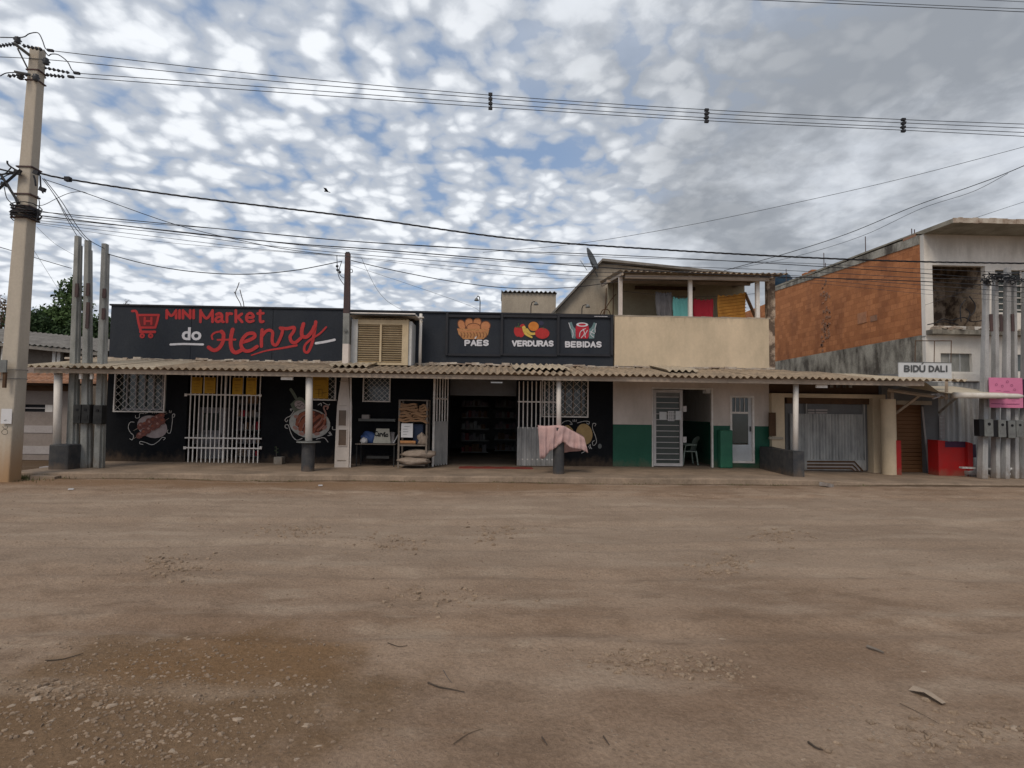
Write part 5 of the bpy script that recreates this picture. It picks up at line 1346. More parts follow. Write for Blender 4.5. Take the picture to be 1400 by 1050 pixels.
specs = [('topmost bent cardboard piece in the wooden rack', 546, 551.5, 572, 561.5, .05), ('rolled cardboard at the top right of the wooden rack', 573, 553, 584, 563, -.2), ('folded cardboard flap in the middle left of the rack', 546, 561, 564, 571, .28),
         ('tilted cardboard sheet at the right of the rack', 562, 559, 584, 569, .30), ('flat cardboard wedge just above the white paper notice', 545, 569, 565, 577, .06), ('crushed cardboard strips at the right above the blue crate', 564, 569, 584, 577, .32)]
for i, (lb, a0, b0, a1, b1, ang) in enumerate(specs):
    X0, X1, Z0, Z1 = R(a0, b0, a1, b1, Yr); T = thing('cardboard', lb, 'cardboard', ((X0 + X1) / 2, Yr + .2, Z0), 'flattened cardboard stuffed in the rack')
    for k in range(3):
        hh = (Z1 - Z0) / 3; n = 9; pts = []
        f_ = lambda u_: .018 * math.sin(u_ * 7 + i * 2 + k) - ang * (u_ - .5) * .22 * (X1 - X0) / .4
        up = [(X0 + (X1 - X0) * q / n * (1 - .06 * k), Z0 + hh * k + hh * .93 + f_(q / n)) for q in range(n + 1)]
        lo_ = [(X0 + (X1 - X0) * q / n * (1 - .06 * k), Z0 + hh * k + hh * .08 + f_(q / n)) for q in range(n, -1, -1)]
        MB().prism(lo_[::-1] + up[::-1], Yr - .05 + .03 * k + rs.uniform(0, .04), Yr + .45).build('fold', 'cardboard', T)
x0_, x1_, z0_, z1_ = R(548.5, 579, 564.5, 598, Yr - .02)
T = thing('notice', 'white printed paper notice hung on the wooden rack', 'notice', ((x0_ + x1_) / 2, Yr - .03, z0_)); bx(x0_, x1_, Yr - .03, Yr - .025, z0_, z1_).build('sheet', 'paper', T)
b = MB()
for q, (a, c) in enumerate(((553, 560), (551, 557), (551, 558), (551, 556))): stroke(b, [(a, 583 + q * 3.6), (c, 583 + q * 3.6)], .5, Yr - .03, k=1)
b.build('print', 'meter_grey', T)
X0, X1, Z0, Z1 = R(565, 580, 578, 600, Yr + .15)
tag(bx(X0, X1, Yr + .12, Yr + .5, zm + .003, Z1).build('crate', 'navy_crate'), 'dark blue crate inside the rack beside the white notice', 'crate')
X0, X1, Z0, Z1 = R(547, 603, 568, 607, Yr)
T = thing('carton', 'orange brown carton lying flat on the rack shelf', 'carton', ((X0 + X1) / 2, Yr + .2, zm)); bx(X0, X1, Yr + .03, Yr + .4, zm + .003, zm + .1).build('box_body', 'cardboard', T, bevel=.01); bx(X0 - .0, X1, Yr + .0, Yr + .028, zm + .05, zm + .11).build('flap', 'basket', T)
a = at(577, 600, Yr - .03); blob('paper_bag', 'torn brown paper bag spilling off the right of the rack shelf', 'bag', 'sack', (a.x, Yr + .1, zm), .17, 9, (.9, .7, 1.1), rough_=.4)
a = at(564, 630, 15.6); blob('sack', 'upper of two pale sacks lying under the wooden rack', 'sack', 'sack', (a.x + .12, 15.95, .42), .40, 11, (1.25, .6, .34), rough_=.15)
blob('sack', 'lower of two pale sacks lying under the wooden rack', 'sack', 'sack', (a.x + .0, 15.85, .245), .42, 14, (1.15, .62, .27), rough_=.15)
a = at(379, 630, 16.7)
T = thing('plant_pot', 'small grey concrete pot with a thin dry stem by the dark wall', 'pot', (a.x, 16.6, .13))
x0, x1, z0, z1 = R(374, 625, 385.5, 634, 16.5)
bx(x0, x1, 16.5, 16.74, .132, z1).build('pot', 'grey_concrete', T, bevel=.01); MB().tube([(a.x, 16.62, z1 - .02), (a.x - .01, 16.62, z1 + .3)], .008, 5).build('stem', 'twig', T)
for k in range(4): MB().add([(a.x, 16.62, z1 + .1 + k * .05), (a.x + .06 * (-1) ** k, 16.6, z1 + .13 + k * .05), (a.x + .03 * (-1) ** k, 16.64, z1 + .16 + k * .05)], [(0, 1, 2)]).build('leaf', 'leaf_b', T)
# ================================================================ white and green shop with balcony above
SX0, SX1 = FX1 + .004, at(1052, 600, W).x
SH = thing('corner_house', 'cream balconied house with white and green shop front below', 'house', ((SX0 + SX1) / 2, W, .13))
h_d = R(892, 531, 974, 637, W); h_d = (h_d[0], h_d[1], 0, h_d[3])
h_k = R(998, 541, 1031, 633, W)
zg = at(945, 581.5, W).z
wall('wall', 'white_wall', SH, SX0, SX1, zg + .001, 3.2, [h_d, h_k], W, .18)
wall('painted_dado', 'green_paint', SH, SX0, h_d[0], 0, zg, [], W - .003, .18)
wall('painted_dado', 'green_paint', SH, h_d[1], SX1, 0, zg, [h_k], W - .003, .18)
# frame and glazed leaf
def frame(px, Y, t_, m, par, nm='door_frame', d=.06, open_bottom=False):
    x0, x1, z0, z1 = px if isinstance(px, tuple) and len(px) == 4 and abs(px[0]) < 40 else R(*px, Y)
    f = MB().box(x0, x0 + t_, Y - .02, Y + d, z0, z1).box(x1 - t_, x1, Y - .02, Y + d, z0, z1).box(x0 + t_ + .001, x1 - t_ - .001, Y - .02, Y + d, z1 - t_, z1)
    if not open_bottom: f.box(x0 + t_ + .001, x1 - t_ - .001, Y - .02, Y + d, z0, z0 + t_)
    return f.build(nm, m, par)
MH = SH
frame((h_d[0] - .02, h_d[1] + .02, .13, h_d[3] + .02), W, .05, 'white_metal', SH, open_bottom=True)
DR = bpy.data.objects.new('glazed_door', None); COL.objects.link(DR); DR.parent = SH
x0, x1, z0, z1 = R(893, 533, 933, 636, W - .03); z0 = .16
frame((x0, x1, z0, z1), W - .04, .085, 'gate_white', DR, 'leaf_frame', .05)
bx(x0 + .09, x1 - .09, W + .005, W + .012, z0 + .09, z1 - .1).build('pane', 'glass_grey', DR)
for k in range(12):
    zz_ = z0 + .20 + (z1 - z0 - .42) * k / 11; bx(x0 + .088, x1 - .088, W - .05, W - .03, zz_ - .011, zz_ + .011).build('bar', 'gate_white', DR)
bx(x0 + .09, x1 - .09, W - .03, W - .02, z1 - .25, z1 - .09).build('top_panel', 'meter_grey', DR)
for y in (559, 601):
    a, c = at(934.5, y - 4, W - .05), at(937, y + 4, W - .05); bx(a.x - .03, c.x + .02, W - .10, W - .045, c.z, a.z).build('lock', 'gate_white', DR)
for i, (px, m_, lb) in enumerate((((901.5, 563, 911.5, 574), 'glass_paint', 'pale green notice at the left of three on the glazed door'), ((913, 562, 922, 575.5), 'paper', 'gridded white notice in the middle of three on the glazed door'), ((923.5, 562, 931.5, 574), 'sign_white', 'blank pale notice at the right of three on the glazed door'))):
    X0, X1, Z0, Z1 = R(*px, W - .06); T = thing('notice', lb, 'notice', ((X0 + X1) / 2, W - .06, Z0), 'notices on the glazed door'); bx(X0, X1, W - .062, W - .058, Z0, Z1).build('sheet', 'sign_white' if i == 0 else m_, T)
    if i == 1:
        b = MB()
        for r_ in range(6):
            for c_ in range(3): stroke(b, [(914.6 + c_ * 2.6, 564 + r_ * 2), (916 + c_ * 2.6, 564 + r_ * 2)], .7, W - .063, k=1)
        b.build('print', 'meter_grey', T)
# room behind: floor, right hand wall, back wall, ceiling
rx = h_d[1] + .25
bx(rx, rx + .1, W + .2, W + 4, zg + .1, 3.0).build('inner_wall', 'white_paint', SH)
bx(rx - .003, rx + .1, W + .2, W + 4, .13, zg + .098).build('inner_dado', 'green_paint', SH)
bx(SX0 + .1, rx, W + 4, W + 4.1, .13, 3.0).build('inner_wall', 'white_paint', SH)
bx(SX0 + .02, SX0 + .12, W + .2, W + 4, .13, 3.0).build('inner_wall', 'white_paint', SH)
bx(SX0, SX1, W + .184, W + 4.2, 3.02, 3.12).build('ceiling', 'grey_paint', SH)
bx(SX0 + .13, rx, W + .184, W + 4.0, .131, .137).build('inner_floor', 'sidewalk', SH)
bx(SX1 - .18, SX1, W + .184, W + 6, 0, 3.19).build('side_wall', 'cream_wall', SH)
# small camera box over the doorway
p = at(966, 535.5, W + .1); MB().obox(p, (.16, .18, .11), rz=.3).build('security_camera', 'sign_white', SH)
p = at(958, 608, W + 1.2)
# white half-glazed door
KD = bpy.data.objects.new('half_glazed_door', None); COL.objects.link(KD); KD.parent = SH
kx0, kx1, kz0, kz1 = h_k
frame((kx0, kx1, kz0, kz1), W - .01, .06, 'white_metal', KD, 'door_frame', .08)
bx(kx0 + .062, kx1 - .17, W + .03, W + .06, kz0 + .062, at(1012, 608, W).z).build('lower_panel', 'sign_white', KD)
wz0, wz1 = at(1012, 606, W).z, at(1012, 544, W).z
bx(kx0 + .062, kx1 - .17, W + .045, W + .05, wz0, wz1).build('pane', 'glass', KD)
bx(kx1 - .168, kx1 - .062, W + .03, W + .06, kz0 + .062, kz1 - .06).build('stile', 'sign_white', KD)
xm = (kx0 + kx1 - .1) / 2
for X in (xm - .14, xm, xm + .14): bx(X - .008, X + .008, W + .02, W + .035, at(1012, 564, W).z, wz1).build('glazing_bar', 'white_metal', KD)
bx(kx0 + .064, kx1 - .17, W + .015, W + .04, at(1012, 565, W).z - .015, at(1012, 563, W).z).build('glazing_bar', 'white_metal', KD)
bx(xm + .1, kx1 - .20, W + .4, W + .5, wz0 + .05, wz0 + .35).build('interior_goods', 'shelf_goods', KD)
bx(kx1 - .13, kx1 - .1, W - .01, W + .03, at(1029, 590, W).z, at(1029, 583, W).z).build('handle', 'meter_dark', KD)
# green box standing left of that door
x0, x1, z0, z1 = R(976, 592, 1003, 637, 16.5)
T = thing('green_cabinet', 'glossy mid green low cabinet standing before the white half glazed door', 'cabinet', ((x0 + x1) / 2, 16.6, .13))
x0, x1 = at(985, 600, 16.75).x, at(1002, 600, 16.75).x
bx(x0, x1, 16.75, 16.97, .135, at(990, 588, 16.75).z).build('body', 'green_light', T, bevel=.03) if 'green_light' in M else None
# white plastic chair seen in the doorway
cxx = at(941, 620, W + .75)
T = thing('plastic_chair', 'pale plastic armchair just inside the open shop doorway', 'chair', (cxx.x, W + .75, .137))
sz = .42; cx_, cy_ = cxx.x + .02, W + .8
b = MB().box(cx_ - .22, cx_ + .2, cy_ - .22, cy_ + .22, sz + .137, sz + .165); b.build('seat', 'chair_plastic', T, bevel=.01)
for sx in (-1, 1):
    for sy in (-1, 1):
        MB().tube([(cx_ + sx * .24 - .01, cy_ + sy * .23, .14), (cx_ + sx * .19 - .01, cy_ + sy * .2, sz + .14)], .022, 6, r1=.028).build('leg', 'chair_plastic', T)
vs = []; n = 8
for i in range(n + 1):
    t_ = i / n * 2 - 1
    for (h_, o_) in ((.17, 0), (.45, .07), (.62 - .08 * t_ * t_, .12)): vs.append((cx_ + .2 + o_ - .06 * t_ * t_, cy_ + t_ * .22, .137 + sz - .0 + h_ - .13))
MB().add(vs + [(x + .018, y, z) for x, y, z in vs], [(i * 3 + k, i * 3 + 3 + k, i * 3 + 4 + k, i * 3 + 1 + k) for i in range(n) for k in (0, 1)] + [(27 + i * 3 + k, 27 + i * 3 + 1 + k, 27 + i * 3 + 4 + k, 27 + i * 3 + 3 + k) for i in range(n) for k in (0, 1)]).build('backrest', 'chair_plastic', T, smooth=True)
for sy in (-1, 1):
    MB().tube([(cx_ - .2, cy_ + sy * .23, sz + .14), (cx_ - .18, cy_ + sy * .25, sz + .33), (cx_ - .05, cy_ + sy * .25, sz + .36), (cx_ + .2, cy_ + sy * .22, sz + .36)], .018, 6).build('armrest', 'chair_plastic', T)
# balcony parapet, deck and porch
z0 = 3.21; zt_ = at(945, 434, W).z
px0, px1 = at(840, 460, W).x, at(1051, 470, W).x
bx(px0 + .002, px1, W - .02, W + .12, z0, zt_).build('balcony_wall', 'cream_wall', SH)
bx(px1 - .12, px1, W + .124, W + 2.4, z0, zt_).build('balcony_side_wall', 'cream_wall', SH)
bx(px0 + .002, px0 + .12, W + .124, W + 2.4, z0, zt_).build('balcony_side_wall', 'cream_wall', SH)
b = MB(); rs = random.Random(6); x = px0
while x < px1 - .1:
    w = rs.uniform(.1, .35); b.obox((x + w / 2, W + .05, zt_ + .01), (min(w, px1 - x), .15, .03 + rs.uniform(0, .02)), rx=rs.uniform(-.05, .05), ry=rs.uniform(-.03, .03)); x += w
b.build('chipped_ledge', 'cream_dirty', SH, kind='stuff')
bx(px0, px1 + .25, W + .13, W + 6, 3.13, 3.2).build('balcony_floor', 'slab_concrete', SH)
yb = W + 2.4
bx(px0 + .3, at(1018, 400, yb).x, yb, yb + .15, 3.21, 6.4).build('porch_wall', 'olive_wall', SH)
# dark strip on porch wall
x0, x1, _, zq = R(868, 392, 950, 396.5, yb); zq2 = _
bx(x0, x1, yb - .06, yb - .002, zq2, zq).build('porch_rail', 'wood_dark', SH)
for pt, pb, lb in ((849, 848, 'left'), (944, 943.5, ''), (1036, 1035.5, '')):
    a = at(pb, 433, W + .05); c = at(pt, 377, W + .05)
    bx(a.x - .055, a.x + .055, W - .01, W + .10, zt_ + .03, c.z).build('porch_post', 'white_wall' if pt < 900 else 'white_paint', SH)
a, c = at(855, 378.5, 16.75), at(1052, 383.5, 16.75)
zpl = at(950, 380, 16.75).z
bx(a.x, c.x, 16.75, 16.83, zpl - .05, zpl + .06).build('porch_beam', 'fascia_wood', SH)
a2, c2 = at(852, 390, 18.2), at(1040, 394, 18.2)
bx(px0, px1, 18.2, 18.27, 6.1, 6.2).build('porch_beam', 'fascia_wood', SH)
# porch roof sheets
x = at(848, 370, 16.55).x; xe = at(1078, 378, 16.55).x
zf = at(950, 372, 16.55).z; k = 0
while x < xe - .1:
    w = min(1.1, xe - x); n = 6
    corr_sheet(x, w - .004, 16.55 + rs.uniform(-.03, .03), 19.9, zf + rs.uniform(-.01, .01), zf + .42, pitch=.183, amp=.03, skew=0).build('porch_roof_sheet', 'sheet_roof', SH); x += 1.1
x0_ = at(850, 370, 16.6).x
MB().prismx([(16.58, zf - .13), (16.58, zf - .05), (19.9, zf + .36), (19.9, zf + .27)], x0_, x0_ + .05).build('porch_rafter', 'fascia_wood', SH)
MB().prismx([(16.58, zf - .13), (16.58, zf - .05), (19.9, zf + .36), (19.9, zf + .27)], px1 - .1, px1 - .05).build('porch_rafter', 'fascia_wood', SH)
# dark corner column at the right end of the porch
a, c = at(1049, 433, W + .1), at(1047, 377, W + .1)
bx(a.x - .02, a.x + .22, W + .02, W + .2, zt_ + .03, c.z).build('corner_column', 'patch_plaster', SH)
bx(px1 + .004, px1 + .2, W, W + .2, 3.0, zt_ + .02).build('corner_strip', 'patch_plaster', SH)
a, c = at(1018, 400, W + 1.2), at(1033, 434, W + 1.2)
MB().tube([(a.x, W + 1.2, a.z), (c.x, W + 1.2, c.z)], .06, 4).build('leaning_plank', 'cardboard', SH)
# gable wall of the house behind
Yh = 20.2
pk, l1, r1 = at(822, 360, Yh), at(755, 432, Yh), at(962, 374, Yh)
G_ = [(l1.x, 3.2), (at(1010, 380, Yh).x, 3.2), (r1.x + .9, r1.z - .1), (pk.x, pk.z), (l1.x, l1.z)]
MB().prism(G_, Yh, Yh + .2).build('gable_wall', 'cream_dirty', SH)
for (A_, B__) in (((l1.x - .15, l1.z - .12), (pk.x, pk.z + .03)), ((pk.x, pk.z + .03), (r1.x + 1.2, r1.z - .08))):
    (xa, za), (xb, zb__) = A_, B__
    b = MB().add([(xa, Yh - .25, za), (xb, Yh - .25, zb__), (xb, Yh + 6, zb__), (xa, Yh + 6, za), (xa, Yh - .25, za + .09), (xb, Yh - .25, zb__ + .09), (xb, Yh + 6, zb__ + .09), (xa, Yh + 6, za + .09)], [(0, 1, 2, 3), (7, 6, 5, 4), (0, 4, 5, 1), (2, 6, 7, 3), (0, 3, 7, 4), (1, 5, 6, 2)])
    b.build('roof', 'asbestos', SH)
# pipes and cables on the gable
b = MB()
for L in ([(829, 394), (828, 415), (826, 432)], [(842, 402), (832, 415), (824, 430)], [(820, 433), (824, 424), (832, 424), (835, 433)], [(838, 372), (838.5, 400), (838, 433)]):
    b.tube([at(x, y, 18.6) for x, y in [tuple(p)[:2] for p in spline(L, 4)]], .018, 5)
b.build('loose_cable', 'wood_dark', SH)
# satellite dish
c = at(806.5, 355.5, 19.6)
T = thing('satellite_dish', 'grey oval satellite dish on the gable roof edge', 'dish', tuple(at(816, 374, 19.8)), None)
vs = []; fs = []; n = 20; m = 5
e = Euler((math.radians(78), math.radians(-0), math.radians(62))).to_matrix()
tl = Matrix.Rotation(math.radians(-12), 3, 'Y')
for j in range(m + 1):
    r = .40 * j / m
    for i in range(n):
        a = 2 * math.pi * i / n; p = tl @ (e @ Vector((r * math.cos(a), r * math.sin(a) * 1.1, .32 * r * r * 2.0)));
        vs.append(tuple(c + p))
for j in range(m):
    for i in range(n): fs.append((j * n + i, j * n + (i + 1) % n, (j + 1) * n + (i + 1) % n, (j + 1) * n + i))
o = MB().add(vs, fs).build('reflector', 'dish_grey', T, smooth=True); so = o.modifiers.new('s', 'SOLIDIFY'); so.thickness = .015
MB().tube([tuple(c + Vector((.02, .02, -.05))), tuple(at(813, 370, 19.7)), tuple(at(817, 378, 19.9))], .022, 6).build('mast', 'meter_grey', T)
MB().tube([tuple(c + Vector((-.1, 0, -.38))), tuple(c + Vector((-.38, -.25, -.1)))], .01, 5).build('feed_arm', 'meter_grey', T)
# laundry
for nm, lb, m_, px, kw in (('shirt', 'worn grey garment hanging at the left of the balcony laundry', 'cloth_grey', (896, 398, 918, 431), dict(fold=3, skew=.06, wobble=.07, slope=-.02)),
                           ('towel', 'teal towel hanging left of the middle balcony post', 'cloth_teal', (920, 406, 942, 432), dict(fold=1.5, amp=.02)),
                           ('cloth', 'plain dark red cloth hanging right of the middle balcony post', 'cloth_red', (948, 408, 975, 433), dict(fold=1.5, amp=.02)),
                           ('towel', 'orange striped towel hanging at the right of the balcony laundry', 'cloth_orange', (981, 404, 1019, 435), dict(fold=2, amp=.03, slope=.12))):
    x0, x1, z0, z1 = R(*px, W + .35); z0 = min(z0, zt_ - .1)
    T = drape(nm, lb, m_, x0, x1, z0, z1, W + .35, parent=None, cat='laundry', group='laundry on the balcony', seed=len(lb), **kw)
    if m_ == 'cloth_orange':
        for k in range(7):
            zz_ = z0 + (z1 - z0) * (.2 + .115 * k); b = MB(); n = 14
            vs = []
            for i in range(n + 1):
                u_ = i / n; X = x0 + (x1 - x0) * u_; vs += [(X, W + .285, zz_ + .12 * u_ - .011), (X, W + .285, zz_ + .12 * u_ + .011)]
            b.add(vs, [(2 * i, 2 * i + 2, 2 * i + 3, 2 * i + 1) for i in range(n)]).build('stripe', 'cloth_stripe', T)
T = thing('clothes_line', 'thin clothes line strung between the balcony posts', 'line', (at(940, 402, W + .36).x, W + .36, at(940, 402, W).z))
MB().tube([at(850, 398, W + .36), at(920, 405, W + .36), at(945, 406, W + .36), at(1000, 405, W + .36), at(1035, 401, W + .36)], .006, 5).build('cord', 'wire_grey', T)
# blue water tank and small tile topped box
c = at(1067, 378, 27.3)
T = thing('water_tank', 'dark blue plastic water tank behind the balcony roof end', 'tank', (c.x, 27.3, c.z - .6))
MB().lathe((c.x, 27.5, c.z - .75), [(.52, 0), (.60, .55), (.62, .62), (.54, .80), (.3, .92), (.08, .94)], 22).build('tank_body', 'tank_blue', T, smooth=True)
MB().lathe((c.x, 27.5, c.z - .15), [(.64, 0), (.64, .06)], 22).build('rim', 'tank_blue', T)
x0, x1, z0, z1 = R(686, 401, 760, 436, 20)
T = thing('rooftop_hut', 'small beige rooftop water hut with a tile topped edge', 'hut', ((x0 + x1) / 2, 20.5, 4))
bx(x0, x1, 20, 21.6, 3.3, z1).build('wall', 'cream_dirty', T)
corr_sheet(x0 - .02, x1 - x0 + .05, 19.9, 21.7, z1 + .05, z1 + .03, pitch=.16, amp=.03, th=.02).build('roof', 'asbestos', T)
b = bx(x0 + .02, x1, 21.6, 21.7, 3.3, z1)

# ================================================================ garage
GX0, GX1 = SX1 + .004, at(1207, 600, W).x
fl = floor(10)
GR = thing('garage', 'cream garage under the canopy with grey ribbed metal gate', 'garage', ((GX0 + GX1) / 2, 16.9, fl))
Yg = 16.85
zl = at(1130, 538.5, Yg).z; zl0 = at(1130, 543.5, Yg).z
h_g = R(1073, 544, 1194, 648, Yg); h_g = (h_g[0], h_g[1], -.05, h_g[3])
h_b = R(1050, 565, 1058.5, 594, Yg); 
wall('wall', 'cream_wall', GR, GX0, GX1, -.05, zl, [h_g], Yg, .3)
bx(GX0 + .003, GX1 + 2.1, Yg + .3, Yg + .5, zl - .3, 3.0).build('upper_wall', 'wood_dark', GR)
bx(GX0, GX1, Yg + .3, Yg + 4, zl, zl + .05).build('ceiling', 'grey_paint', GR)
# recessed hole with small meter
a = R(1050, 564, 1060, 596, Yg)
bx(a[0] + .02, a[1], Yg - .04, Yg - .002, a[2], a[3]).build('meter_niche', 'wood_dark', GR)
bx(a[0] + .01, a[1] + .2, Yg - .08, Yg - .003, a[2] - .1, a[2] - .03).build('niche_sill', 'cream_dirty', GR)
for k in range(6):
    X = at(1118 + k * 8.5, 526, Yg + .28).x; bx(X, X + .1, Yg + .27, Yg + .297, at(1130, 529, Yg).z, at(1130, 523, Yg).z).build('vent_block', 'mould_concrete', GR)
GG = bpy.data.objects.new('metal_gate', None); COL.objects.link(GG); GG.parent = GR
Yq = Yg + .22
gx0, gx1, gz0, gz1 = R(1075, 547, 1186, 645, Yq); gz0 = fl + .04
x0, x1 = at(1103, 600, Yq).x, at(1181, 600, Yq).x
zt_ = at(1130, 566, Yq).z
def ribbed(xa, xb, z0_, z1_, Y, pitch=.09, amp=.015):
    n = max(int((xb - xa) / pitch * 4), 4); vs = []
    for i in range(n + 1):
        X = xa + (xb - xa) * i / n; yy = Y - amp * (1 if i % 4 in (1, 2) else -1); vs += [(X, yy, z0_), (X, yy, z1_)]
    return MB().add(vs, [(2 * i, 2 * i + 2, 2 * i + 3, 2 * i + 1) for i in range(n)])
k = 9
for i in range(k):
    a_, c_ = x0 + (x1 - x0) * i / k, x0 + (x1 - x0) * (i + 1) / k
    ribbed(a_, c_ - .006, gz0 + .32, zt_, Yq).build('ribbed_panel', 'gate_metal', GG)
bx(x0 - .03, x0 - .0, Yq - .04, Yq + .04, gz0, zt_ + .35).build('gate_stile', 'gate_metal', GG)
bx(x1, x1 + .03, Yq - .04, Yq + .04, gz0, gz1).build('gate_stile', 'gate_metal', GG)
bx(gx0, x1 + .4, Yq + .05, Yq + .1, gz0 + .003, gz1).build('gate_backing', 'grey_paint', GG)
ribbed(gx0 + .1, x0 - .05, gz0, zt_, Yq - .05, .11).build('ribbed_panel', 'gate_metal', GG)
bx(gx0, h_g[1] + .01, Yq - .06, Yq + .06, gz1 - .12, gz1 + .2).build('gate_header', 'wood_dark', GG)
for y in (557, 561): pass
for p0_, p1_ in ((1104.5, 1113.5), (1115, 1131)):
    for y0_, y1_ in ((559.5, 561.8), (563.2, 565.4)):
        a = R(p0_, y0_, p1_, y1_, Yq - .05); bx(a[0], a[1], Yq - .06, Yq - .045, a[2], a[3]).build('slot_light', 'pale_band', GG)
b = MB(); 
for k_, (w_) in enumerate((0, 1, 2)):
    yy = 631 + k_ * 4.5; xr = 1168 - k_ * 1.5
    stroke(b, [(1104, yy), (xr - k_ * 1, yy + .3), (xr + 11 - k_ * 3.2, 643.5)], 2.4, Yq - .045, k=1)
b.build('gate_stripe', 'wood_dark', GG)
b = MB()
for k_ in range(2):
    yy = 633.3 + k_ * 4.5; xr = 1167 - k_ * 2.5; stroke(b, [(1104, yy), (xr, yy + .3), (xr + 8 - k_ * 3, 643)], 1.5, Yq - .05, k=1)
b.build('gate_stripe', 'pale_band', GG)
bx(x0, x1, Yq - .03, Yq, gz0, gz0 + .318).build('gate_base', 'gate_metal', GG)
# low dark wall coming forward beside the garage
T = thing('low_wall', 'low dark painted wall running out to the kerb before the garage', 'wall', (LWX, 15.7, .08))
zlw = at(1088, 617, 14.7).z
MB().prismz([(LWX - .14, 14.68), (LWX + .16, 14.68), (LWX + .18, 14.95), (LWX + .05, 15.3), (at(1048, 600, 16.98).x + .1, 16.84), (at(1040, 620, 16.98).x - .1, 16.84), (LWX - .16, 15.1)], .05, zlw).build('masonry', 'pier_dark', T)
# pillar and round column to the right
T = thing('round_column', 'cream round column between the garage gate and the brown shutter', 'column', (at(1215, 648, 16.5).x, 16.5, .03))
c = at(1215, 600, 16.45)
MB().lathe((c.x, 16.45, -.05), [(.20, 0), (.20, at(1215, 546, 16.45).z + .05)], 22).build('shaft', 'cream_wall', T, smooth=False)
a = R(1217, 602, 1224, 646, 16.4); bx(c.x + .10, c.x + .25, 16.28, 16.5, .0, a[3]).build('red_base', 'red_paint', T)
bx(c.x - .02, c.x + .08, 16.3, 16.45, at(1215, 546, 16.3).z + .002, at(1215, 533, 16.3).z).build('steel_stub', 'fascia_wood', T)
# brown roller shutter and its recess
BX0, BX1 = GX1 + .004, at(1284, 600, W).x
BS = thing('shuttered_bar', 'narrow bar front with brown roller shutter under a tilted awning', 'bar', ((BX0 + BX1) / 2, W, .03))
h_s = R(1224, 553, 1264, 646, W); h_s = (h_s[0], h_s[1], -.05, h_s[3])
wall('wall', 'grey_paint', BS, BX0, BX1, -.05, 3.1, [h_s], W, .15)
ST = bpy.data.objects.new('roller_shutter', None); COL.objects.link(ST); ST.parent = BS
n = 17
for k in range(n):
    z0_ = .03 + (h_s[3] - .03) * k / n; z1_ = .03 + (h_s[3] - .03) * (k + 1) / n - .002
    dp = .0 if k > 5 else .012
    MB().prismx([(W + .14, z0_), (W + .125 - dp, z0_ + .012), (W + .125 - dp, z1_ - .012), (W + .14, z1_)], h_s[0] - .02, h_s[1] + .04).build('slat', 'brown_shutter', ST)
bx(h_s[0] - .05, h_s[1] + .1, W + .145, W + .17, 0, h_s[3]).build('shutter_backing', 'brown_shutter', ST)
bx(*R(1224, 548, 1272, 553.5, W)[:2], W - .06, W - .002, R(1224, 548, 1272, 553.5, W)[2], R(1224, 548, 1272, 553.5, W)[3]).build('lintel', 'cream_dirty', BS)
a, c = at(1261, 556, W - .1), at(1270, 644, W - .1)
MB().tube([(a.x, W - .1, a.z), (c.x, W - .1, c.z)], .03, 4).build('leaning_bar', 'pale_band', BS)
a = R(1283, 560, 1293, 600, W - .08)
# tilted awning
T = thing('awning', 'cream awning with white front tube tilted over the brown shutter', 'awning', (at(1290, 540, 16).x, 16, 2.4))
Yf = 14.9
A1, A2 = at(1305, 541.5, Yf), at(1390, 541.5, Yf)
B1, B2 = at(1236, 534, W - .1), at(1325, 527.5, W - .1)
zf_ = (A1.z + A2.z) / 2 + .05; zb_ = at(1285, 528, W).z
MB().add([(A1.x - .02, Yf, zf_ - .02), (A2.x, Yf, zf_ - .02), (A2.x, W - .03, zb_ - .02), (A1.x - .02, W - .03, zb_ - .02), (A1.x - .02, Yf, zf_), (A2.x, Yf, zf_), (A2.x, W - .03, zb_), (A1.x - .02, W - .03, zb_)],
         [(3, 2, 1, 0), (4, 5, 6, 7), (0, 1, 5, 4), (1, 2, 6, 5), (2, 3, 7, 6), (3, 0, 4, 7)]).build('canvas', 'awning', T)
MB().add([(BX0 + .3, 15.6, zb_ + .02), (A1.x - .05, 15.3, zf_ + .03), (A1.x - .05, W - .05, zb_ + .02), (BX0 + .3, W - .05, zb_ + .1)], [(0, 1, 2, 3), (3, 2, 1, 0)][:1]).build('canvas_side', 'awning', T)
MB().tube([(A1.x - .05, Yf - .03, zf_ - .04), (A2.x + .0, Yf - .03, zf_ - .04), (A2.x + .12, Yf - .03, zf_ - .045)], .085, 12, r1=.05).build('front_tube', 'awning_tube', T, smooth=True)
for (pw, yw, pf, yf, Yq_) in ((1222, 567, 1258, 540, 15.9), (1284, 564, 1311, 541, 15.0)):
    a, c = at(pw, yw, W - .3), at(pf, yf, Yq_); MB().tube([tuple(a), tuple(c)], .045, 4).build('strut', 'fascia_wood' if pw < 1250 else 'grey_concrete', T)
a, c = at(1214, 533, 16.3), at(1290, 543, 15.6)
MB().tube([tuple(a), tuple(at(1262, 540, 15.8)), tuple(c)], .05, 4).build('steel_beam', 'fascia_wood', T)
a, c = at(1294, 520, 15.3), at(1294, 546, 15.3)
MB().tube([tuple(a), tuple(c)], .05, 4).build('hanger', 'fascia_wood', T)
b = MB(); rs = random.Random(31)
for k in range(9):
    p = at(rs.uniform(1276, 1302), rs.uniform(539, 545), 15.3); b.obox(p, (rs.uniform(.1, .25), .05, .03), ry=rs.uniform(-.5, .5))
b.build('broken_edge', 'pale_band', T, kind='stuff')
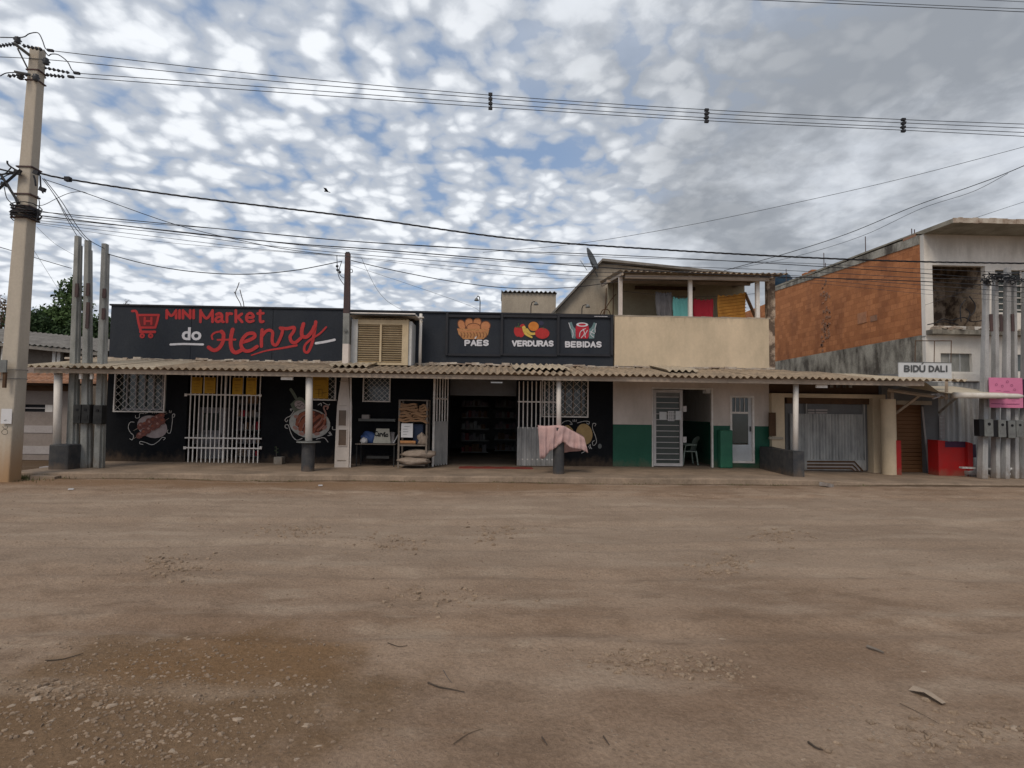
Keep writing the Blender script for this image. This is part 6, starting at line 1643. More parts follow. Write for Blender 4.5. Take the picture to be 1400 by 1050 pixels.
# signboard on the canopy
x0, x1, z0, z1 = R(1229, 496, 1301, 517, 15.6)
T = thing('signboard', 'white board lettered in grey capitals hung above the canopy end', 'sign', ((x0 + x1) / 2, 15.6, z0))
bx(x0, x1, 15.6, 15.64, z0 - .1, z1).build('board', 'sign_white', T)
bx(x0 - .01, x1 + .01, 15.59, 15.65, z1 + .001, z1 + .02).build('edge', 'meter_grey', T)
letters('BIDU', (1235.5, 499, 1265, 509), 15.598, 2.5, 'ink_grey', T, gap=.4, slope=.004); letters('DALI', (1269.3, 499.4, 1295.5, 509), 15.598, 2.4, 'ink_grey', T, gap=.4, slope=.0)
b = MB(); stroke(b, [(1260, 497.8), (1262, 496.2)], 1.3, 15.597); b.build('accent', 'ink_grey', T)
for p in (1251, 1277, 1300): 
    MB().tube([at(p, 496, 15.62), at(p + .6, 466, 16.4)], .012, 5).build('hanger_wire', 'wood_dark', T)
MB().tube([at(1251, 466, 16.4), at(1301, 466, 16.4)], .014, 5).build('hanger_rail', 'wood_dark', T)

# ================================================================ right building
RB = thing('right_building', 'two storey white fronted building with bare orange brick side wall', 'building', (14.5, W, 0))
RX = at(1264.5, 400, W).x
ztop = at(1266, 320, W).z
zo = at(1264, 457, W).z
yback = 26.7
z_b = at(1054, 397, yback).z
# orange side wall, grey base wall
MB().prismx([(W + .16, zo), (yback, zo), (yback, z_b), (W + .16, ztop)], RX, RX + .2).build('brick_wall', 'orange_brick', RB)
MB().prismx([(W + .16, ztop - .28), (yback, z_b - .10), (yback, z_b + .03), (W + .16, ztop + .03)], RX - .025, RX + .205).build('ring_beam', 'mould_concrete', RB)
bx(RX, RX + .2, yback + .004, 31, 3, z_b - .55).build('brick_wall', 'orange_brick', RB)
bx(RX - .012, RX + .2, W + .16, yback, 3.0, zo - .002).build('base_wall', 'mould_concrete', RB)
bx(RX - .06, RX + .3, W + 3.2, W + 3.4, zo + .001, ztop - .3).build('buttress', 'orange_brick', RB) if 0 else None
b = MB(); rs = random.Random(17)
for i in range(60):
    y = rs.uniform(W + 4.9, W + 5.5) ; z = rs.uniform(zo, ztop - .3); b.box(RX - .02, RX - .001, y, y + rs.uniform(.05, .16), z, z + rs.uniform(.04, .12))
b.build('chipped_brick', 'tile_clay', RB, kind='stuff')
for (y0_, z0_, z1_) in ((W + 2.2, at(1220, 437, W + 2).z, at(1220, 429, W + 2).z), ):
    bx(RX - .015, RX + .05, y0_, y0_ + .35, z0_, z1_).build('plugged_hole', 'tile_clay', RB)
a = at(1206, 440, W + 2.9)
bx(RX - .02, RX + .05, W + 2.75, W + 3.25, a.z - .05, a.z + .35).build('plugged_hole', 'plug_brick', RB)
# brick stubs and rebar on the wall top
for (y, h_) in ((W + .5, .3), (W + .62, .36), (W + 2.9, .75), (W + 5.4, .35), (W + 5.5, .8), (W + 8.5, .8)):
    zt2 = ztop + (z_b - ztop) * (y - W) / (yback - W); MB().tube([(RX + .1, y, zt2), (RX + .1, y, zt2 + h_)], .016, 5).build('rebar', 'rusty_iron', RB)
bx(RX - .03, RX + .2, W + .3, W + .85, ztop + .02, ztop + .10).build('brick_stub', 'tile_clay', RB)
for y in (W + 6.2, W + 6.7): bx(RX, RX + .2, y, y + .3, ztop + (z_b - ztop) * .65, ztop + (z_b - ztop) * .65 + .25).build('brick_stub', 'orange_brick', RB)
# blue tank behind handled above; front facade
h_bal = R(1275.5, 363, 1348, 446, W); h_win2 = R(1361, 370, 1470, 428, W)
FXR = 26
zf0 = at(1300, 461, W).z
wall('facade', 'white_facade', RB, RX, FXR, zf0, ztop, [h_bal, h_win2], W, .16)
# corner trim, slab roof with projecting eave
zsl = at(1308, 302, 15.9).z
MB().prismx([(W - 1.15, zsl - .08), (W - 1.15, zsl + .05), (yback, z_b + .15), (yback, z_b + .05), (W + .3, ztop + .1), (W, ztop + .002)], RX - .02, FXR).build('roof_slab', 'slab_concrete', RB)
b = MB(); rs = random.Random(4); x = RX - .02
while x < FXR:
    w = rs.uniform(.1, .4); b.box(x, x + w, W - 1.18 - rs.uniform(0, .02), W - 1.151, zsl - .09 + rs.uniform(0, .02), zsl + .06 + rs.uniform(0, .03)); x += w
b.build('chipped_edge', 'mortar', RB, kind='stuff')
# recess of the upper balcony
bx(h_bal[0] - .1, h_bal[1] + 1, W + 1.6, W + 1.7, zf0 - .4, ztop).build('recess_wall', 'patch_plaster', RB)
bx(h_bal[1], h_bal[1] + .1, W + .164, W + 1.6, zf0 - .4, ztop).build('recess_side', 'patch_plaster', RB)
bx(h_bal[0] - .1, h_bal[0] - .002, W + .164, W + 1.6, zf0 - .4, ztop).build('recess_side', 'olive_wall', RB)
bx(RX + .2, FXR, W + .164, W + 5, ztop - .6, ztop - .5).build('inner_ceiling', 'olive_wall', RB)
# window with bars behind the meter poles
bx(h_win2[0], h_win2[1], W + .12, W + .13, h_win2[2], h_win2[3]).build('window_pane', 'glass_grey', RB)
for k in range(7):
    zz_ = h_win2[2] + (h_win2[3] - h_win2[2]) * (k + .5) / 7; bx(h_win2[0] + .002, h_win2[1] - .002, W + .05, W + .08, zz_ - .012, zz_ + .012).build('window_bar', 'white_metal', RB)
for k in range(6):
    X = h_win2[0] + (h_win2[1] - h_win2[0]) * (k + .1) / 6; bx(X, X + .04, W + .081, W + .11, h_win2[2], h_win2[3]).build('window_bar', 'white_metal', RB)
bx(h_win2[0] + .6, h_win2[0] + .9, W + .3, W + .5, h_win2[2], h_win2[2] + .5).build('interior_goods', 'meter_dark', RB)
# floor slab with mouldy lip and rubble
zs0, zs1 = at(1300, 461, W).z, at(1300, 446, W).z
bx(RX, FXR, W - .28, W - .004, zs0 + .06, zs0 + .20).build('balcony_slab', 'mould_concrete', RB)
b = MB(); rs = random.Random(41)
for k in range(40):
    x = RX + rs.uniform(.1, 4.5); b.obox((x, W - rs.uniform(.03, .22), zs0 + .22 + rs.uniform(0, .06)), (rs.uniform(.05, .3), rs.uniform(.05, .2), rs.uniform(.03, .12)), rz=rs.uniform(0, 3), ry=rs.uniform(-.4, .4))
b.build('rubble', 'mortar', RB, kind='stuff')
b = MB()
for L in ([(1281, 440), (1290, 436), (1300, 438), (1318, 434), (1330, 440), (1352, 436)], [(1325, 405), (1333, 416), (1332, 426), (1326, 432)], [(1314, 440), (1313, 420), (1320, 410)], [(1322, 440), (1326, 428), (1320, 422)], [(1268, 444), (1290, 440), (1310, 444)]):
    b.tube([at(x, y, W - .3) for x, y in [tuple(p)[:2] for p in spline(L, 4)]], .016, 5)
b.build('tangled_cable', 'wire_black', RB)
# lower floor wall with window, ledge
h_lw = R(1287, 483, 1330, 508, W); h_lw2 = R(1387, 485, 1450, 508, W)
zll = at(1300, 522, W).z
wall('lower_wall', 'white_facade', RB, RX, FXR, zll, zs0 + .028, [h_lw, h_lw2], W + .02, .14)
bx(h_lw[0], h_lw[1], W + .12, W + .13, h_lw[2], h_lw[3]).build('window_pane', 'grey_concrete', RB); bx(h_lw2[0], h_lw2[1], W + .12, W + .13, h_lw2[2], h_lw2[3]).build('window_pane', 'glass', RB)
for X in (h_lw[0] + .33, h_lw[0] + .66): bx(X, X + .03, W + .08, W + .118, h_lw[2], h_lw[3]).build('window_bar', 'tin_sheet', RB)
bx(at(1302, 515, W).x, at(1340, 515, W).x, W - .08, W + .018, at(1320, 521, W).z, at(1320, 511, W).z).build('ledge', 'white_facade', RB)
# tin sheets closing the ground floor
x = at(1284, 600, W).x; k = 0
while x < FXR:
    w = .82; m_n = ('tin_sheet', 'pale_concrete', 'tin_sheet', 'meter_grey')[k % 4]
    n = 18; vs = []
    for i in range(n + 1):
        yy = W + .02 - .03 * (1 if (i // 2) % 2 else -.4) + rs.uniform(-.002, .002); vs += [(x + (w - .01) * i / n, yy, .02), (x + (w - .01) * i / n, yy, zll - .02)]
    MB().add(vs, [(2 * i, 2 * i + 2, 2 * i + 3, 2 * i + 1) for i in range(n)]).build('tin_sheet', m_n, RB); x += w; k += 1
bx(RX, FXR, W + .1, W + 5, 0, 3.0).build('ground_floor_core', 'meter_grey', RB)
# red counter
x0, x1, z0, z1 = R(1283, 602, 1320, 648, 16.2)
T = thing('counter', 'bright red painted low wall with purple top panel beside the shutter', 'low wall', ((x0 + x1) / 2, 16.3, 0))
xr1 = at(1327, 620, 16.2).x
MB().prism([(x0, .0), (x1, -.02), (x1, at(1320, 605.5, 16.2).z), (x0, z1)], 16.2, 16.6).build('front', 'red_paint', T)
MB().prism([(x1 + .004, -.02), (xr1, -.02), (xr1, at(1325, 606, 16.2).z), (x1 + .004, at(1322, 605, 16.2).z + .02)], 16.12, 16.6).build('pier', 'red_paint', T)
a = R(1292, 603.5, 1320, 611.5, 16.2); bx(a[0], a[1], 16.19, 16.198, a[2], a[3]).build('purple_panel', 'purple_paint', T)
x = at(1330, 612, 16.6); bx(x.x - .05, x.x + .1, 16.6, 16.75, x.z - .3, x.z + .1).build('dark_block', 'purple_paint', T)
# vertical sticker on the tin sheet
x0, x1, z0, z1 = R(1283.5, 568, 1291, 600, W - .03)
T = thing('poster', 'narrow pale poster with vertical grey lettering on the tin wall', 'poster', ((x0 + x1) / 2, W - .04, z0)); bx(x0, x1, W - .05, W - .046, z0, z1).build('sheet', 'pale_band', T)
b = MB()
for y in (571, 576, 581, 586, 591, 596): stroke(b, [(1285, y), (1289.5, y - .5)], 1.2, W - .05, k=1); stroke(b, [(1287, y), (1287, y + 2.4)], .9, W - .05, k=1)
b.build('print', 'tin_sheet', T)
# white rubble kerb
b = MB(); rs = random.Random(77)
for k in range(90):
    p = at(rs.uniform(1326, 1420), 643, 16.1); b.obox((p.x, 16.1 + rs.uniform(-.2, .3), .05 + rs.uniform(-.02, .10)), (rs.uniform(.1, .5), rs.uniform(.1, .3), rs.uniform(.05, .14)), rz=rs.uniform(0, 3), ry=rs.uniform(-.15, .15))
tag(b.build('rubble_kerb', 'pale_concrete', None, kind='stuff'), 'pale rubble piled along the foot of the tin wall')
T = thing('plastic_sheet', 'crumpled pale plastic sheet on the rubble at the right edge', 'plastic sheet', (at(1395, 640, 15.9).x, 15.9, .1))
blob_o = blob('sheet', None, None, 'sign_white', (at(1394, 640, 15.8).x, 15.8, .1), .3, 2, (1.2, .5, .55), rough_=.5); blob_o.location = Vector(blob_o.location) - T.location; blob_o.parent = T
tag(MB().obox((at(1330, 636, 15.9).x, 15.8, .30), (.9, .12, .05), ry=.03).build('plank', 'pale_concrete'), 'pale plank lying on the rubble beside the red wall', 'plank')
# right meter poles
RP = [((1349, 383), (1343, 640), 11, 6), ((1361, 379), (1361, 638), 8, 6), ((1378, 366), (1374, 638), 8.5, 7.5), ((1386, 380), (1387, 637), 7.5, 5), ((1402, 372), (1400, 638), 8, 6)]
LBL = ['leftmost pale meter pole of the right cluster behind the awning tip', 'second pale meter pole of the right cluster', 'third and tallest pale meter pole of the right cluster', 'fourth pale meter pole of the right cluster', 'pale meter pole cut by the right picture edge']
for i, ((tx, ty), (bx__, by_), w0, w1) in enumerate(RP):
    meter_pole(tx, ty, bx__, by_, w0, w1, LBL[i], 15.55 + .12 * (i % 2), 'pale meter poles at the right', 'pale_concrete', holes=((442, .5),) if i in (0, 1, 2) else (), floorz=.03)
for i, px in enumerate(((1346.5, 573, 1358.5, 597), (1365.5, 574, 1376, 598), (1379, 575, 1389, 599), (1390, 574.5, 1399.5, 598))):
    meter_box(px, 15.25, ['grey meter box at the left of the right cluster', 'second grey meter box of the right cluster', 'third grey meter box of the right cluster', 'rightmost grey meter box of the right cluster'][i], 'meter_grey', 'grey meter boxes at the right', sidew=.14 if i < 2 else .03)
b = MB(); rs = random.Random(8)
for k in range(26):
    cx = rs.choice([1352, 1360, 1366, 1382, 1394]) + rs.uniform(-5, 5); cy = rs.uniform(374, 384); pts = []
    for q in range(7): pts.append(at(cx + rs.uniform(-9, 9), cy + rs.uniform(-3, 10) * (q / 6), 15.4 + rs.uniform(-.1, .1)))
    b.tube([tuple(p) for p in spline(pts, 3)], .012, 4)
tag(b.build('cable_tangle', 'wire_black', None, kind='stuff'), 'tangle of black cable on the right meter pole heads')
# pink sign
x0, x1, z0, z1 = R(1352, 516.5, 1397.5, 557.5, 15.4)
T = thing('pink_sign', 'pink advertising sign tied across the right meter poles', 'sign', ((x0 + x1) / 2, 15.4, z0))
bx(x0, x1, 15.38, 15.40, z0, z1).build('board', 'sign_pink', T)
b = MB()
for cx, cy in ((1362, 526), (1377, 522), (1383, 527), (1387, 533), (1370, 528)):
    for q in range(5):
        a = q * 1.257; stroke(b, [(cx + 1.6 * math.cos(a), cy + 1.6 * math.sin(a)), (cx + 1.6 * math.cos(a + 1.1), cy + 1.6 * math.sin(a + 1.1))], .45, 15.38, k=1)
for y, x0_, x1_, w in ((534, 1361, 1368, .5), (535, 1372, 1380, .5), (545, 1363, 1374, 1.3), (545, 1379, 1393, 1.3), (552, 1355, 1367, 1), (552.3, 1369, 1374, 1), (552.5, 1376, 1394, 1), (548, 1383, 1389, .4)):
    x_ = x0_
    while x_ < x1_:
        l = rs.uniform(.8, 1.8); stroke(b, [(x_, y), (min(x_ + l, x1_), y + rs.uniform(-.2, .2))], w * .9, 15.38, k=1); x_ += l + .5
b.build('print', 'pink_ink', T)
x0, x1, z0, z1 = R(1398.5, 519, 1440, 559, 15.4)
T = thing('purple_sign', 'dark purple sign just entering at the right picture edge', 'sign', ((x0 + x1) / 2, 15.42, z0)); bx(x0, x1, 15.38, 15.42, z0, z1).build('board', 'purple_paint', T)

# ================================================================ wires
def wire(pts, Ya, Yb, r, label=None, m='wire_black', grp='overhead wires', seed=None, xr=(None, None)):
    r *= .72
    L = [tuple(p)[:2] for p in spline(pts, 8)]
    xa, xb = pts[0][0], pts[-1][0]
    P3 = [at(x, y, Ya + (Yb - Ya) * (x - xa) / (xb - xa)) for x, y in L]
    o = MB().tube(P3, r, 6).build('overhead_wire', m)
    return tag(o, label, 'wire', grp)
A = 'one of four bare parallel lines joined by spacers high above the shops'
for i, pts in enumerate(([(68, 69), (350, 101), (670, 130), (966, 150), (1235, 163.5), (1470, 172)], [(-40, 77), (70, 82), (350, 109), (670, 134.5), (966, 155), (1235, 168), (1470, 178)],
                         [(104, 100), (350, 118), (670, 141.5), (966, 161), (1235, 174), (1470, 184)], [(96, 105), (350, 124), (670, 146.5), (966, 165), (1235, 178), (1470, 190)])):
    wire(pts, 13.2, 13.6, .011, ['topmost of the four parallel lines joined by spacers', 'second from top of the four parallel spacer lines', 'third from top of the four parallel spacer lines', 'lowest of the four parallel spacer lines'][i], 'wire_grey', 'high lines with spacers')
    if pts[0][0] > 0: MB().obox(at(pts[0][0] + 1, pts[0][1], 13.2), (.14, .05, .05), ry=.1).build('dead_end_clamp', 'wire_black', UP)
for x, ys, lb in ((670.5, (127, 150), 'leftmost dark spacer on the high parallel lines'), (966, (148.5, 168), 'middle dark spacer on the high parallel lines'), (1235, (161.5, 181), 'rightmost dark spacer on the high parallel lines')):
    Yw = 13.2 + .4 * x / 1400
    T = thing('line_spacer', lb, 'spacer', tuple(at(x, ys[1], Yw)), 'spacers on the high lines')
    if x < 700: MB().tube([at(x, ys[0], Yw), at(x + .6, ys[1], Yw)], .026, 6).build('body', 'wire_black', T)
    else:
        y0_, y1_ = ys
        MB().tube([at(x, y0_, Yw), at(x + 1.5, y0_ + 6, Yw), at(x - 1.2, y1_ - 8, Yw), at(x + .2, y1_, Yw)], .024, 6).build('body', 'wire_black', T)
        MB().tube([at(x - 3.5, y1_ - 6, Yw), at(x + 3.5, y0_ + 5, Yw)], .02, 6).build('cross_arm', 'wire_black', T)
    for k in range(4): 
        yy = ys[0] + 2 + (ys[1] - ys[0] - 4) * k / 3; MB().obox(at(x, yy, Yw), (.10, .06, .06)).build('clip', 'wire_black', T)
wire([(900, -6), (1150, 5), (1450, 18.5)], 9, 9.2, .008, 'lower of two thin lines crossing the top right corner', 'wire_grey')
wire([(1020, -6), (1250, 6), (1450, 14)], 9.3, 9.5, .007, 'upper of two thin lines crossing the top right corner', 'wire_grey')
wire([(1290, -3), (1450, 5)], 9.3, 9.5, .006, 'short thin line in the far top right corner', 'wire_grey')
# thick twisted bundle
pts = [(52, 236), (93, 245), (240, 267), (480, 296), (700, 326), (900, 341), (1100, 352), (1265, 358), (1470, 361)]
L = [at(*tuple(p)[:2], 13.3 + .7 * (tuple(p)[0] / 1400)) for p in spline(pts, 14)]
T = thing('twisted_cable', 'thick black twisted service cable running the length of the street', 'cable', tuple(L[0]), 'overhead wires')
tot = 0
for k in range(3):
    q = []; dist = 0
    for i, p in enumerate(L):
        if i: dist += (L[i] - L[i - 1]).length
        # resample for twist
    s = 0; n = 420; acc = [0]
    for i in range(1, len(L)): acc.append(acc[-1] + (L[i] - L[i - 1]).length)
    for j in range(n + 1):
        d = acc[-1] * j / n
        while s < len(acc) - 2 and acc[s + 1] < d: s += 1
        f = (d - acc[s]) / max(acc[s + 1] - acc[s], 1e-6); p = L[s].lerp(L[s + 1], f); a = d * 9 + k * 2.094
        q.append(p + Vector((0, math.cos(a), math.sin(a))) * .013)
    MB().tube(q, .011, 5).build('strand', 'wire_black', T)
for x, y in ((93, 245),): MB().obox(at(x, y, 13.35), (.12, .1, .1)).build('knot', 'wire_black', T)
LOW = [([(48, 289), (240, 307), (470, 329), (700, 343), (800, 347), (1000, 357), (1265, 374), (1470, 392)], .014, 'first service wire below the thick twisted cable', 'wire_black'),
       ([(48, 287), (130, 300), (300, 313), (475, 329), (620, 338), (800, 350), (1100, 360), (1265, 368), (1470, 376)], .009, 'thin wire hugging the first service wire', 'wire_grey'),
       ([(48, 294), (250, 318), (400, 333), (500, 340), (650, 352), (800, 364), (1000, 376), (1265, 385), (1470, 398)], .018, 'heavy service wire bundle crossing the iron pole head', 'wire_black'),
       ([(48, 297), (240, 316), (400, 334), (500, 343), (700, 358), (850, 362), (1080, 370), (1265, 380), (1470, 384)], .010, 'thin wire under the heavy service bundle', 'wire_grey'),
       ([(48, 301), (240, 320), (350, 334), (480, 347), (640, 360), (800, 372), (1000, 372), (1265, 390), (1470, 405)], .010, 'middle thin wire sagging behind the iron pole', 'wire_grey'),
       ([(48, 304), (200, 322), (350, 340), (470, 350), (640, 366), (800, 377), (1060, 380), (1265, 396), (1470, 412)], .008, 'faint wire below the middle service lines', 'wire_grey'),
       ([(48, 306), (200, 328), (300, 338), (480, 352), (640, 371), (800, 382), (1060, 384), (1265, 402), (1470, 420)], .006, 'lowest faint wire of the service group', 'wire_grey'),
       ([(60, 245), (120, 265), (240, 307), (340, 331), (400, 342), (460, 349)], .012, 'single black drop wire slanting down to the iron pole', 'wire_black')]
for pts, r, lb, m_ in LOW: wire(pts, 13.3, 15.2, r, lb, m_)
wire([(146, 347), (200, 361), (260, 371), (330, 375), (400, 370), (468, 357)], 15.1, 15.9, .017, 'sagging black cable from the slim poles to the iron pole')
wire([(480, 356), (540, 370), (620, 385), (700, 394), (780, 393), (850, 384)], 15.9, 17.2, .016, 'sagging black cable from the iron pole to the balcony roof')
wire([(478, 362), (560, 389), (640, 417), (655, 425)], 15.9, 16.9, .006, 'thin wire descending from the iron pole to the sign lamps', 'wire_grey')
wire([(494, 352), (502, 370), (515, 395), (530, 412), (550, 424)], 15.6, 16.8, .006, 'thin looping wire dropping onto the parapet near the louvred box', 'wire_grey')
wire([(660, 345), (790, 333), (930, 310), (1080, 279), (1250, 240), (1470, 182)], 16, 12, .008, 'long thin wire rising towards the upper right', 'wire_grey')
wire([(990, 370), (1080, 345), (1160, 319), (1250, 282), (1330, 254), (1380, 235), (1470, 196)], 17, 12, .013, 'black drop wire rising steeply to the right edge')
wire([(1000, 368), (1090, 350), (1180, 322), (1260, 285), (1330, 262), (1378, 237)], 17, 12.6, .008, 'thin wire beside the steep black drop wire', 'wire_grey')
wire([(1265, 417), (1310, 401), (1400, 368), (1470, 345)], 16.9, 14.6, .007, 'thin wire crossing the white upper balcony', 'wire_grey')
wire([(1330, 299), (1400, 276), (1470, 254)], 24, 22, .012, 'thin wire behind the concrete roof slab at right', 'wire_grey')
wire([(-60, 322), (0, 338), (50, 353), (98, 367)], 13, 15, .012, 'black wire reaching the leftmost slim pole from the left')
wire([(50, 310), (75, 333), (102, 349)], 13.4, 15, .005, 'faint wire slanting from the big pole to the slim poles', 'wire_grey')
wire([(45, 340), (65, 372), (95, 420)], 13.4, 20, .006, 'faint wire dropping behind the big pole to the trees', 'wire_grey')
for pts, lb in (([(58, 244), (75, 268), (92, 300), (105, 322)], 'leftmost of the fan of drop wires to the slim poles'), ([(58, 244), (78, 272), (98, 305), (119, 330)], 'middle of the fan of drop wires to the slim poles'), ([(60, 244), (84, 275), (106, 310), (122, 328), (143, 340)], 'right hand drop wire of the fan to the slim poles')):
    wire(pts, 13.3, 15.05, .012, lb, grp='drop wires to the slim poles')
wire([(48, 281), (60, 280), (78, 271), (95, 264), (112, 262), (122, 266)], 13.3, 13.5, .009, 'short wire looping right from the big pole to the drop wire')

# ================================================================ vegetation
def leaf_cloud(cx, cy, cz, specs, n, size, m_n, parent, seed=0, droop=.3, name='crown'):
    rs_ = np.random.RandomState(seed); vs = []; fs = []
    w = np.array([s[3] * s[4] * s[5] for s in specs]); w = w / w.sum()
    for (ex, ey, ez, ra, rb_, rc), k in zip(specs, (w * n).astype(int)):
        d = rs_.normal(size=(k, 3)); d /= np.linalg.norm(d, axis=1)[:, None]; r = rs_.rand(k) ** .45
        p = d * r[:, None] * np.array([ra, rb_, rc]) * (1 + .25 * rs_.normal(size=(k, 1)) * .6) + np.array([cx + ex, cy + ey, cz + ez])
        for q in p:
            a = rs_.normal(size=3); a /= np.linalg.norm(a); a[2] -= droop; b_ = np.cross(a, rs_.normal(size=3)); b_ /= np.linalg.norm(b_); s = size * (.6 + .8 * rs_.rand())
            o = len(vs); vs += [tuple(q - b_ * s * .3), tuple(q + a * s * .5), tuple(q + b_ * s * .3), tuple(q - a * s * .5)]; fs.append((o, o + 1, o + 2, o + 3))
    return MB().add(vs, fs).build(name, m_n, parent)
def tree(name, label, px, pyt, Y, zb_, specs, n, size, m_n, seed, group='trees behind the roofs', trunk=.12):
    c = at(px, pyt, Y); T = thing(name, label, 'tree', (c.x, Y, 0), group)
    b = MB(); rs_ = random.Random(seed); b.tube([(c.x, Y, 0), (c.x + .1, Y, c.z * .5), (c.x, Y, c.z)], trunk, 8, r1=trunk * .35)
    for ex, ey, ez, ra, rb_, rc in specs:
        b.tube([(c.x, Y, max(c.z - 1.6 + ez * .5, 1)), (c.x + ex * .6, Y + ey * .6, c.z + ez - .2), (c.x + ex + ra * .5, Y + ey, c.z + ez + rc * .3)], trunk * .35, 5, r1=.02)
    b.build('trunk', 'bark', T); leaf_cloud(c.x, Y, c.z, specs, n, size, m_n, T, seed)
    return T
S_ = [(-.5, 0, -.6, 1.0, .9, .5), (.6, 0, -.3, 1.0, .9, .5), (-.2, 0, .1, .95, .8, .4), (.5, 0, .5, .8, .7, .4), (.1, .2, 1.0, .75, .6, .35), (.3, 0, 1.45, .5, .5, .3), (-.1, .2, -1.3, 1.5, 1, .6), (.4, 0, 1.75, .22, .22, .25)]
tree('leafy_tree', 'bright green layered tree behind the slim meter poles', 87, 432, 27, 0, S_, 7000, .17, 'leaf_a', 3)
tree('leafy_tree', 'dark bushy tree just right of the utility pole shaft', 47, 446, 26, 0, [(0, 0, 0, .8, .8, .7), (.4, .2, -.5, 1.0, .8, .6), (-.5, 0, .2, .7, .7, .6)], 4500, .15, 'leaf_b', 5)
tree('leafy_tree', 'dark low tree filling the gap by the navy parapet', 124, 456, 26, 0, [(0, 0, 0, 1.1, .8, .7), (.7, .2, .3, .8, .8, .6), (-.6, 0, -.3, 1.1, .7, .6)], 5000, .15, 'leaf_b', 6)
tree('leafy_tree', 'sparse brownish tree at the far left behind the power pole', 2, 430, 30, 0, [(-.4, 0, -.6, 1.2, .9, .8), (.2, 0, .3, .9, .8, .8)], 1500, .13, 'leaf_dry', 7)
def bare(label, px, y0_, y1_, Y, seed, spread=.8, lv=4, group='bare branch tips above the parapet'):
    a, c = at(px, y0_, Y), at(px, y1_, Y); T = thing('bare_tree', label, 'tree', (a.x, Y, 0), group); b = MB(); rs_ = random.Random(seed)
    b.tube([(a.x, Y, 0), (a.x, Y, a.z - .2)], .08, 6, r1=.05)
    def br(p, d, l, r, k):
        q = p + d * l; m2 = p + d * l * .5 + Vector((rs_.gauss(0, .05), 0, rs_.gauss(0, .03))) * l; b.tube([p, m2, q], r, 4, r1=r * .6)
        if k:
            for _ in range(rs_.choice((2, 3))): br(q, (d + Vector((rs_.gauss(0, spread), rs_.gauss(0, .4), rs_.gauss(.0, .35)))).normalized(), l * rs_.uniform(.55, .8), r * .6, k - 1)
    br(Vector((a.x, Y, a.z - .25)), Vector((0, 0, 1)), (c.z - a.z) * .5, .03, lv); b.build('trunk', 'twig', T)
bare('bare twiggy branch top just right of the slim poles', 168, 422, 404, 24, 1, .9)
bare('short tuft of bare twigs above the cart emblem', 232, 424, 411, 24, 5, 1.1)
bare('small leafy twig tuft above the red word on the parapet', 266, 424, 411, 24, 9, .9)
b = MB(); T = thing('bare_tree', 'two curved bare shoots rising above the parapet centre', 'tree', (at(328, 420, 19).x, 19, 0), 'bare branch tips above the parapet')
for L in ([(331, 430), (329, 416), (322, 402), (325, 392), (327, 386)], [(334, 430), (333, 415), (330, 404), (328, 396)], [(322, 402), (320, 399)]):
    b.tube([at(x, y, 19) for x, y in [tuple(p)[:2] for p in spline(L, 4)]], .014, 5)
a = at(332, 430, 19); b.tube([(a.x, 19, 0), (a.x, 19, a.z)], .03, 6, r1=.016); b.build('trunk', 'twig', T)
# bird
c = at(447.5, 262, 22); T = thing('bird', 'small dark bird gliding above the market', 'bird', tuple(c))
MB().tube([c + Vector((-.12, 0, .02)), c, c + Vector((.12, 0, -.03))], .022, 6, r1=.012).build('body', 'wire_black', T)
for s in (-1, 1): MB().add([c + Vector((-.06, 0, 0)), c + Vector((.05, 0, 0)), c + Vector((.01, s * .18, .07)), c + Vector((-.10, s * .2, .08))], [(0, 1, 2, 3)]).build('wing', 'wire_black', T)

# ================================================================ loose things on the road
def stone(c, r, seed, fl_=.35):
    rs_ = random.Random(seed); n = rs_.randint(6, 8); ang = sorted(rs_.uniform(0, 6.28) for _ in range(n)); el_ = rs_.uniform(.6, 1)
    ra = [rs_.uniform(.7, 1.1) * r for _ in range(n)]; ph = rs_.uniform(0, 3)
    def ring(k, z): return [(c[0] + k * ra[i] * math.cos(ang[i] + ph), c[1] + k * el_ * ra[i] * math.sin(ang[i] + ph), z + rs_.uniform(-.1, .1) * r * fl_) for i in range(n)]
    vs = ring(1, c[2] - r * .3) + ring(1.0, c[2] + r * fl_ * .4) + ring(.62, c[2] + r * fl_)
    fs = [(i, (i + 1) % n, n + (i + 1) % n, n + i) for i in range(n)] + [(n + i, n + (i + 1) % n, 2 * n + (i + 1) % n, 2 * n + i) for i in range(n)] + [tuple(range(2 * n, 3 * n))]
    return vs, fs
b = MB(); rs = random.Random(99)
def gr(x, y): return float(gz(x, y))
pts_ = []
for i in range(6500):
    k = rs.random()
    if k < .40: p = on(rs.gauss(200, 140), 870 + abs(rs.gauss(90, 60)), 0); r = .003 + .016 * rs.random() ** 2.5
    elif k < .68:
        cx, cy, sp = rs.choice([(975, 912, 30), (1280, 995, 60), (680, 728, 26), (540, 742, 30), (80, 945, 30), (990, 768, 22), (400, 725, 30), (870, 900, 35), (230, 775, 30), (1060, 730, 22), (600, 815, 45)])
        p = on(rs.gauss(cx, sp), cy + rs.gauss(0, sp * .28), 0); r = (.004 + .022 * rs.random() ** 2.5) * (1 + (p.y / 14))
    else: p = Vector((rs.uniform(-11, 11), rs.uniform(1.6, 13.5), 0)); r = rs.uniform(.003, .011) * (1 + p.y / 12)
    if p.y > 13.6 or p.y < 1.2: continue
    v_, f_ = stone((p.x, p.y, gr(p.x, p.y)), r, i, .55); b.add(v_, f_)
b.build('gravel', 'gravel_mat', kind='stuff', label='small gravel scattered over the dirt road')
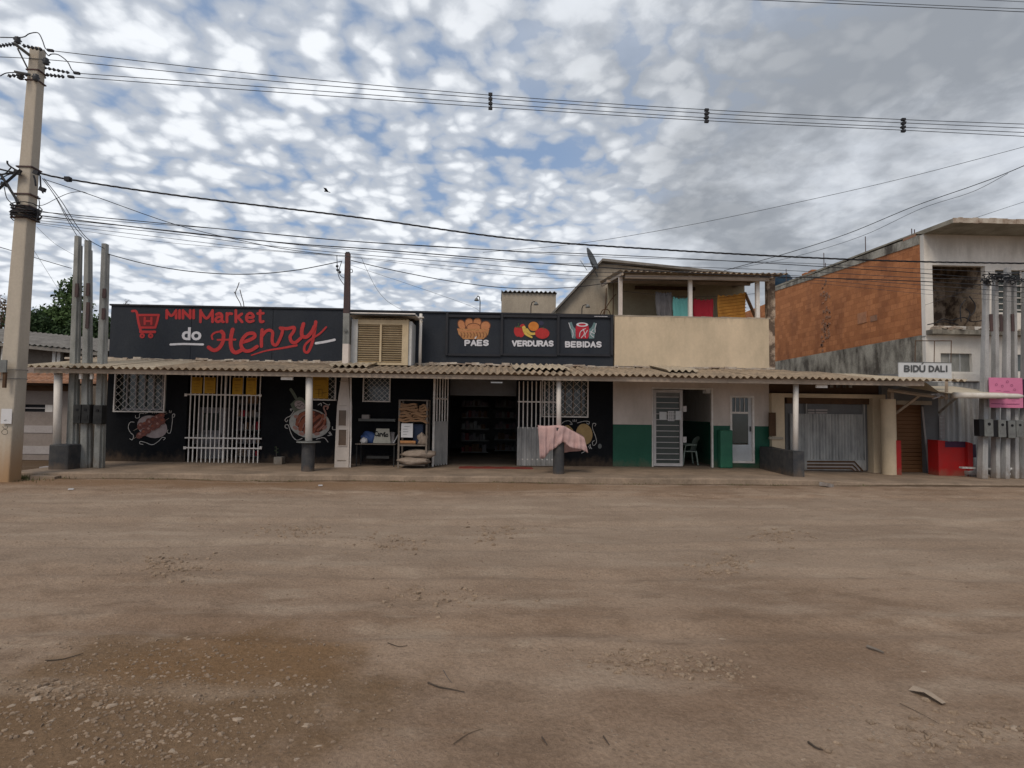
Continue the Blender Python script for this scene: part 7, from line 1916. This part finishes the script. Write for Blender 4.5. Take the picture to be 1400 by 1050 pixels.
big = [(325, 983, 8), (422, 989, 9), (378, 937, 6.5), (152, 965, 9), (333, 968, 5), (100, 1035, 9), (235, 1022, 7), (50, 955, 9), (60, 940, 7), (106, 968, 6), (210, 923, 4.5), (157, 923, 4), (182, 924, 4), (358, 960, 4), (267, 952, 6), (300, 1035, 6),
       (421, 937, 4), (435, 1018, 6), (258, 873, 4), (328, 847, 3.5), (162, 856, 3), (975, 912, 8), (985, 922, 5), (988, 868, 6), (1263, 911, 4), (1225, 985, 5), (1390, 988, 10), (1098, 1032, 5), (1165, 1045, 12), (1145, 1040, 5), (40, 1000, 8), (120, 985, 6),
       (200, 960, 5), (190, 1010, 5), (70, 985, 5), (345, 1003, 4), (405, 1035, 5), (95, 953, 6), (128, 1030, 4), (15, 965, 6)]
for i, (x, y, rp) in enumerate(big):
    p = on(x, y, 0); z = gr(p.x, p.y); r = rp * p.y / FPX * 1.0
    v_, f_ = stone((p.x, p.y, z), r, 500 + i, .30)
    damp = x < 480
    T = MB().add([(a, b_, c_ - r * .12) for a, b_, c_ in v_], f_).build('stone', 'stone_pale', None, bevel=0)
    lb = 'pale flat stone half buried in the damp dirt patch at lower left' if damp else 'pale broken stone on the dry dirt at lower right'
    tag(T, lb, 'stone', 'stones in the damp dirt patch' if damp else 'stones on the dry road')
def twig(L, r, lb, m_='bark'):
    P3 = [on(x, y, 0) for x, y in L]; P3 = [Vector((p.x, p.y, gr(p.x, p.y) + r + .004)) for p in P3]
    tag(MB().tube([tuple(q) for q in spline([tuple(p) for p in P3], 3)], r, 6, r1=r * .5).build('twig', m_), lb, 'twig', 'dry twigs on the road')
twig([(585, 932), (600, 938), (615, 941), (635, 946)], 0.0055, 'dark crooked twig lying in the middle foreground')
twig([(606, 916), (612, 926), (618, 933)], 0.0028, 'thin short twig crossing above the crooked dark twig', 'twig')
twig([(62, 904), (85, 902), (114, 895)], 0.0044, 'straight dark twig at the upper edge of the damp patch')
twig([(530, 881), (545, 885), (557, 884)], 0.0033, 'short curved twig left of the middle foreground')
twig([(620, 1018), (640, 1003), (660, 995)], 0.0028, 'pale straw stalk near the bottom centre', 'dry_twig')
twig([(1230, 954), (1258, 967), (1284, 982)], 0.0022, 'long thin straw pointing at the right foreground rubble', 'dry_twig')
twig([(1185, 882), (1198, 886), (1208, 890)], 0.0121, 'short thick grey stick at right foreground', 'wood_grey')
twig([(741, 1007), (748, 1017)], 0.0055, 'small dark stick upright in perspective near bottom centre', 'bark')
twig([(825, 1005), (833, 1016)], 0.0055, 'small dark stick right of bottom centre', 'bark')
twig([(1105, 1010), (1115, 1018), (1125, 1022)], 0.0066, 'dark bent bark piece near the lower right', 'bark')
p = on(1264, 943, 0); z = gr(p.x, p.y); s = p.y / FPX
T = thing('litter', 'torn pale plastic scrap on the dirt at lower right', 'litter', (p.x, p.y, z))
MB().add([(p.x - 13 * s, p.y + .06, z + .01), (p.x - 4 * s, p.y + .07, z + .035), (p.x + 14 * s, p.y + .05, z + .012), (p.x + 8 * s, p.y - .02, z + .03), (p.x + 12 * s, p.y - .10, z + .012), (p.x + 2 * s, p.y - .13, z + .02), (p.x - 6 * s, p.y - .03, z + .04)], [(0, 6, 1), (1, 6, 3), (1, 3, 2), (3, 6, 5, 4)]).build('scrap', 'stone_pale', T)
for x, y, lb in ((438, 664, 'tiny white litter scrap on the red dirt near the kerb'), (97, 670, 'small white scrap near the left kerb corner')):
    p = on(x, y, 0); tag(MB().obox((p.x, p.y, gr(p.x, p.y) + .02), (.09, .06, .02), rz=.4).build('litter', 'paper'), lb, 'litter', 'white scraps')
p = on(1130, 665, 0); tag(MB().obox((p.x, p.y, gr(p.x, p.y) + .04), (.30, .2, .09), rz=.5, ry=.2).build('stone', 'pale_concrete'), 'white broken block by the kerb opposite the garage', 'stone')
p = on(254, 653, .0); tag(MB().obox((p.x, p.y, .04), (.16, .12, .1), rz=.5, ry=.4).build('stone', 'stone_pale'), 'small pale stone leaning on the kerb left of the barred gate', 'stone')
for x, y, w, lb in ((58, 655, .5, 'broken concrete slab by the left end of the pavement'), (38, 651, .35, 'smaller broken slab near the foot of the power pole'), (60, 642, .22, 'white rubbish lump beside the squat pier')):
    p = on(x, y, 0); tag(MB().obox((p.x, p.y + .1, .02), (w, .3, .10), rz=.2, ry=.05).build('slab', 'sidewalk' if w > .3 else 'pale_band'), lb, 'slab')
